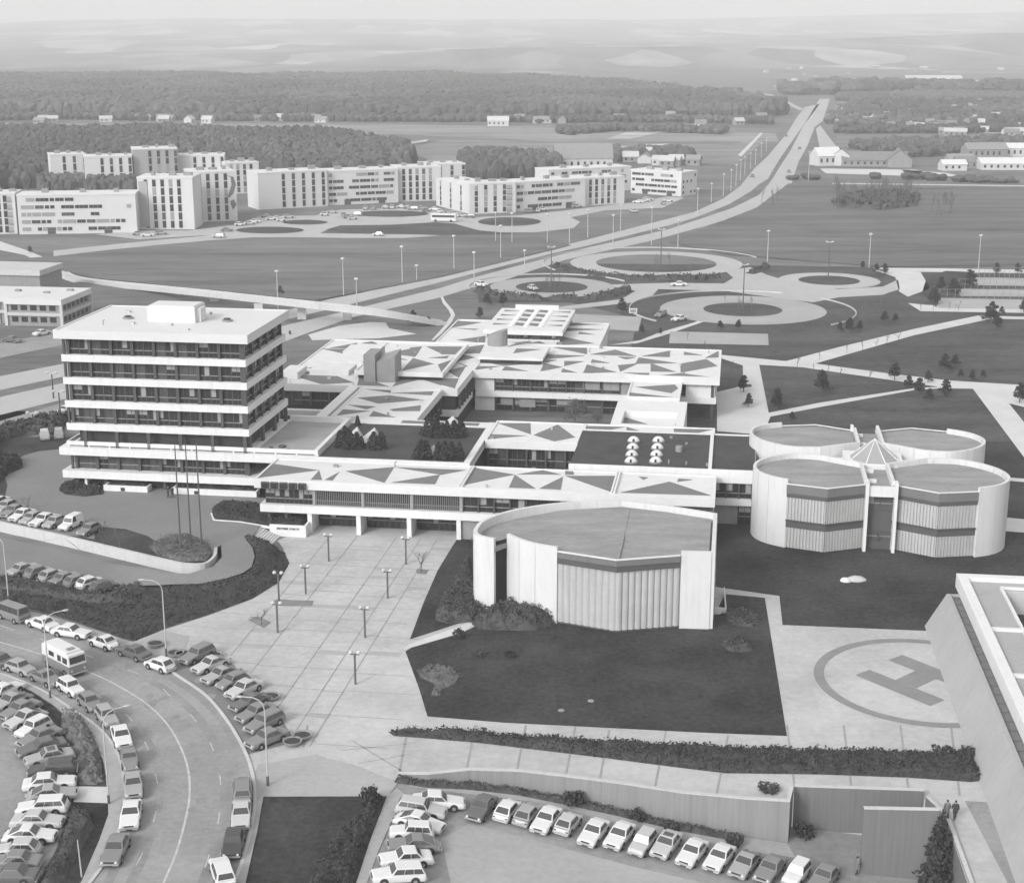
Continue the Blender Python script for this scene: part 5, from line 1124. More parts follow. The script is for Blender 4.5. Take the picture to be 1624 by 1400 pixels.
row([(8, 1103, 'sedan', 'white', (20, -8)), (18, 1120, 'fastback', 'silver', (-20, 9)), (33, 1134, 'sedan', 'grey', (-20, 9)), (41, 1148, 'fastback', 'cream', (-20, 9)), (54, 1163, 'boxy', 'white', (-20, 10)), (64, 1177, 'sedan', 'grey', (-20, 8)), (67, 1194, 'saloon', 'dark', (-20, 5)), (79, 1210, 'sedan', 'silver', (-20, 4), 1), (84, 1228, 'wagon', 'black', (-20, 2)), (79, 1250, 'saloon', 'white', (20, -2)), (82, 1269, 'fastback', 'silver', (20, -2)), (68, 1290, 'wagon', 'white', (-20, 1)), (60, 1311, 'sedan', 'cream', (20, 0)), (48, 1334, 'fastback', 'white', (20, 0)), (30, 1358, 'hatch', 'cream', (-20, 0)), (24, 1378, 'sedan', 'grey', (-20, 0)), (18, 1398, 'sedan', 'dark', (-20, 0))],
    0, 'from top in the left hand car park', 'cars in the left hand car park')
row([(695, 1279, 'saloon', 'white', (20, 1)), (667, 1292, 'wagon', 'cream', (20, 3)), (664, 1312, 'fastback', 'white', (20, 5)), (652, 1329, 'boxy', 'white', (-20, -1)), (656, 1348, 'fastback', 'grey', (-20, 0)), (643, 1370, 'sedan', 'white', (-20, 1)), (631, 1396, 'wagon', 'white', (-20, 1))],
    0, 'from top in the left column of the lower car park', 'cars in the left column of the lower car park', fn=PP)
row([(763, 1289, 'sedan', 'dark'), (804, 1293, 'hatch', 'white', (13, -15)), (835, 1300, 'hatch', 'silver', (13, -15)), (866, 1308, 'sedan', 'white'), (900, 1314, 'hatch', 'cream', (13, -15)), (941, 1328, 'sedan', 'white'), (982, 1333, 'sedan', 'white'), (1018, 1346, 'boxy', 'cream'), (1056, 1347, 'sedan', 'cream', (-12, 15), 1), (1097, 1360, 'sedan', 'white'), (1140, 1368, 'sedan', 'white'), (1180, 1378, 'fastback', 'silver'), (1220, 1386, 'sedan', 'grey'), (1262, 1394, 'boxy', 'white'), (1306, 1399, 'sedan', 'grey')],
    0, 'from left in the row facing the long retaining wall', 'cars in the row facing the long retaining wall', hd=(-13, 16), fn=PP)
row([(-4, 803, 'sedan', 'white'), (10, 810, 'hatch', 'silver'), (22, 817, 'sedan', 'grey'), (36, 823, 'sedan', 'white'), (50, 829, 'hatch', 'silver'), (69, 831, 'saloon', 'white'), (87, 835, 'hatch', 'silver'), (113, 838, 'panelvan', 'white'), (142, 846, 'hatch', 'grey')],
    0, 'from left on the upper drive behind its retaining wall', 'cars on the upper drive behind its retaining wall', hd=(-18, 8))
row([(38, 910, 'sedan', 'silver'), (62, 914, 'hatch', 'grey'), (83, 919, 'hatch', 'silver'), (104, 924, 'sedan', 'grey'), (124, 928, 'hatch', 'grey'), (144, 931, 'hatch', 'white'), (166, 937, 'hatch', 'dark')],
    0, 'from left on the ramp road behind the hedge', 'cars on the ramp road behind the hedge', hd=(18, -6))
row([(71, 696, 'panelvan', 'cream', (-3, -10)), (94, 694, 'panelvan', 'silver', (0, -10)), (108, 655, 'sedan', 'white', (10, -3))], 0, 'of the three vehicles left of the office tower', 'vehicles left of the office tower')
row([(20, 543, 'sedan', 'dark', (10, 1)), (67, 532, 'sedan', 'white', (10, -2))], 0, 'of two on the service road by the small office', 'cars on the service road')
row([(763, 454, 'sedan', 'white', (10, 2)), (845, 460, 'hatch', 'cream', (10, 3)), (1076, 454, 'sedan', 'white', (-10, 0)), (1048, 502, 'wagon', 'grey', (-10, 4)), (1077, 509, 'sedan', 'white', (-10, 2)), (1005, 337, 'sedan', 'cream', (10, 2))],
    0, 'from left around the ring roads', 'cars around the ring roads')
for i, (x, y, k, pc, w_) in enumerate([(1193, 281, 'sedan', 'grey', 'dark car driving on the left carriageway below the median gap'), (1251, 274, 'sedan', 'grey', 'dark car driving on the right carriageway opposite the farm'), (1247, 217, 'sedan', 'dark', 'tiny dark car far up the left carriageway'), (1268, 237, 'sedan', 'dark', 'tiny dark car far up the right carriageway')]):
    p = P(x, y); q = P(x+20, y-30); make_car(k, pc, w_, (p.x, p.y, 0.07), heading(p, q), 'cars driving on the highway')
rc = random.Random(5); n = 0
FAR_CARS = [(347, 376), (219, 372), (234, 374), (256, 371), (360, 366), (380, 357), (396, 355), (403, 352), (421, 344), (430, 348), (440, 347), (446, 350), (458, 345), (515, 341), (527, 337), (552, 345), (560, 347), (565, 341), (545, 342), (580, 331), (592, 331), (613, 330), (622, 330), (638, 329), (648, 330), (655, 332), (668, 331), (676, 335), (690, 333), (700, 341), (712, 337), (722, 340), (733, 343), (745, 344), (697, 336), (840, 336), (853, 335), (861, 333), (915, 328), (1012, 321), (1022, 319), (1028, 317), (1060, 319), (1052, 323), (600, 373)]
for i, (x, y) in enumerate(FAR_CARS):
    p = P(x, y+1.5); k = rc.choice(['sedan', 'hatch', 'wagon', 'fastback']); pc = rc.choice(['white', 'white', 'cream', 'silver', 'grey'])
    make_car(k, pc, '%s %s, %s from left below the white apartment blocks' % (COLN[pc], KN[k], ORD[i] if i < len(ORD) else 'last'), (p.x, p.y, 0.12), rc.choice([0.1, 0.3, 1.6, -0.2, 2.9]), 'cars below the white apartment blocks')
p = P(704, 352); BUSX = thing('white_bus', 'small white bus on the forecourt road below the apartment blocks', 'bus', (p.x, p.y, .08), R(170))
m = MB(); m.box(-4.5, 4.5, -1.2, 1.2, .4, 2.9); m.build('body', PAINT['white'], BUSX, bevel=.12)
for s_ in (-1, 1):
    m = MB(); m.box(-4.1, 4.0, min(s_*1.21, s_*1.19), max(s_*1.21, s_*1.19)+.0, 1.6, 2.4); m.build('side_window', M_carglass, BUSX)
m = MB(); m.box(4.49, 4.52, -1.05, 1.05, 1.4, 2.5); m.build('windscreen', M_carglass, BUSX)
for x in (-2.8, 2.8):
    for s_ in (-1, 1): m = MB(); m.tube((x, s_*1.0, .45), (x, s_*1.23, .45), .45, .45, 14); m.build('wheel', M_tyre, BUSX)
# camper bus on the road
a, b = P(82, 1052), P(124, 1074); c = P(103, 1062)
CB = thing('camper_bus', 'white topped camper bus with a dark grey lower body driving along the curving road', 'camper bus', (c.x, c.y, .04), heading(a, b))
m = MB(); m.box(-2.75, 2.75, -1.05, 1.05, .35, 1.32); m.build('lower_body', PAINT['grey'], CB, bevel=.1)
m = MB(); m.add([(-2.75, -1.05, 1.322), (2.78, -1.05, 1.322), (2.78, 1.05, 1.322), (-2.75, 1.05, 1.322), (-2.7, -1.0, 2.55), (2.55, -1.0, 2.55), (2.55, 1.0, 2.55), (-2.7, 1.0, 2.55)], [(3,2,1,0), (4,5,6,7), (0,1,5,4), (1,2,6,5), (2,3,7,6), (3,0,4,7)]); m.build('upper_body', PAINT['white'], CB, bevel=.1)
m = MB(); m.box(-2.5, 2.1, -.85, .85, 2.55, 2.72); m.build('roof', PAINT['white'], CB, bevel=.05)
m = MB(); m.box(1.2, 1.7, -.4, .4, 2.721, 2.85); m.build('roof_hatch', M_panel, CB)
m = MB(); m.add([(2.765, -.9, 1.62), (2.765, .9, 1.62), (2.63, .88, 2.3), (2.63, -.88, 2.3)], [(0,1,2,3)]); m.shift(.02, 0); m.build('windscreen', M_carglass, CB)
for s_ in (-1, 1):
    for (x0, x1, z0) in ((1.5, 2.4, 1.55), (0.5, 1.2, 1.55), (-1.2, -.2, 1.7)):
        pts = [(x0, s_*1.062, z0), (x1, s_*1.062, z0), (x1, s_*1.035, 2.2), (x0, s_*1.035, 2.2)]; m = MB(); m.face(pts if s_ < 0 else pts[::-1]); m.build('side_window', M_carglass, CB)
for x in (-1.75, 1.75):
    for s_ in (-1, 1):
        m = MB(); m.tube((x, s_*.85, .4), (x, s_*1.07, .4), .4, .4, 16); w_ = m.build('wheel', M_tyre, CB); inst('rim', RIMM, w_, (x, s_*1.075, .4), sc_=(1.2, 1, 1.2))
for s_ in (-1, 1): m = MB(); m.tube((2.72, s_*.75, .85), (2.78, s_*.75, .85), .12, .12, 12); m.build('headlight', M_light, CB)
m = MB(); m.box(2.75, 2.87, -1.0, 1.0, .42, .56); m.build('bumper', M_chrome, CB)
# ------------------------------------------------------------------ lamps
def street_lamp(px, py, hgt, arm, label):
    p = PG(px, py); a = R(arm); t = thing('street_lamp', label, 'street lamp', p, a, 'curved arm street lamps beside the road')
    m = MB(); m.tube((0, 0, 0), (0, 0, hgt-1.3), .085, .06, 8)
    pts = [(0, 0, hgt-1.3), (.12, 0, hgt-.75), (.45, 0, hgt-.32), (1.0, 0, hgt-.08), (1.9, 0, hgt)]
    m.path(pts, .05, 7); m.build('pole', M_pole, t)
    m = MB(); m.tube((0, 0, 0.02), (0, 0, .95), .12, .12, 10); m.build('pole_base', M_poled, t)
    m = MB(); m.ball((2.15, 0, hgt), .36, .16, .10, 10, 6); m.build('lamp_head', M_pole, t)
street_lamp(14, 957, 8.3, 170, 'curved arm street lamp behind the kerb at the far left edge')
street_lamp(80, 1108, 9.2, 25, 'street lamp in front of the camper bus with its arm reaching right')
street_lamp(264, 1042, 8.8, 180, 'curved arm street lamp beside the white hatchback at the hedge tip')
street_lamp(173, 1277, 8.9, 28, 'street lamp on the inner pavement with its arm over the curving road')
street_lamp(425, 1246, 8.6, 178, 'street lamp beside the slanting row of cars and the asphalt path')
p = P(823+0, 0+1400) if 0 else None
q = P(825/6.3625, 1180+1340/6.3625); t = thing('marker_post', 'plain pale wooden post standing in the verge of the left car park', 'post', (q.x, q.y, 0)); m = MB(); m.tube((0, 0, 0), (-.1, 0, 3.3), .07, .05, 8); m.build('post', M_pole, t)
def plaza_lamp(px, py, hgt, label):
    p = P(px, py); t = thing('plaza_lamp', label, 'lamp', p, TH, 'twin headed lamps on the plaza')
    m = MB(); m.box(-.09, .09, -.09, .09, 0, hgt-.25); m.box(-.5, .5, -.05, .05, hgt-.3, hgt-.2); m.build('post', M_poled, t)
    for s_ in (-1, 1):
        m = MB(); m.ball((s_*.42, 0, hgt-.02), .24, .24, .2, 12, 7); m.build('lamp_globe', M_lamp, t, smooth=True)
PLL = [(521.5, 890, 'nearest the entrance on the left'), (644, 895, 'nearest the entrance on the right'), (485, 942, 'between hedge tip and mid plaza'), (615, 949, 'second from the entrance in the right line'),
       (579, 1011, 'third from the entrance in the right line'), (563.8, 1085, 'standing closest to the camera'), (440.5, 1003, 'beside the young tree pit near the hedge'), (442.5, 953, 'at the hedge edge by the flower bed')]
for x, y, w_ in PLL: plaza_lamp(x, y, 3.6, 'dark plaza lamp with two globes, ' + w_)
def high_lamp(i, px, py, ty, dark=False, where=None, group=None, twin=True):
    p = P(px, py); hgt = zat((px, py), 0, ty); t = thing('tall_lamp' if not dark else 'lamp_mast', where, 'lamp mast' if dark else 'street light', p, 0, group)
    m = MB(); m.tube((0, 0, 0), (0, 0, hgt-.1), .17 if dark else .15, .11 if dark else .09, 8); m.build('mast', M_poled if dark else M_pole, t)
    m = MB(); 
    if twin: m.box(-.9, .9, -.12, .12, hgt-.12, hgt+.02); m.ball((-.8, 0, hgt+.1), .4, .3, .2, 8, 5); m.ball((.8, 0, hgt+.1), .4, .3, .2, 8, 5)
    else: m.ball((0, 0, hgt+.1), .55, .4, .35, 8, 6)
    m.build('lamp_head', M_lamp, t)
for i, (x, y, ty) in enumerate([(441, 490, 431), (545, 469, 411), (566, 485, 443), (638, 449, 392), (661, 445, 422), (720, 427, 375), (752, 440, 401), (786, 383, 338), (794, 410, 359), (812, 385, 339), (832, 425, 398), (868, 385, 341), (903, 385, 340), (932, 377, 334), (972, 393, 342), (984, 366, 326), (1033, 389, 330), (1075, 393, 350), (1106, 340, 300), (1128, 321, 292), (1147, 311, 277), (1159, 303, 270), (1167, 295, 262), (1174, 286, 255), (1181, 277, 250), (1190, 268, 244), (1198, 262, 238), (1207, 250, 228), (1215, 240, 220), (1282, 288, 242)]):
    high_lamp(i, x, y, ty, where='%s tall pale street light from left along the highway' % ORD[i], group='street lights along the highway', twin=False)
for i, (x, y, ty) in enumerate([(1217, 415, 367), (1378, 425, 372), (1551, 434, 374)]):
    high_lamp(i, x, y, ty, where='tall pale light %s from left in the open field beyond the park' % ORD[i], group='lights in the open field', twin=False)
for (x, y, ty, w_) in ((874, 456, 392, 'dark lamp mast in the leftmost ring island'), (1048, 420, 364, 'dark lamp mast in the largest far ring island'), (1178, 492, 420, 'dark lamp mast in the nearest ring island above the sports courts'), (1313, 443, 384, 'dark lamp mast in the right ring island')):
    high_lamp(0, x, y, ty, True, w_, 'dark masts in the ring islands')
for (x, y, ty, w_) in ((85, 632, 592, 'slim dark lamp between the two highway carriageways left of the tower'), (96, 660, 621, 'slim dark lamp beside the highway close to the tower'), (53, 675, 655, 'short dark lamp with twin heads above the shrubs left of the tower')):
    high_lamp(0, x, y, ty, True, w_, 'dark lamps left of the tower')
# flagpoles
for i, (x, y, ty, w_) in enumerate(((287, 874, 706, 'leftmost'), (303, 864, 704, 'middle'), (320, 868, 703, 'rightmost'))):
    p = PG(x, y); hh = zat((x, y), p.z, ty) if False else None
    b_ = (700-ty)/FPX; hh = CAM_H + (-math.sin(PITCH)+b_*math.cos(PITCH))*p.y/(math.cos(PITCH)+b_*math.sin(PITCH)) - p.z
    t = thing('flagpole', '%s of the three bare dark flagpoles in front of the office tower' % w_, 'flagpole', p, 0, 'flagpoles before the tower')
    m = MB(); m.tube((0, 0, 0), (0, 0, hh), .13, .07, 8); m.build('pole', M_poled, t); m = MB(); m.cyl(0, 0, 0, .35, .28, 10); m.build('foot', M_concl, t)
# round concrete planters
for i, (x, y, w_) in enumerate(((247, 1025, 'alone at the hedge tip by the street lamp'), (279, 1040, 'leftmost above the slanting row of cars'), (291, 1041, 'beside the first car of the slanting row'), (339, 1043, 'right behind the first car of the slanting row'), (430, 1109, 'by the middle of the slanting row'), (464, 1181, 'nearer the cars of the last pair'), (480, 1171, 'outer one of the last pair'))):
    p = P(x, y); t = thing('round_planter', 'low round grey planter bowl, ' + w_, 'planter', p, 0, 'round planters around the parking bay')
    m = MB(); n_ = 16; rr = [(.55, .02), (.8, .22), (.95, .5), (.82, .5), (.75, .4)]; base_ = len(m.v)
    for r_, z in rr:
        for k in range(n_): m.v.append((r_*math.cos(2*math.pi*k/n_), r_*math.sin(2*math.pi*k/n_), z))
    for j in range(len(rr)-1):
        for k in range(n_): m.f.append([j*n_+k, j*n_+(k+1) % n_, (j+1)*n_+(k+1) % n_, (j+1)*n_+k]); m.m.append(0)
    m.build('bowl', M_panel, t); m = MB(); m.cyl(0, 0, .35, .41, .76, 14); m.build('soil', M_bed, t)
# small slabs, boulders, hatches on the lawn and plaza
p = P(1352, 921)
for (x, y, s_, w_) in ((1341, 922, .7, 'smaller pale boulder on the lawn before the clover building'), (1358, 920, 1.25, 'larger flat grey boulder on the lawn before the clover building')):
    p = P(x, y); m = MB(); m.ball((0, 0, .1), s_, s_*.7, .45, 10, 7); rr = random.Random(x)
    m.v = [(a*rr.uniform(.85, 1.1), b*rr.uniform(.85, 1.1), max(-.05, c*rr.uniform(.85, 1.05))) for a, b, c in m.v]; o = m.build('boulder', M_concl if s_ > 1 else M_white, None); o.location = p; tag(o, w_, 'boulder')
for (x, y, w_) in ((890, 1127, 'left pale concrete cover in the front lawn'), (937, 1112, 'right pale concrete cover in the front lawn')):
    p = P(x, y); m = MB(); m.cyl(0, 0, 0.02, .10, .32, 12); m.box(-.12, .12, -.03, .03, .10, .13); o = m.build('drain_cover', M_framel); o.location = p; tag(o, w_, 'drain cover')
# tree pits and flower bed on the plaza
for q, nm in (([(393, 983), (409, 977), (430, 987), (418, 996)], 'tree_pit'), ([(430, 953), (440, 951), (498, 953), (494, 961), (445, 961)], 'flower_bed'), ([(659, 905), (663, 902), (680, 904), (676, 911), (662, 910)], 'tree_pit')):
    struct(nm, sheet_mb(px0(q), .05), M_soil)
# ------------------------------------------------------------------ vegetation
def leaf_cards(m, rnd, centre_fn, n, size, mi=0, up=0.3):
    for _ in range(n):
        c = Vector(centre_fn()); a = Vector((rnd.gauss(0, 1), rnd.gauss(0, 1), rnd.gauss(0, 1)+up)).normalized(); x = a.orthogonal().normalized(); y = a.cross(x)
        ang = rnd.uniform(0, 6.28); x, y = x*math.cos(ang)+y*math.sin(ang), y*math.cos(ang)-x*math.sin(ang)
        s_ = size*rnd.uniform(.6, 1.4); m.face([c-x*s_*.5, c+y*s_*.45, c+x*s_*.6, c-y*s_*.4], mi)
def conifer_mesh(seed, H=3.0, Rr=.8, n=900):
    r = random.Random(seed); m = MB(); lob = [(r.uniform(0, 6.28), r.uniform(.15, .9), r.uniform(.7, 1.25)) for _ in range(9)]
    def f():
        t = r.random()**1.25; z = H*(.07+.93*t); a = r.uniform(0, 6.28); k = 1.0
        for la, lt, lk in lob:
            d = abs((a-la+3.14) % 6.28-3.14)
            if abs(t-lt) < .16 and d < .7: k = lk
        tier = .82+.25*abs(math.sin(t*15+seed)); rad = Rr*(1-t)**.75*k*tier*(r.random()**.35)+.05; return (rad*math.cos(a), rad*math.sin(a), z-.12*rad)
    leaf_cards(m, r, f, n, .16*H/3.0+.05); return m.mesh('crown', M_leafd)
def pine_mesh(seed, H=4.0):
    r = random.Random(seed); m = MB(); blobs = []
    for k in range(13):
        t = k/12; z = H*(.28+.68*t); a = k*2.4+r.uniform(-.5, .5); d = (1.15-.85*t)*r.uniform(.35, 1.0); blobs.append((d*math.cos(a), d*math.sin(a), z, (.80-.42*t)*r.uniform(.75, 1.2)))
    def f():
        b = r.choice(blobs); v_ = Vector((r.gauss(0, 1), r.gauss(0, 1), r.gauss(0, .6))).normalized()*b[3]*r.random()**.4; return (b[0]+v_.x, b[1]+v_.y, b[2]+v_.z*.7)
    leaf_cards(m, r, f, 1500, .24); return m.mesh('crown', M_leafd)
def trunk_mesh(h, r0): m = MB(); m.tube((0, 0, 0), (0.02, 0, h), r0, r0*.35, 7); return m.mesh('trunk', M_bark)
def bare_mesh(seed, H, twig, spread=.55, levels=4):
    r = random.Random(seed); tr = MB(); cr = MB()
    def grow(p, d, L, rad, lv, mb):
        q = p+d*L; mb.tube(p, q, rad, rad*.7, 5 if lv < 2 else 3, caps=False)
        if lv >= levels: return
        for k in range(3 if lv < 3 else 2):
            nd = (d+Vector((r.gauss(0, spread), r.gauss(0, spread), r.gauss(.12, .3)))).normalized(); grow(p+d*L*r.uniform(.55, 1.0), nd, L*r.uniform(.6, .8), rad*.6, lv+1, cr)
    grow(Vector((0, 0, 0)), Vector((r.gauss(0, .03), r.gauss(0, .03), 1)).normalized(), H*.36, H*.016+.02, 0, tr)
    return tr.mesh('trunk', M_bark), cr.mesh('crown', M_twig)
def shrub_mesh(seed, rx, ry, h, n, mt, size=.2):
    r = random.Random(seed); m = MB(); bl = [(r.uniform(-rx, rx)*.65, r.uniform(-ry, ry)*.65, r.uniform(.35, .75)*h, r.uniform(.28, .5)) for _ in range(9)]
    def f():
        b = r.choice(bl); v_ = Vector((r.gauss(0, 1), r.gauss(0, 1), r.gauss(0, 1))).normalized()*(r.random()**.3); return (b[0]+v_.x*rx*b[3]*1.1, b[1]+v_.y*ry*b[3]*1.1, max(.03, b[2]+v_.z*h*b[3]))
    leaf_cards(m, r, f, n, size); return m.mesh('crown', mt)
CON = [conifer_mesh(s_, 3.0, r_, 850) for s_, r_ in ((1, .75), (2, .62), (3, .95))]
PIN = [pine_mesh(s_) for s_ in (11, 12, 13)]
TRK = trunk_mesh(1.0, .09)
BARE = [bare_mesh(s_, 5.0, .1) for s_ in (21, 22, 23)]
BARE_S = [bare_mesh(s_, 3.2, .1, .5, 3) for s_ in (31, 32)]
def tree(kind, i, loc, h, label, group, cat='tree', wide=1.0):
    if kind == 'conifer': nm, base, me, tk = 'conifer', 3.0, CON[i % 3], TRK
    elif kind == 'pine': nm, base, me, tk = 'pine_tree', 4.0, PIN[i % 3], TRK
    elif kind == 'bare': nm, base = 'bare_tree', 5.0; tk, me = BARE[i % 3]
    else: nm, base = 'sapling', 3.2; tk, me = BARE_S[i % 2]
    t = thing(nm, label, cat, loc, (i*1.7) % 6.28, group); s_ = h/base
    inst('crown', me, t, sc_=(s_*wide, s_*wide, s_)); inst('trunk', tk, t, sc_=(s_*1.5, s_*1.5, s_*3.0) if tk is TRK else (s_*wide, s_*wide, s_)); return t
GR = 'conifers of the roof garden'
for i, (k, x, y, h, w_) in enumerate([(4,755,372,2.3,'leftmost conifer of the roof garden, nearest the terrace'), (4,800,374,2.9,'tall conifer second from left of the roof garden'), (4,838,380,2.5,'conifer before the left rooflight of the roof garden'), (4,900,384,2.3,'conifer left of the gap between the two left rooflights'), (4,940,384,1.7,'low conifer in the gap between the two left rooflights'),
    (4,1045,384,2.3,'slim conifer before the larger left rooflight'), (4,1108,386,2.4,'conifer right of the larger left rooflight'), (4,905,190,1.5,'small conifer alone at the back edge of the roof garden'),
    (5,175,268,2.7,'conifer left in the rear clump of the roof garden'), (5,225,280,2.9,'second conifer from left in the rear clump'), (5,320,285,2.3,'broad conifer in the middle of the rear clump'), (5,380,285,2.3,'fourth conifer from left in the rear clump'), (5,440,282,2.5,'rightmost conifer of the rear clump on the roof garden'), (5,285,288,2.0,'low conifer at the front of the rear clump'),
    (5,95,465,2.5,'conifer left in the front right clump of the roof garden'), (5,140,470,2.5,'second conifer from left in the front right clump'), (5,245,475,2.3,'conifer right of the front rooflight'), (5,300,478,2.5,'middle conifer of the front right clump'), (5,360,478,2.4,'second conifer from right in the front right clump'), (5,425,478,2.3,'rightmost conifer of the front right clump')]):
    u, v = tuv(k, x, y, 7.3); tree('conifer', i, W(u, v, 7.29), h*1.08, w_, GR, wide=1.6)
pk = lambda x, y: (1224+x/4.06, 380+y/4.06)
PARKT = [(1115,845,110), (1180,820,80), (1215,885,55), (1290,910,70), (1360,890,50), (790,905,110), (880,955,80), (1005,920,75), (945,1000,110), (1010,1040,80), (1115,1010,110), (320,990,150), (30,1058,100), (1410,540,140), (1450,572,90), (1480,480,50), (725,530,70), (795,530,55), (440,592,62), (500,602,100), (565,587,64), (1448,222,70), (1580,222,70), (585,188,50), (672,210,55), (725,224,70), (1595,1052,130), (1085,330,90), (1165,360,110), (1275,315,120), (1040,410,100), (1060,418,80), (1195,362,80), (1620,470,80)]
for i, (x, y, hp_) in enumerate(PARKT):
    a, b = pk(x, y); p = P(a, b); hh = max(1.6, zat((a, b), 0, b-hp_/4.06)); tree('pine', i, p, hh, '%s dark pine in the listing from the right hand park lawns' % ORD[i] if 0 else '', 'dark pines of the park', wide=1.15)['label'] = None
PINES = [o for o in bpy.data.objects if o.name.startswith('pine_tree')]
PINES.sort(key=lambda o: o.location.x/o.location.y)
for i, o in enumerate(PINES): o['label'] = 'dark pine on the right hand park lawns, %s counted from the left' % ORD[i]
C2L = [(1179, 622, 27, 'dark conifer on the grass right of the school block'), (1187, 646, 22, 'smaller dark conifer beside the paved path right of the school block'), (1232, 648, 30, 'broad dark conifer left end of the triangular lawn'), (1142, 522, 14, 'small dark tree at the left above the grey sports court'), (1171, 522, 15, 'small dark tree at the right above the grey sports court'), (1256, 665, 12, 'low dark bush behind the clover building'), (986, 497, 24, 'dark tree beside the basketball hoop'), (1018, 529, 14, 'dark bush by the path behind the canopy'), (1047, 530, 10, 'low bush on the path behind the canopy'), (761, 505, 18, 'dark conifer left of the sports hall roof'), (772, 485, 20, 'dark conifer on the bank below the leftmost ring'), (797, 485, 20, 'dark tree right on the bank below the leftmost ring'), (655, 514, 22, 'dark pine at the right end of the footbridge'), (680, 514, 12, 'low bush at the right end of the footbridge'), (445, 467, 14, 'dark small tree by the footbridge lamp'), (1105, 447, 12, 'dark bush at the ring road junction, left'), (1120, 447, 12, 'dark bush at the ring road junction, right'), (460, 531, 7, 'small dark bush beside the highway at the tower roof corner'), (48, 402, 12, 'small dark tree at the western footpath')]
for i, (x, y, hp_, w_) in enumerate(C2L): p = P(x, y); tree('pine', i+1, p, zat((x, y), 0, y-hp_), w_, 'scattered dark trees', wide=1.1)
BT = [(912, 676, 46, 'big hazy bare tree in the school courtyard', 2.0), (948, 677, 28, 'smaller drooping bare tree in the school courtyard', 1.6)]
TWC = shrub_mesh(61, 1, 1, 1, 1500, M_twig, .07)
BARE += [bare_mesh(51, 5.0, .1, .42, 6)]
for i, (x, y, hp_, w_, wd) in enumerate(BT):
    p = P(x, y); t = thing('bare_tree', w_, 'tree', p, i*2.0); s_ = zat((x, y), 0, y-hp_)/5.2; inst('crown', BARE[3][1], t, sc_=(s_*wd*.7, s_*wd*.7, s_)); inst('trunk', BARE[3][0], t, sc_=(s_*1.2, s_*1.2, s_)); inst('fine_twigs', TWC, t, loc=(0, 0, s_*.9), sc_=(s_*wd*1.2, s_*wd*1.2, s_*5.2*.8))
rt = random.Random(9)
SAP = [(668, 908, 46), (415, 992, 40), (164, 865, 45), (190, 868, 46), (45, 815, 40), (163, 846, 30), (1390, 870, 38), (1300, 862, 30)]
SAPW = ['bare sapling in the right hand plaza tree pit', 'bare sapling in the left plaza tree pit beside the hedge', 'bare sapling left on the bed of the upper drive', 'bare sapling right on the bed of the upper drive', 'thin bare tree behind the cars of the upper drive', 'thin bare tree beside the last car of the upper drive', 'bare sapling before the clover building entrance', 'thin sapling before the left front drum of the clover building']
for i, ((x, y, hp_), w_) in enumerate(zip(SAP, SAPW)):
    p = PG(x, y); b_ = (700-(y-hp_))/FPX; hh = CAM_H + (-math.sin(PITCH)+b_*math.cos(PITCH))*p.y/(math.cos(PITCH)+b_*math.sin(PITCH)) - p.z
    tree('sapling', i, p, hh, w_, 'bare saplings')
rq = random.Random(14)
for i in range(14):
    x = rq.uniform(246, 330); y = rq.uniform(862, 886); p = PG(x, y); tree('bare', i, p, rq.uniform(1.6, 2.4), 'twiggy bare shrub around the flagpole feet, %s of the clump' % ORD[i], 'bare shrubs around the flagpole feet', 'shrub', wide=1.5)
PS = [(1264, 585), (1290, 590), (1313, 598), (1332, 598), (1343, 560), (1368, 556), (1390, 551), (1406, 547), (1425, 542), (1300, 571), (1378, 607), (1410, 474), (1372, 490), (1397, 486), (1460, 492), (1480, 492), (1505, 492), (1520, 493), (1160, 590), (1150, 480), (1090, 540), (1120, 560), (1000, 560), (960, 530)]
PS.sort(key=lambda q: P(*q).x/P(*q).y)
for i, (x, y) in enumerate(PS): p = P(x, y); tree('sapling', i, p, rt.uniform(2.6, 4.2), 'thin bare sapling along the park paths, %s from left' % ORD[i], 'saplings along the park paths', wide=.6)
for i, (x, y) in enumerate([(866, 462), (872, 464), (880, 463), (888, 462), (1170, 497), (1192, 497), (1062, 425), (1040, 425), (1094, 441), (1042, 441)]):
    p = P(x, y); tree('bare', i, p, rt.uniform(5, 7), 'slim bare tree %s of those on the ring road islands' % ORD[i], 'bare trees on the ring road islands', wide=.55)
p = PP(1482, 1399); tree('conifer', 2, Vector((P(1497, 1396, -4).x-.6, P(1497, 1396, -4).y, -4.3)), 6.2, 'big dark evergreen beside the wall in the lower right corner', None, wide=1.0)
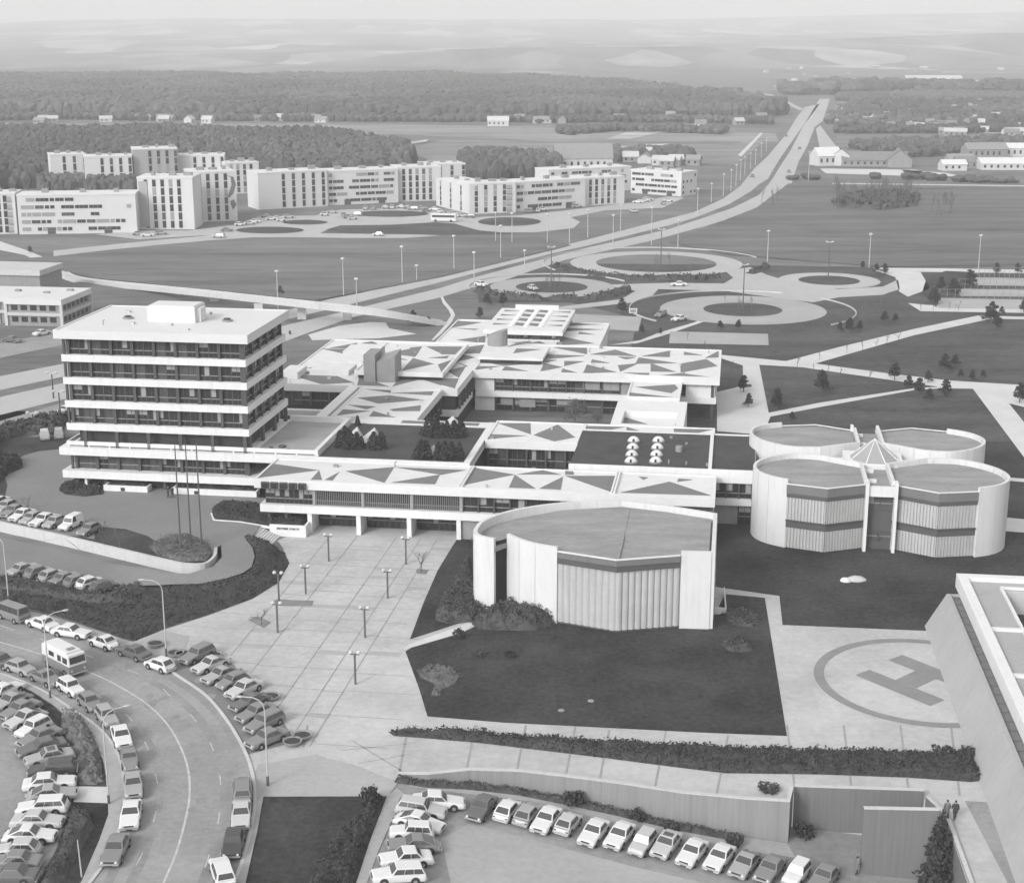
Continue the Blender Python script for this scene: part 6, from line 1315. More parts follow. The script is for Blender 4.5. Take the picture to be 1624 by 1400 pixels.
# bumpy masses of shrubs and ground cover
def mass(name, pts, h, label, cat, mt=None, zf=None, cell=.7, leaf=.28, dens=9, kind='stuff', seed=1, edge=.8, sharp=False):
    zf = zf or (lambda x, y: 0.0); P2 = [(p.x, p.y) if isinstance(p, Vector) else p for p in pts]; r = random.Random(seed)
    def top(x, y):
        dmin = 9
        for i in range(len(P2)):
            a = Vector(P2[i]); b = Vector(P2[(i+1) % len(P2)]); ab = b-a; t_ = max(0, min(1, (Vector((x, y))-a).dot(ab)/max(1e-6, ab.length_squared))); dmin = min(dmin, (Vector((x, y))-a-ab*t_).length)
        e = ss(min(1, dmin/edge)); return zf(x, y)+.02+h*e*(.75+.5*noise.noise((x*.55, y*.55, seed))+.25*noise.noise((x*1.7, y*1.7, seed)))
    m = MB(); q = sheet_mb(P2, 0, grid=cell, zf=top, mb=m)
    x0 = min(p[0] for p in P2); x1 = max(p[0] for p in P2); y0 = min(p[1] for p in P2); y1 = max(p[1] for p in P2); n = int((x1-x0)*(y1-y0)*dens*1.9); k = 0; leaf *= .72
    for _ in range(n):
        x = r.uniform(x0, x1); y = r.uniform(y0, y1)
        if not inpoly(x, y, P2): continue
        z = top(x, y)+r.uniform(-.05, .2)*min(1.5, .5+h); c = Vector((x, y, z)); a = Vector((r.gauss(0, 1.1), r.gauss(0, 1.1), 1)).normalized(); u_ = a.orthogonal().normalized(); w_ = a.cross(u_); s_ = leaf*r.uniform(.5, 1.5)
        m.face([c-u_*s_*.5, c+w_*s_*.45, c+u_*s_*.5, c-w_*s_*.45]); k += 1
    o = m.build(name, mt or M_bed)
    if label:
        o['label'] = label; o['category'] = cat
    if kind: o['kind'] = kind
    return o
mass('hedge', [PG(x, y) for x, y in [(0, 915), (60, 928), (110, 938), (160, 948), (190, 938), (250, 932), (319, 928), (362, 918), (388, 911), (401, 901), (407, 882), (403, 867), (391, 857), (386, 850), (394, 848), (412, 854), (436, 866), (452, 878), (459, 893), (442, 924), (400, 949), (330, 975), (262, 997), (215, 1017), (190, 1010), (130, 990), (60, 968), (0, 958)]], .35, 'dark crescent shaped bed of ground cover beside the plaza', 'ground cover', zf=GZ, cell=.9, leaf=.32, dens=11, seed=2)
mass('hedge', [PG(x, y) for x, y in [(-60, 905), (0, 918), (60, 928), (110, 938), (160, 948), (190, 938), (222, 932), (238, 940), (200, 958), (160, 962), (100, 956), (40, 945), (-60, 930)]], 1.1, 'taller dark hedge behind the row of cars on the ramp road', 'hedge', zf=GZ, leaf=.32, dens=14, seed=3, mt=M_leafs)
mass('hedge', px0([(615, 1160), (660, 1158), (760, 1163), (860, 1170), (960, 1178), (1100, 1184), (1248, 1189), (1400, 1193), (1546, 1196), (1562, 1238), (1540, 1240), (1440, 1233), (1300, 1228), (1150, 1226), (1060, 1215), (960, 1202), (860, 1190), (760, 1178), (680, 1171), (625, 1167)]), .75, 'long dark hedge strip between the walkway and the lawn', 'hedge', leaf=.30, dens=18, seed=4, cell=.6)
mass('shrubbery', px0([(748, 990), (760, 975), (800, 968), (845, 966), (878, 972), (882, 990), (850, 1000), (800, 1000), (760, 998)]), 1.9, 'dense dark shrubbery at the foot of the auditorium', 'shrubs', mt=M_leafs, leaf=.3, dens=30, seed=5)
mass('shrubbery', px0([(742, 880), (750, 915), (762, 945), (772, 972), (752, 986), (716, 990), (690, 984), (692, 965), (706, 945), (724, 915), (735, 890)]), 1.5, 'bushy shrubs left of the auditorium drum', 'shrubs', mt=M_leafs, leaf=.3, dens=26, seed=6)
mass('shrubbery', px0([(1140, 975), (1165, 968), (1200, 975), (1210, 985), (1196, 995), (1165, 992)]), .7, 'low shrubs right of the auditorium, upper clump', 'shrubs', mt=M_leafs, leaf=.3, dens=26, seed=7)
mass('shrubbery', px0([(1143, 1022), (1165, 1010), (1190, 1018), (1196, 1030), (1178, 1036), (1155, 1032)]), .7, 'low shrubs right of the auditorium, lower clump', 'shrubs', mt=M_leafs, leaf=.3, dens=26, seed=8)
mass('shrubbery', px0([(660, 1062), (685, 1053), (715, 1058), (730, 1070), (722, 1085), (700, 1095), (696, 1108), (682, 1104), (690, 1085), (665, 1075)]), .2, 'pale low ground cover patch on the front lawn', 'ground cover', mt=M_leafl, leaf=.28, dens=20, seed=9)
mass('shrubbery', px0([(500, 1370), (530, 1330), (570, 1290), (596, 1262), (612, 1266), (598, 1300), (582, 1340), (562, 1400), (540, 1440), (480, 1440)]), 1.0, 'dark shrubs on the slope left of the lower car park', 'shrubs', mt=M_bed, leaf=.3, dens=22, seed=10)
mass('shrubbery', px0([(86, 1146), (110, 1185), (118, 1240), (110, 1246), (104, 1200), (80, 1155)]), 1.0, 'loose shrubs on the verge beside the left car park', 'shrubs', mt=M_leafs, leaf=.26, dens=14, seed=12, edge=.9)
mass('shrubbery', px0([(98, 1118), (130, 1145), (150, 1175), (160, 1210), (155, 1245), (125, 1245), (118, 1200), (96, 1150)]), .8, 'mixed low shrubs between pavement and left car park', 'shrubs', mt=M_leafl, leaf=.24, dens=9, seed=13)
mass('shrubbery', px0([(112, 1120), (140, 1150), (160, 1190), (164, 1240), (140, 1244), (128, 1200), (108, 1150)]), 1.1, 'straggling pale shrubs on the verge above the slab path', 'shrubs', mt=M_leafl, leaf=.26, dens=12, seed=24)
mass('shrubbery', px0([(110, 1280), (140, 1285), (150, 1310), (135, 1340), (100, 1400), (70, 1420), (60, 1400), (88, 1350)]), .9, 'loose shrubs below the concrete slab path', 'shrubs', mt=M_leafs, leaf=.26, dens=12, seed=14)
mass('shrubbery', [PG(x, y) for x, y in [(0, 700), (40, 690), (100, 690), (106, 664), (60, 668), (30, 676), (-40, 690), (-60, 720), (0, 716)]], 1.6, 'dark shrubs on the bank left of the office tower', 'shrubs', mt=M_leafs, zf=GZ, leaf=.6, dens=9, seed=15, cell=1.0)
mass('shrubbery', [PG(x, y) for x, y in [(-60, 740), (0, 728), (34, 730), (36, 742), (14, 752), (0, 766), (-60, 780)]], 1.6, 'dark evergreen clump at the left edge of the upper drive', 'shrubs', mt=M_bed, zf=GZ, leaf=.6, dens=10, seed=16, cell=1.0)
mass('shrubbery', [PG(x, y) for x, y in [(236, 868), (262, 850), (300, 848), (330, 862), (338, 878), (326, 890), (290, 892), (250, 882)]], .5, 'rough shrubs around the flagpole feet', 'shrubs', mt=M_leafl, zf=GZ, leaf=.3, dens=14, seed=17)
mass('shrubbery', [PG(337, 821), PG(337, 806), PG(350, 797), PG(408, 798)] + [W(u, v) for u, v in ((-33, 3.8), (-28.1, 3.4), (-28.1, -.4), (-32.5, -.4))], .5, 'dark planting inside the entrance planter', 'shrubs', zf=lambda x, y: 1.22, leaf=.3, dens=20, seed=18, cell=.5)
mass('shrubbery', [W(u, v) for u, v in ((-60.9, 12.3), (-54.9, 12.3), (-54.9, 13.8), (-60.9, 13.8))], .45, 'low dark plants in the left tower planter', 'shrubs', zf=lambda x, y: 1.8, leaf=.25, dens=30, seed=19, cell=.5, edge=.3)
mass('shrubbery', [W(u, v) for u, v in ((-50.7, 12.3), (-38.7, 12.3), (-38.7, 13.8), (-50.7, 13.8))], .45, 'low dark plants in the right tower planter', 'shrubs', zf=lambda x, y: 1.8, leaf=.25, dens=30, seed=20, cell=.5, edge=.3)
mass('shrubbery', [PG(x, y) for x, y in [(93, 778), (98, 768), (122, 762), (158, 765), (166, 784), (135, 788), (105, 785)]], .5, 'dark kerbed planting at the left foot of the office tower', 'shrubs', zf=GZ, leaf=.3, dens=20, seed=25)
mass('undergrowth', px0([(1318, 322), (1350, 310), (1420, 307), (1460, 314), (1455, 328), (1400, 334), (1330, 330)]), 2.2, 'dark undergrowth of the bare copse in the right field', 'undergrowth', mt=M_wood, cell=3, leaf=2.6, dens=.25, seed=26)
wf = [PP(x, y) for x, y in PIT_W]
mass('shrubbery', [(p.x, p.y-.05) for p in wf[:8]]+[(p.x-.2, p.y-1.1) for p in wf[:8][::-1]], .5, 'straggling weeds along the foot of the retaining wall', 'weeds', mt=M_leafs, zf=lambda x, y: pit_z(x), leaf=.25, dens=22, seed=21, cell=.4, edge=.4)
SH = [shrub_mesh(s_, 1, 1, 1, 420, mt, .24) for s_, mt in ((41, M_bed), (42, M_leafs), (43, M_leafs))]
def shrub(i, loc, r_, h, label, group='single shrubs'):
    t = thing('shrub', label, 'shrub', loc, i*1.3, group); inst('foliage', SH[i % 3], t, sc_=(r_, r_, h)); return t
for i, (x, y, r_, h, w_) in enumerate([(910, 1275, 1.1, 1.3, 'dark shrub at the retaining wall foot behind the white cars'), (1010, 1300, .8, 1.0, 'dark shrub further right at the retaining wall foot'), (1063, 1316, .6, .8, 'small dark shrub by the wall foot near its right end'), (1275, 1327, .9, 1.4, 'dark shrub in the corner of the sunken court'), (1165, 1340, .8, .9, 'low shrub at the wall foot near the court corner')]):
    p = PP(x, y); shrub(i, p, r_, h, w_)
for i, (x, y, r_, h, w_) in enumerate([(586, 1275, .9, 1.8, 'upright dark shrub at the top corner of the lower lawn'), (728, 1010, .7, 1.0, 'small dark shrub by the stepping path on the front lawn'), (760, 1040, .7, .8, 'faint shrub in the middle left of the front lawn'), (808, 1042, .7, .9, 'dark shrub in the front lawn below the shrubbery'), (1220, 1254, 1.0, .7, 'low plants in the bed behind the retaining wall'), (1500, 1200, 1.2, 1.0, 'dark shrub at the right end of the long hedge'), (1530, 1202, 1.2, 1.0, 'dark shrub against the slanted building at the hedge end'), (755, 866, 1.0, 1.0, 'dark shrub climbing at the drum edge of the auditorium')]):
    p = P(x, y); shrub(i, p, r_, h, w_)
# hedges of the ring roads
def arc_mass(cx, cy, r0, r1, a0, a1, h, label, seed):
    pts = [(cx+r1*math.cos(R(a0+(a1-a0)*i/24)), cy+r1*math.sin(R(a0+(a1-a0)*i/24))) for i in range(25)]+[(cx+r0*math.cos(R(a1+(a0-a1)*i/24)), cy+r0*math.sin(R(a1+(a0-a1)*i/24))) for i in range(25)]
    mass('ring_hedge', pts, h, label, 'hedge', mt=M_leafs, cell=1.6, leaf=.7, dens=2.5, seed=seed, edge=1.0)
arc_mass(10.5, 400, 18.5, 22, 200, 262, 1.6, 'dark hedge along the lower left of the leftmost ring', 31); arc_mass(10.5, 400, 18.5, 22, 265, 288, 1.6, 'short dark hedge below the leftmost ring', 32); arc_mass(10.5, 400, 18.5, 22, 292, 345, 1.6, 'dark hedge along the lower right of the leftmost ring', 33)
arc_mass(42, 443, 28.5, 32, 190, 300, 1.4, 'dark hedge below the largest ring', 34); arc_mass(42, 443, 30, 33, 320, 350, 1.2, 'short hedge right of the largest ring', 35)
# far woods
def wood(label, poly, h, cell, seed, cat='wood', dens=2.6):
    """a far bare wood: thousands of ragged crowns pressed together into one mass"""
    P2 = [(p.x, p.y) for p in px0(poly)]; r = random.Random(seed); m = MB(); ed = cell*.45
    
    x0 = min(p[0] for p in P2); x1 = max(p[0] for p in P2); y0 = min(p[1] for p in P2); y1 = max(p[1] for p in P2)
    n = int((x1-x0)*(y1-y0)/(cell*cell)*dens)
    for _ in range(n):
        x = r.uniform(x0, x1); y = r.uniform(y0, y1)
        if not inpoly(x+cell*2.2*noise.noise((x*.03, y*.03, seed)), y+cell*5*noise.noise((x*.02, y*.012, seed+5)), P2): continue
        tone = min(2, max(0, int(1.5+2.2*noise.noise((x*.01, y*.006, seed+9))+r.uniform(-.6, .6))))
        hh = h*(.62+.5*r.random()+.3*noise.noise((x*.012, y*.012, seed))); rr = cell*r.uniform(.45, .8); b0 = len(m.v); k = 6; a0 = r.uniform(0, 1)
        for i in range(k): a = a0+2*math.pi*i/k; q = r.uniform(.7, 1.2); m.v.append((x+rr*.72*q*math.cos(a), y+rr*.72*q*math.sin(a), hh*r.uniform(.82, .98)))
        for i in range(k): a = a0+.4+2*math.pi*i/k; q = r.uniform(.8, 1.2); m.v.append((x+rr*q*math.cos(a), y+rr*q*math.sin(a), hh*r.uniform(.4, .7)))
        for i in range(k): a = a0+2*math.pi*i/k; m.v.append((x+rr*.5*math.cos(a), y+rr*.5*math.sin(a), 0))
        m.v.append((x, y, hh))
        for i in range(k):
            i2 = (i+1) % k
            m.f += [[b0+i, b0+i2, b0+3*k], [b0+k+i, b0+k+i2, b0+i2, b0+i], [b0+2*k+i, b0+2*k+i2, b0+k+i2, b0+k+i]]; m.m += [tone]*3
    o = m.build('woodland', [M_wood2, M_wood, M_wood3]); o['kind'] = 'stuff'; o['label'] = label; o['category'] = cat; return o
wood('wide bare wood far behind the fields', [(-400, 130), (100, 128), (300, 126.5), (450, 129), (700, 127), (860, 132), (1000, 144), (1120, 158), (1215, 172), (1242, 182), (1235, 186), (1100, 184), (900, 188), (760, 190), (560, 189), (300, 189), (0, 187), (-400, 187)], 12, 7.4, 1)
wood('bare wood right behind the white apartment blocks', [(-400, 224), (0, 226), (180, 222), (300, 225), (520, 232), (600, 243), (648, 258), (655, 270), (640, 285), (500, 300), (380, 292), (0, 300), (-400, 310)], 11, 3.9, 2)
wood('clump of bare woodland right of the apartment blocks wood', [(730, 276), (745, 264), (800, 257), (860, 262), (885, 276), (878, 284), (800, 290), (738, 286)], 10, 4.0, 3)
wood('bare trees in front of the rear apartment slabs', [(70, 315), (80, 300), (150, 304), (215, 300), (222, 312), (218, 322), (60, 322)], 8, 3.0, 5)
wood('hazy wood on the right beyond the village', [(1240, 147), (1350, 143), (1500, 145), (1900, 146), (1900, 150), (1600, 150), (1400, 150), (1250, 152)], 14, 14, 6)
0 and wood('bare copse in the field right of the highway', [(1330, 318), (1350, 310), (1420, 306), (1450, 312), (1448, 326), (1400, 330), (1340, 326)], 9, 4, 7)
wood('scrub between village and farm', [(1330, 236), (1400, 230), (1520, 226), (1700, 228), (1700, 240), (1530, 246), (1450, 250), (1400, 246)], 5, 4, 8, dens=.7)
wood('garden trees among the village houses', [(1320, 172), (1400, 166), (1560, 168), (1900, 172), (1900, 200), (1600, 203), (1400, 206), (1330, 204)], 7, 6.5, 9, dens=.55)
wood('trees left of the farm along the slip road', [(880, 250), (960, 246), (1060, 244), (1100, 250), (1096, 258), (1000, 258), (900, 262)], 6, 4.5, 10, dens=1.0)
for i_, q_ in enumerate(([(0, 189), (400, 190), (760, 192), (1000, 192), (1230, 196), (1230, 199), (1000, 195), (760, 195), (400, 192.5), (0, 191.5)], [(1325, 209), (1500, 207), (1700, 208), (1700, 213), (1500, 212), (1325, 213)], [(1440, 186), (1700, 184), (1700, 190), (1440, 192)], [(1330, 152), (1500, 150), (1700, 151), (1700, 160), (1330, 162)], [(880, 212), (960, 205), (1160, 210), (1150, 213), (960, 209), (890, 216)], [(1240, 286), (1400, 284), (1624, 288), (1624, 291), (1400, 288), (1250, 290)], [(1520, 240), (1700, 241), (1700, 247), (1520, 246)])):
    wood('row of trees and hedge between the far fields, %s' % ORD[i_], q_, 5.5 if i_ != 5 else 3, 4.2, 20+i_, 'hedgerow', dens=1.3)
# tall bare poplars in the right field and beside the road
k = 0
PO = []
for (xa, xb, ya, yb, n_) in ((1325, 1455, 312, 332, 70), (1475, 1522, 330, 344, 9), (1206, 1236, 322, 334, 4), (735, 875, 284, 292, 10), (842, 866, 252, 262, 5)):
    for i in range(n_): PO.append((rt.uniform(xa, xb), rt.uniform(ya, yb)))
PO.sort(key=lambda q: P(*q).x/P(*q).y)
for i, (x, y) in enumerate(PO): p = P(x, y); tree('bare', i, p, rt.uniform(7, 12), 'tall bare tree in the far fields, %s from left' % (ORD[i] if i < len(ORD) else 'number %d' % (i+1)), 'tall bare trees in the far fields', wide=.55)
# ------------------------------------------------------------------ footbridge
BR = [(100, 434, .1), (118, 442, .12), (160, 448, .3), (230, 455, 1.0), (330, 465, 2.8), (430, 476, 4.2), (550, 489, 4.2), (620, 498, 3.2), (705, 513, .1)]
bp_ = [P(x, y, z) for x, y, z in BR]; o0 = bp_[4]
FB = thing('footbridge', 'long thin concrete footbridge crossing the highway behind the tower', 'footbridge', (o0.x, o0.y, 0))
pts = smooth_line([tuple(p) for p in bp_], 5); L_s = offset_line(pts, 1.4); R_s = offset_line(pts, -1.4)
def ribbon(mb, a, b, za, zb_, mi=0):
    for i in range(len(pts)-1):
        mb.add([(a[i][0], a[i][1], pts[i][2]+za), (a[i+1][0], a[i+1][1], pts[i+1][2]+za), (b[i+1][0], b[i+1][1], pts[i+1][2]+za), (b[i][0], b[i][1], pts[i][2]+za),
                (a[i][0], a[i][1], pts[i][2]+zb_), (a[i+1][0], a[i+1][1], pts[i+1][2]+zb_), (b[i+1][0], b[i+1][1], pts[i+1][2]+zb_), (b[i][0], b[i][1], pts[i][2]+zb_)], [(0,1,2,3), (7,6,5,4), (0,4,5,1), (3,2,6,7)], mi)
m = MB(); ribbon(m, L_s, R_s, -.7, 0); m.shift(-o0.x, -o0.y); m.build('deck', M_concl, FB)
for s_ in (1, -1):
    A_ = offset_line(pts, 1.4*s_); B_ = offset_line(pts, 1.28*s_); m = MB(); ribbon(m, A_ if s_ > 0 else B_, B_ if s_ > 0 else A_, 0.01, .55); m.shift(-o0.x, -o0.y); m.build('railing', M_concl, FB)
for (x, y) in ((411, 505), (479, 506), (551, 507), (340, 478)):
    p = P(x, y); m = MB(); m.box(p.x-1.0-o0.x, p.x+1.0-o0.x, p.y-.4-o0.y, p.y+.4-o0.y, -.1, 3.5 if x > 400 else 2.1); m.build('pier', M_concl, FB)
# ------------------------------------------------------------------ small office, far left
def block_w(name, label, cat, W0, W1, depth, group=None):
    d = W1-W0; return thing(name, label, cat, (W0.x, W0.y, 0), math.atan2(d.y, d.x), group), Vector((d.x, d.y)).length
q0 = P(100, 519); q1 = P(0, 492)
SO = thing('small_office', 'two storey pale office with a white flat roof and corner piers at left edge', 'office building', (q0.x, q0.y, 0), TH)
def sob(m, n_, mt, par=None): return m.build(n_, mt, par or SO)
m = MB(); m.box(-14, 0, 0, 17, 5.0, 6.3); m.box(-40, -14, 2.5, 17, 5.0, 6.25); sob(m, 'roof', M_tower_roof)
m = MB(); m.box(-13.6, -.4, .5, 16.5, 0, 5.0); m.box(-39.6, -13.6, 3.0, 16.5, 0, 5.0); sob(m, 'wall', M_panel)
m = MB(); m.box(-14, 0, 0.1, 16.9, 2.4, 3.1); m.box(-40, -14, 2.6, 16.9, 2.4, 3.1); sob(m, 'floor_band', M_concl)
for (x, y) in ((-.5, .0), (-13.9, .0), (-17, 2.5), (-.5, 16.4), (-27, 2.5), (-39, 2.5)): m = MB(); m.box(x-.1, x+.6, y+.05, y+.6, 0, 4.99); sob(m, 'corner_pier', M_concl)
wm1 = window_mesh(1.5, 1.2, 0, 0, M_glass, 0); 
for k in range(5):
    for z in (.9, 3.6): inst('window', wm1, SO, (-12.4+k*2.3, .38, z))
for k in range(9):
    for z in (.9, 3.6): inst('window', wm1, SO, (-38+k*2.5, 2.88, z))
for k in range(6):
    for z in (.9, 3.6): inst('window', wm1, SO, (-.28, 1.5+k*2.4, z), R(90))
for (x, y) in ((-8, 8), (-16, 10), (-4, 12)): m = MB(); m.box(x, x+1.4, y, y+.9, 6.3, 6.7); sob(m, 'roof_vent', M_panel)
q0 = P(66, 470); SO2 = thing('rear_office', 'grey two storey office wing behind the small office at the left edge', 'office building', (q0.x, q0.y, 0), TH)
m = MB(); m.box(-45, 0, 0, 14, 5.2, 6.6); m.build('roof', M_concl, SO2); m = MB(); m.box(-44.6, -.4, .5, 13.6, 0, 5.2); m.build('wall', M_panel, SO2)
for k in range(10): inst('window', wm1, SO2, (-42+k*3, .4, 3.4))
# ------------------------------------------------------------------ apartment blocks
wband = {}
def win(w, h, v=0):
    key = (round(w, 2), round(h, 2), v)
    if key not in wband:
        m = MB(); m.box(0, w, 0, .12, 0, h, 0); m.box(0, w, -.04, 0, h-.12, h, 1); m.box(0, w, -.04, 0, 0, .12, 1); n_ = max(1, int(w/1.3))
        for i in range(n_+1): m.box(max(0, i*w/n_-.05), min(w, i*w/n_+.05), -.035, 0, .12, h-.12, 1)
        wband[key] = m.mesh('window', [M_glass if v == 0 else M_glass2 if v == 1 else M_blind, M_framel])
    return wband[key]
ra = random.Random(77)
M_apt = mat('apartment_render', 0.60, amp=0.03, scale=0.1); M_aptd = mat('apartment_panel', 0.34, amp=0.05, scale=0.1)
def apartment(label, x0, x1, y0, y1, ytop, depth, style, floors=5, side=None, shade=None, cols=5, wall=None):
    W0, W1 = P(x0, y0), P(x1, y1); t, L = block_w('apartment_block', label, 'apartment block', W0, W1, depth, 'white apartment blocks of the estate'); H = zat((x0, y0), 0, ytop)
    m = MB(); m.box(0, L, 0, depth, 0, H); m.build('wall', wall or M_apt, t)
    m = MB(); m.box(-.15, L+.15, -.15, depth+.15, H, H+.45); m.build('roof', M_roofw, t)
    for k in range(3):
        xx = L*(.2+.3*k)+ra.uniform(-1, 1); m = MB(); m.box(xx, xx+ra.uniform(1, 3), depth*.4, depth*.4+1.5, H+.45, H+ra.uniform(1.2, 2.0)); m.build('roof_vent', M_panel, t)
    fh = (H-.6)/floors
    if style == 'bands':
        for f in range(floors):
            x = L*.03
            while x < L*.95:
                w_ = ra.choice([1.4, 2.8, 4.2]); 
                if x+w_ > L*.97: break
                if ra.random() < .78: inst('window', win(w_, fh*.5, ra.choice([0, 0, 1, 2])), t, (x, -.06, .3+f*fh+fh*.32))
                x += w_+.35
        for xx in (L*.24, L*.72): m = MB(); m.box(xx, xx+2.6, -.1, 0, 0, fh*.85); m.build('entrance', M_frame, t)
    else:
        a0 = .34 if style == 'slotsR' else .12; a1 = .92 if style == 'slotsR' else .72
        for c_ in range(cols):
            xx = L*(a0+(a1-a0)*c_/max(1, cols-1))
            for f in range(floors): inst('window', win(1.25, fh*.90, ra.choice([0, 0, 0, 0, 1, 2])), t, (xx, -.06, .3+f*fh+.2))
        if style == 'slotsL' :
            for f in range(floors):
                m = MB(); m.box(L*.80, L*.92, -.05, .02, .4+f*fh, .4+f*fh+fh*.8); m.build('balcony_recess', M_aptd, t)
                m = MB(); m.box(L*.80, L*.92, -.25, -.05, .4+f*fh, .4+f*fh+fh*.3); m.build('balcony', M_panel, t)
    nside = max(1, int(depth/3))
    for f in range(floors):
        for s_ in range(nside):
            if ra.random() < .5 and side: inst('window', win(1.1, fh*.5, 0), t, (L+.06, 1+s_*3, .3+f*fh+fh*.3), R(90))
    return t, L, H
apartment('apartment block cut by the left edge with dark balcony bays', -40, 28, 372, 371, 309, 12, 'slotsL')
apartment('long five storey apartment block with window bands at left', 31, 218, 372, 369, 311, 12, 'bands')
tA, LA, HA = apartment('tall apartment slab between the long left block and the mural slab', 222, 309, 364, 364, 283, 14, 'slots', floors=6)
m = MB(); m.box(.4, 3.4, -.25, -.02, 1, HA-1); m.build('balcony_stack', M_aptd, tA)
tM, LM, HM = apartment('tall apartment slab with a dark painted figure curve on its end', 308, 377, 353, 350, 275, 16, 'slots', floors=6, cols=4)
m = MB()
cur = [(.80, .93), (.93, .90), (.97, .74), (.90, .56), (.82, .48)]; wd = [.02, .05, .075, .085, .03]
for i in range(len(cur)-1):
    (a, b), (c, d) = cur[i], cur[i+1]; m.add([((a-wd[i])*LM, -.05, b*HM), ((a+wd[i]*.35)*LM, -.05, b*HM), ((c+wd[i+1]*.35)*LM, -.05, d*HM), ((c-wd[i+1])*LM, -.05, d*HM)], [(0, 3, 2, 1)])
m.add([(.84*LM, -.05, .4*HM), (.93*LM, -.05, .44*HM), (.99*LM, -.05, .33*HM), (.90*LM, -.05, .22*HM)], [(3, 2, 1, 0)]); m.build('wall_painting', M_fascia, tM)
apartment('rear apartment slab leftmost above the bare trees', 84, 140, 309, 307, 247, 12, 'slotsR', floors=5, cols=3)
apartment('rear apartment slab second from left above the bare trees', 137, 213, 313, 311, 250, 12, 'slotsR', floors=5, cols=4)
apartment('grey tall apartment slab in the rear row', 215, 285, 310, 308, 238, 14, 'slotsR', floors=6, cols=4, wall=mat('apartment_grey', 0.36, amp=.04, scale=.1))  # walls in one even grey, darker than the other blocks
apartment('rear white apartment slab right of the grey one', 284, 358, 306, 305, 248, 12, 'slotsR', floors=5, cols=4)
apartment('rear apartment slab farthest right of the left cluster', 360, 412, 308, 306, 260, 12, 'slots', floors=5, cols=4)
apartment('apartment block at the start of the middle row with plain gable', 411, 520, 333, 327, 276, 13, 'slotsR', side=1)
apartment('middle apartment block with five window bands', 519, 632, 326, 321, 273, 12, 'bands')
apartment('tall slotted apartment block right of the banded middle block', 630, 700, 320, 318, 267, 13, 'slots')
apartment('apartment block standing behind the tall slotted one', 675, 738, 306, 304, 262, 13, 'slotsR', side=1, cols=3)
apartment('short apartment block with stepped balconies on its front', 692, 746, 326, 340, 284, 12, 'slots', cols=3)
apartment('slotted apartment block behind the oval forecourt island', 744, 818, 340, 337, 293, 12, 'slotsL', cols=4)
apartment('long banded apartment block above the oval island', 816, 928, 336, 328, 291, 12, 'bands', floors=4)
apartment('slotted apartment block right of the long banded one', 926, 990, 327, 323, 284, 12, 'slots', floors=4)
apartment('rear banded apartment block seen over the roofs', 870, 1000, 309, 302, 271, 12, 'bands', floors=4)
apartment('rightmost apartment block of the estate with white gable', 1000, 1080, 306, 312, 270, 12, 'bands', floors=4, side=1)
# ------------------------------------------------------------------ farm, villages
HS = {}
def house(label, px, py, w_, d_, h_, roofh, rz, wallm, roofm, group, name='house', cat='house'):
    p = P(px, py); t = thing(name, label, cat, (p.x, p.y, hill_z(p.x, p.y)), rz, group); key = (w_, d_, h_, roofh, wallm.name, roofm.name)
    if key not in HS:
        m = MB(); m.box(-w_/2, w_/2, -d_/2, d_/2, 0, h_); m.add([(-w_/2, -d_/2, h_), (-w_/2, d_/2, h_), (-w_/2, 0, h_+roofh*.96), (w_/2, -d_/2, h_), (w_/2, d_/2, h_), (w_/2, 0, h_+roofh*.96)], [(0, 2, 1), (3, 4, 5)]); a = m.mesh('wall', wallm)
        m = MB(); e = .4; m.add([(-w_/2-e, -d_/2-e, h_-.2), (w_/2+e, -d_/2-e, h_-.2), (w_/2+e, 0, h_+roofh), (-w_/2-e, 0, h_+roofh), (-w_/2-e, d_/2+e, h_-.2), (w_/2+e, d_/2+e, h_-.2)], [(0, 1, 2, 3), (3, 2, 5, 4)]); b = m.mesh('roof', roofm)
        m = MB()
        for k in range(max(2, int(w_/3.5))): m.box(-w_/2+1+k*3.2, -w_/2+2.1+k*3.2, -d_/2-.05, -d_/2, h_*.35, h_*.75)
        HS[key] = (a, b, m.mesh('window', M_glass))
    a, b, c = HS[key]; inst('wall', a, t); inst('roof', b, t); inst('window', c, t); return t
house('white gabled farmhouse beside the highway', 1309, 262, 13, 10, 5, 4, .3, M_housew, M_roofw, None)
house('pale house right of the white gabled farmhouse', 1336, 262, 11, 9, 5, 3.5, 1.2, M_housew, M_houser, None)
for i, (x, y, w_, d_, h_, rf, rz, mr, lb) in enumerate([(1385, 263, 38, 13, 4, 5, -.1, M_houser, 'large dark roofed barn right of the farmhouses'), (1425, 264, 18, 14, 5, 6, 1.4, M_houser, 'barn with a steep front gable in the farm'), (1520, 264, 16, 10, 4, 4, .2, M_panel, 'low farm shed beyond the white sheets'), (1555, 266, 30, 12, 4, 3, .0, M_houser, 'long shed at the right end of the farm'), (1560, 250, 26, 12, 6, 4, .1, M_panel, 'tall pale roofed shed behind the right farm'), (1596, 248, 50, 12, 6, 3, 0, M_roofw, 'long white roofed warehouse at the right edge'), (1605, 268, 40, 16, 4, 3, 0, M_roofw, 'low white roofed warehouse in the right foreground of the farm'), (1510, 270, 14, 9, 4, 2.5, .1, M_roofw, 'small white roofed building among the farm sheds')]):
    house(lb, x, y, w_*.85, d_*.85, h_*.8, rf*.8, rz, M_panel if i < 5 else M_housew, mr, 'farm buildings', 'barn', 'barn')
VH = []
for i in range(105): VH.append((ra.uniform(1318, 1640), ra.choice([ra.uniform(165, 206), ra.uniform(172, 200)])))
for i in range(14): VH.append((ra.uniform(1000, 1235), ra.uniform(168, 210)))
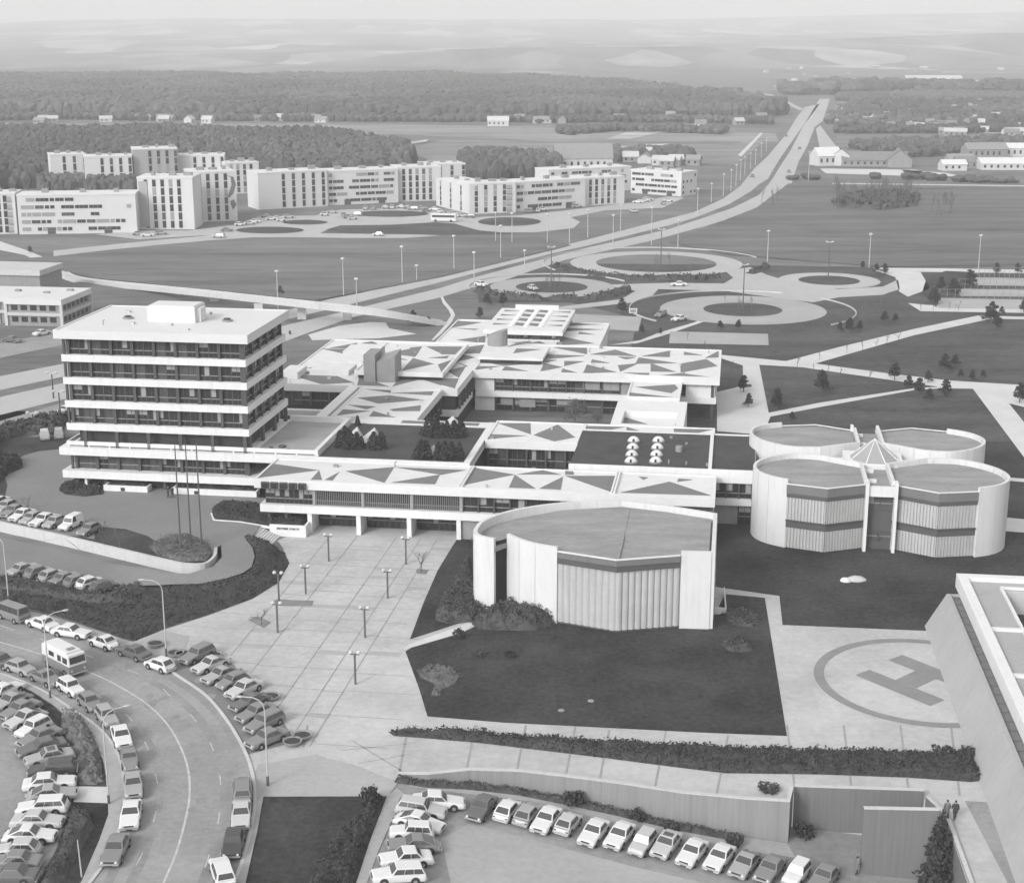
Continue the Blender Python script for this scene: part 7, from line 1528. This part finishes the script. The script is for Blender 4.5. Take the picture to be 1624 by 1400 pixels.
for i in range(22): VH.append((ra.choice([ra.uniform(380, 560), ra.uniform(740, 1000), ra.uniform(60, 330)]), ra.uniform(190, 196)))
for i in range(18): VH.append((ra.uniform(880, 1110), ra.uniform(243, 264)))
for i in range(14): VH.append((ra.uniform(1440, 1624), ra.uniform(205, 216)))
for i in range(26): VH.append((ra.uniform(1180, 1624), ra.uniform(104, 150)))
VH.sort()
for i, (x, y) in enumerate(VH):
    w_, d_, h_, rf = ra.choice([(7, 6, 3, 2.2), (8, 6, 3, 2.5), (9, 6, 2.6, 2), (14, 7, 3, 2)]); house('tiny pale house with a pitched roof in the hazy distance', x, y, w_, d_, h_, rf, ra.choice([0, .3, 1.4, -.3]), ra.choice([M_housew, M_panel, M_panel]), ra.choice([M_houser, M_panel, M_panel, M_concl]), 'tiny hazy houses of the far villages')
house('large hazy white quarry hill built as a gabled block below the distant wooded hill', 1478, 138, 70, 40, 5, 9, .05, M_panel, M_concl, None, 'far_pale_bulk', 'hall'); house('long hazy white shed right of the distant white quarry hill', 1545, 138, 60, 22, 6, 2, 0, M_panel, M_concl, None, 'far_pale_bulk', 'hall'); house('pale country house with white gable before the far wood', 790, 200, 15, 8, 4, 3, 0, M_housew, M_housew, None)  # first block stands in for a white quarry hill, not a hall
house('old church-like building with a steep grey roof behind the right apartments', 924, 270, 28, 10, 6, 7, .1, M_housew, M_panel, None)
# basketball hoop
p = P(1010, 513); t = thing('basketball_hoop', 'white framed basketball board on its post at the small court', 'basketball hoop', p); m = MB(); m.tube((0, 0, 0), (0, 0, 3.6), .1, .08, 8); m.tube((0, 0, 3.4), (-.8, -.4, 3.1), .06, .05, 6); m.build('post', M_pole, t)
m = MB(); m.box(-1.9, -.1, -.45, -.38, 2.5, 3.6, 0); m.box(-1.7, -.3, -.47, -.455, 2.7, 3.4, 1); m.build('backboard', [M_white, M_panel], t)
m = MB(); m.path([(-1+.23*math.cos(a*.7), -.75+.23*math.sin(a*.7), 2.75) for a in range(10)], .02, 5); m.build('rim', M_poled, t)
# low rail right of the auditorium
p = P(1148, 975); t = thing('area_railing', 'low white rail around the stair pit right of the auditorium', 'railing', p); m = MB(); q = [P(1134, 974)-p, P(1152, 976)-p, P(1149, 942)-p]; m.wallstrip([(v_.x, v_.y) for v_ in q], .12, 0, .9); m.build('rail', M_white, t)
# fences behind the tennis courts
for i, (x0, x1, y, w_) in enumerate(((1545, 1640, 440, 'rear'), (1520, 1640, 458, 'middle'), (1489, 1640, 475, 'front'))):
    a, b = P(x0, y), P(x1, y); t = thing('court_fence', 'thin %s fence of the sports courts at the right edge' % w_, 'fence', a, 0, 'fences of the sports courts'); n_ = 12; m = MB(); d = b-a
    for k in range(n_+1): m.tube((d.x*k/n_, d.y*k/n_, 0), (d.x*k/n_, d.y*k/n_, 2.6), .06, .06, 5)
    m.build('posts', M_framel, t)
    m = MB(); m.path([(0, 0, 2.6), (d.x, d.y, 2.6)], .05, 5); m.path([(0, 0, 1.3), (d.x, d.y, 1.3)], .03, 5); m.build('rail', M_framel, t)
# ------------------------------------------------------------------ people
def person(label, loc, face, coat, walk=0.3, hold=None, h=1.74):
    """one continuous skinned body; coat, trousers and hair are worn over it"""
    t = thing('person', label, 'person', loc, face); s_ = h/1.74
    J = {'pel': (0, 0, .95), 'waist': (0, 0, 1.10), 'chest': (.02, 0, 1.32), 'neck': (.02, 0, 1.48), 'head0': (.03, 0, 1.56), 'head1': (.04, 0, 1.66)}
    V = []; E_l = []; Rd = []
    def add(p, r_, par=None):
        V.append(p); Rd.append(r_)
        if par is not None: E_l.append((par, len(V)-1))
        return len(V)-1
    pel = add((0, 0, .95), .135); wa = add((0, 0, 1.12), .12, pel); ch = add((.01, 0, 1.32), .135, wa); nk = add((.02, 0, 1.47), .055, ch); h0 = add((.03, 0, 1.57), .085, nk); h1 = add((.03, 0, 1.67), .08, h0)
    for sd_ in (-1, 1):
        f = walk*sd_
        hp2 = add((0, .09*sd_, .90), .095, pel); kn = add((.02+f*.35, .10*sd_, .50), .06, hp2); an = add((f*.85-(.06 if f < 0 else 0), .10*sd_, .09), .04, kn); add((f*.85+.15, .11*sd_, .04), .04, an)
        sh = add((0, .19*sd_, 1.40), .06, ch); el_ = add((-f*.25, .25*sd_, 1.13), .045, sh); wr = add((-f*.35+.06, .25*sd_, .90), .03, el_); pa = add((-f*.38+.08, .25*sd_, .84), .036, wr)
        for k, (dy, ln) in enumerate(((-.028, .075), (-.01, .085), (.01, .08), (.028, .065))):
            f1 = add((-f*.38+.085, .25*sd_+dy, .80), .010, pa); add((-f*.38+.075+.01, .25*sd_+dy, .80-ln*.7), .008, f1)
        th_ = add((-f*.38+.11, .25*sd_-.02*sd_, .83), .011, pa); add((-f*.38+.13, .25*sd_-.03*sd_, .79), .009, th_)
    me = bpy.data.meshes.new('body'); me.from_pydata([tuple(c*s_ for c in p) for p in V], E_l, []); o = bpy.data.objects.new('body', me); COL.objects.link(o); o.parent = t
    md = o.modifiers.new('skin', 'SKIN'); me.skin_vertices[0].data[0].use_root = True
    for i, r_ in enumerate(Rd): me.skin_vertices[0].data[i].radius = (r_*s_, r_*s_)
    o.modifiers.new('sub', 'SUBSURF').levels = 2; o.modifiers['sub'].render_levels = 2; me.materials.append(M_skin)
    m = MB()          # coat: torso, skirt and sleeves
    def ringtube(spec, mb, n_=12, capt=False):
        b0 = len(mb.v)
        for (x, y, z, rx, ry) in spec:
            for k in range(n_): mb.v.append((x+rx*math.cos(2*math.pi*k/n_), y+ry*math.sin(2*math.pi*k/n_), z))
        for j in range(len(spec)-1):
            for k in range(n_): mb.f.append([b0+j*n_+k, b0+j*n_+(k+1) % n_, b0+(j+1)*n_+(k+1) % n_, b0+(j+1)*n_+k]); mb.m.append(0)
        mb.f.append([b0+(len(spec)-1)*n_+k for k in range(n_)]); mb.m.append(0)
    ringtube([(0, 0, .62, .17, .22), (0, 0, .85, .165, .21), (0, 0, 1.08, .15, .19), (.01, 0, 1.28, .165, .215), (.01, 0, 1.42, .13, .20), (.02, 0, 1.48, .08, .10)], m)
    for sd_ in (-1, 1):
        f = walk*sd_; m.tube((0, .19*sd_, 1.42), (-f*.25, .26*sd_, 1.13), .078, .066, 10); m.tube((-f*.25, .26*sd_, 1.135), (-f*.35+.06, .255*sd_, .91), .066, .052, 10)
    m.v = [tuple(c*s_ for c in p) for p in m.v]; m.build('coat', coat, t, smooth=True)
    m = MB()
    for sd_ in (-1, 1):
        f = walk*sd_; m.tube((0, .09*sd_, .92), (.02+f*.35, .10*sd_, .50), .11, .08, 10); m.tube((.02+f*.35, .10*sd_, .505), (f*.85-(.06 if f < 0 else 0), .10*sd_, .10), .08, .062, 10)
    m.v = [tuple(c*s_ for c in p) for p in m.v]; m.build('trousers', M_trous, t, smooth=True)
    m = MB()
    for sd_ in (-1, 1): f = walk*sd_; m.ball((f*.85+.05, .105*sd_, .045), .14, .05, .045, 10, 6)
    m.v = [tuple(c*s_ for c in p) for p in m.v]; m.build('shoes', M_dark, t, smooth=True)
    m = MB(); m.ball((.012, 0, 1.665), .108, .10, .105, 12, 8); m.v = [(x-(.03 if z < 1.66 else 0), y, z) for x, y, z in m.v]; m.v = [tuple(c*s_ for c in p) for p in m.v]; m.build('hair', M_hair, t, smooth=True)
    m = MB(); m.tube((.10, 0, 1.62), (.135, 0, 1.60), .014, .018, 6); m.v = [tuple(c*s_ for c in p) for p in m.v]; m.build('nose', M_skin, t)
    for sd_ in (-1, 1):
        m = MB(); m.ball((.112, .034*sd_, 1.64), .012, .014, .009, 8, 5); m.v = [tuple(c*s_ for c in p) for p in m.v]; m.build('eye', M_dark, t)
        m = MB(); m.ball((.02, .092*sd_, 1.62), .022, .012, .032, 8, 5); m.v = [tuple(c*s_ for c in p) for p in m.v]; m.build('ear', M_skin, t)
    m = MB(); m.box(.112, .118, -.025, .025, 1.573, 1.581); m.v = [tuple(c*s_ for c in p) for p in m.v]; m.build('mouth', M_tail, t)
    return t
pa_ = P(1501, 1298)
person('person in a grey coat walking away beside the low wall with a dark bag', (pa_.x, pa_.y, .04), 1.4, M_cloth2)
m = MB(); m.box(-.24, .24, -.06, .06, .42, .76); m.path([(-.1, 0, .76), (-.08, 0, .86), (.08, 0, .86), (.1, 0, .76)], .012, 5)
bg_ = m.build('shoulder_bag', M_cloth); bg_.location = (pa_.x-.30, pa_.y+.05, .04); bg_.rotation_euler = (0, 0, 1.4); tag(bg_, 'dark bag held in the left hand of the person in grey', 'bag')
pb_ = P(1514, 1299); person('person in a dark coat walking away on the right of the pair', (pb_.x, pb_.y, .04), 1.5, M_cloth, walk=-.28)
pc_ = PP(1363, 1384); person('person standing in front of the free standing wall in the car park', (pc_.x-.3, pc_.y-.3, pit_z(pc_.x)), .2, M_cloth2, walk=.1)
for i, (x, y, fc, w_) in enumerate(((267, 789, .3, 'person in dark clothes at the tower entrance, left of the pair'), (274, 790, 2.6, 'person in dark clothes at the tower entrance, right of the pair'))):
    p = PG(x, y); person(w_, (p.x, p.y, p.z+.02), fc, M_cloth, walk=.15)
# ------------------------------------------------------------------ haze
hz = MB(); hz.box(-15900, 15900, -60, 10380, -6, 330)
o = hz.build('haze', []); o['kind'] = 'stuff'
hm = bpy.data.materials.new('haze_air'); hm.use_nodes = True; hn = hm.node_tree
for n_ in list(hn.nodes):
    if n_.type == 'BSDF_PRINCIPLED': hn.nodes.remove(n_)
pv = hn.nodes.new('ShaderNodeVolumePrincipled'); pv.inputs['Color'].default_value = (0.98, 0.98, 0.98, 1); pv.inputs['Density'].default_value = 0.00024
pv.inputs['Anisotropy'].default_value = 0.0
hn.links.new(pv.outputs[0], hn.nodes['Material Output'].inputs['Volume'])
o.data.materials.append(hm)
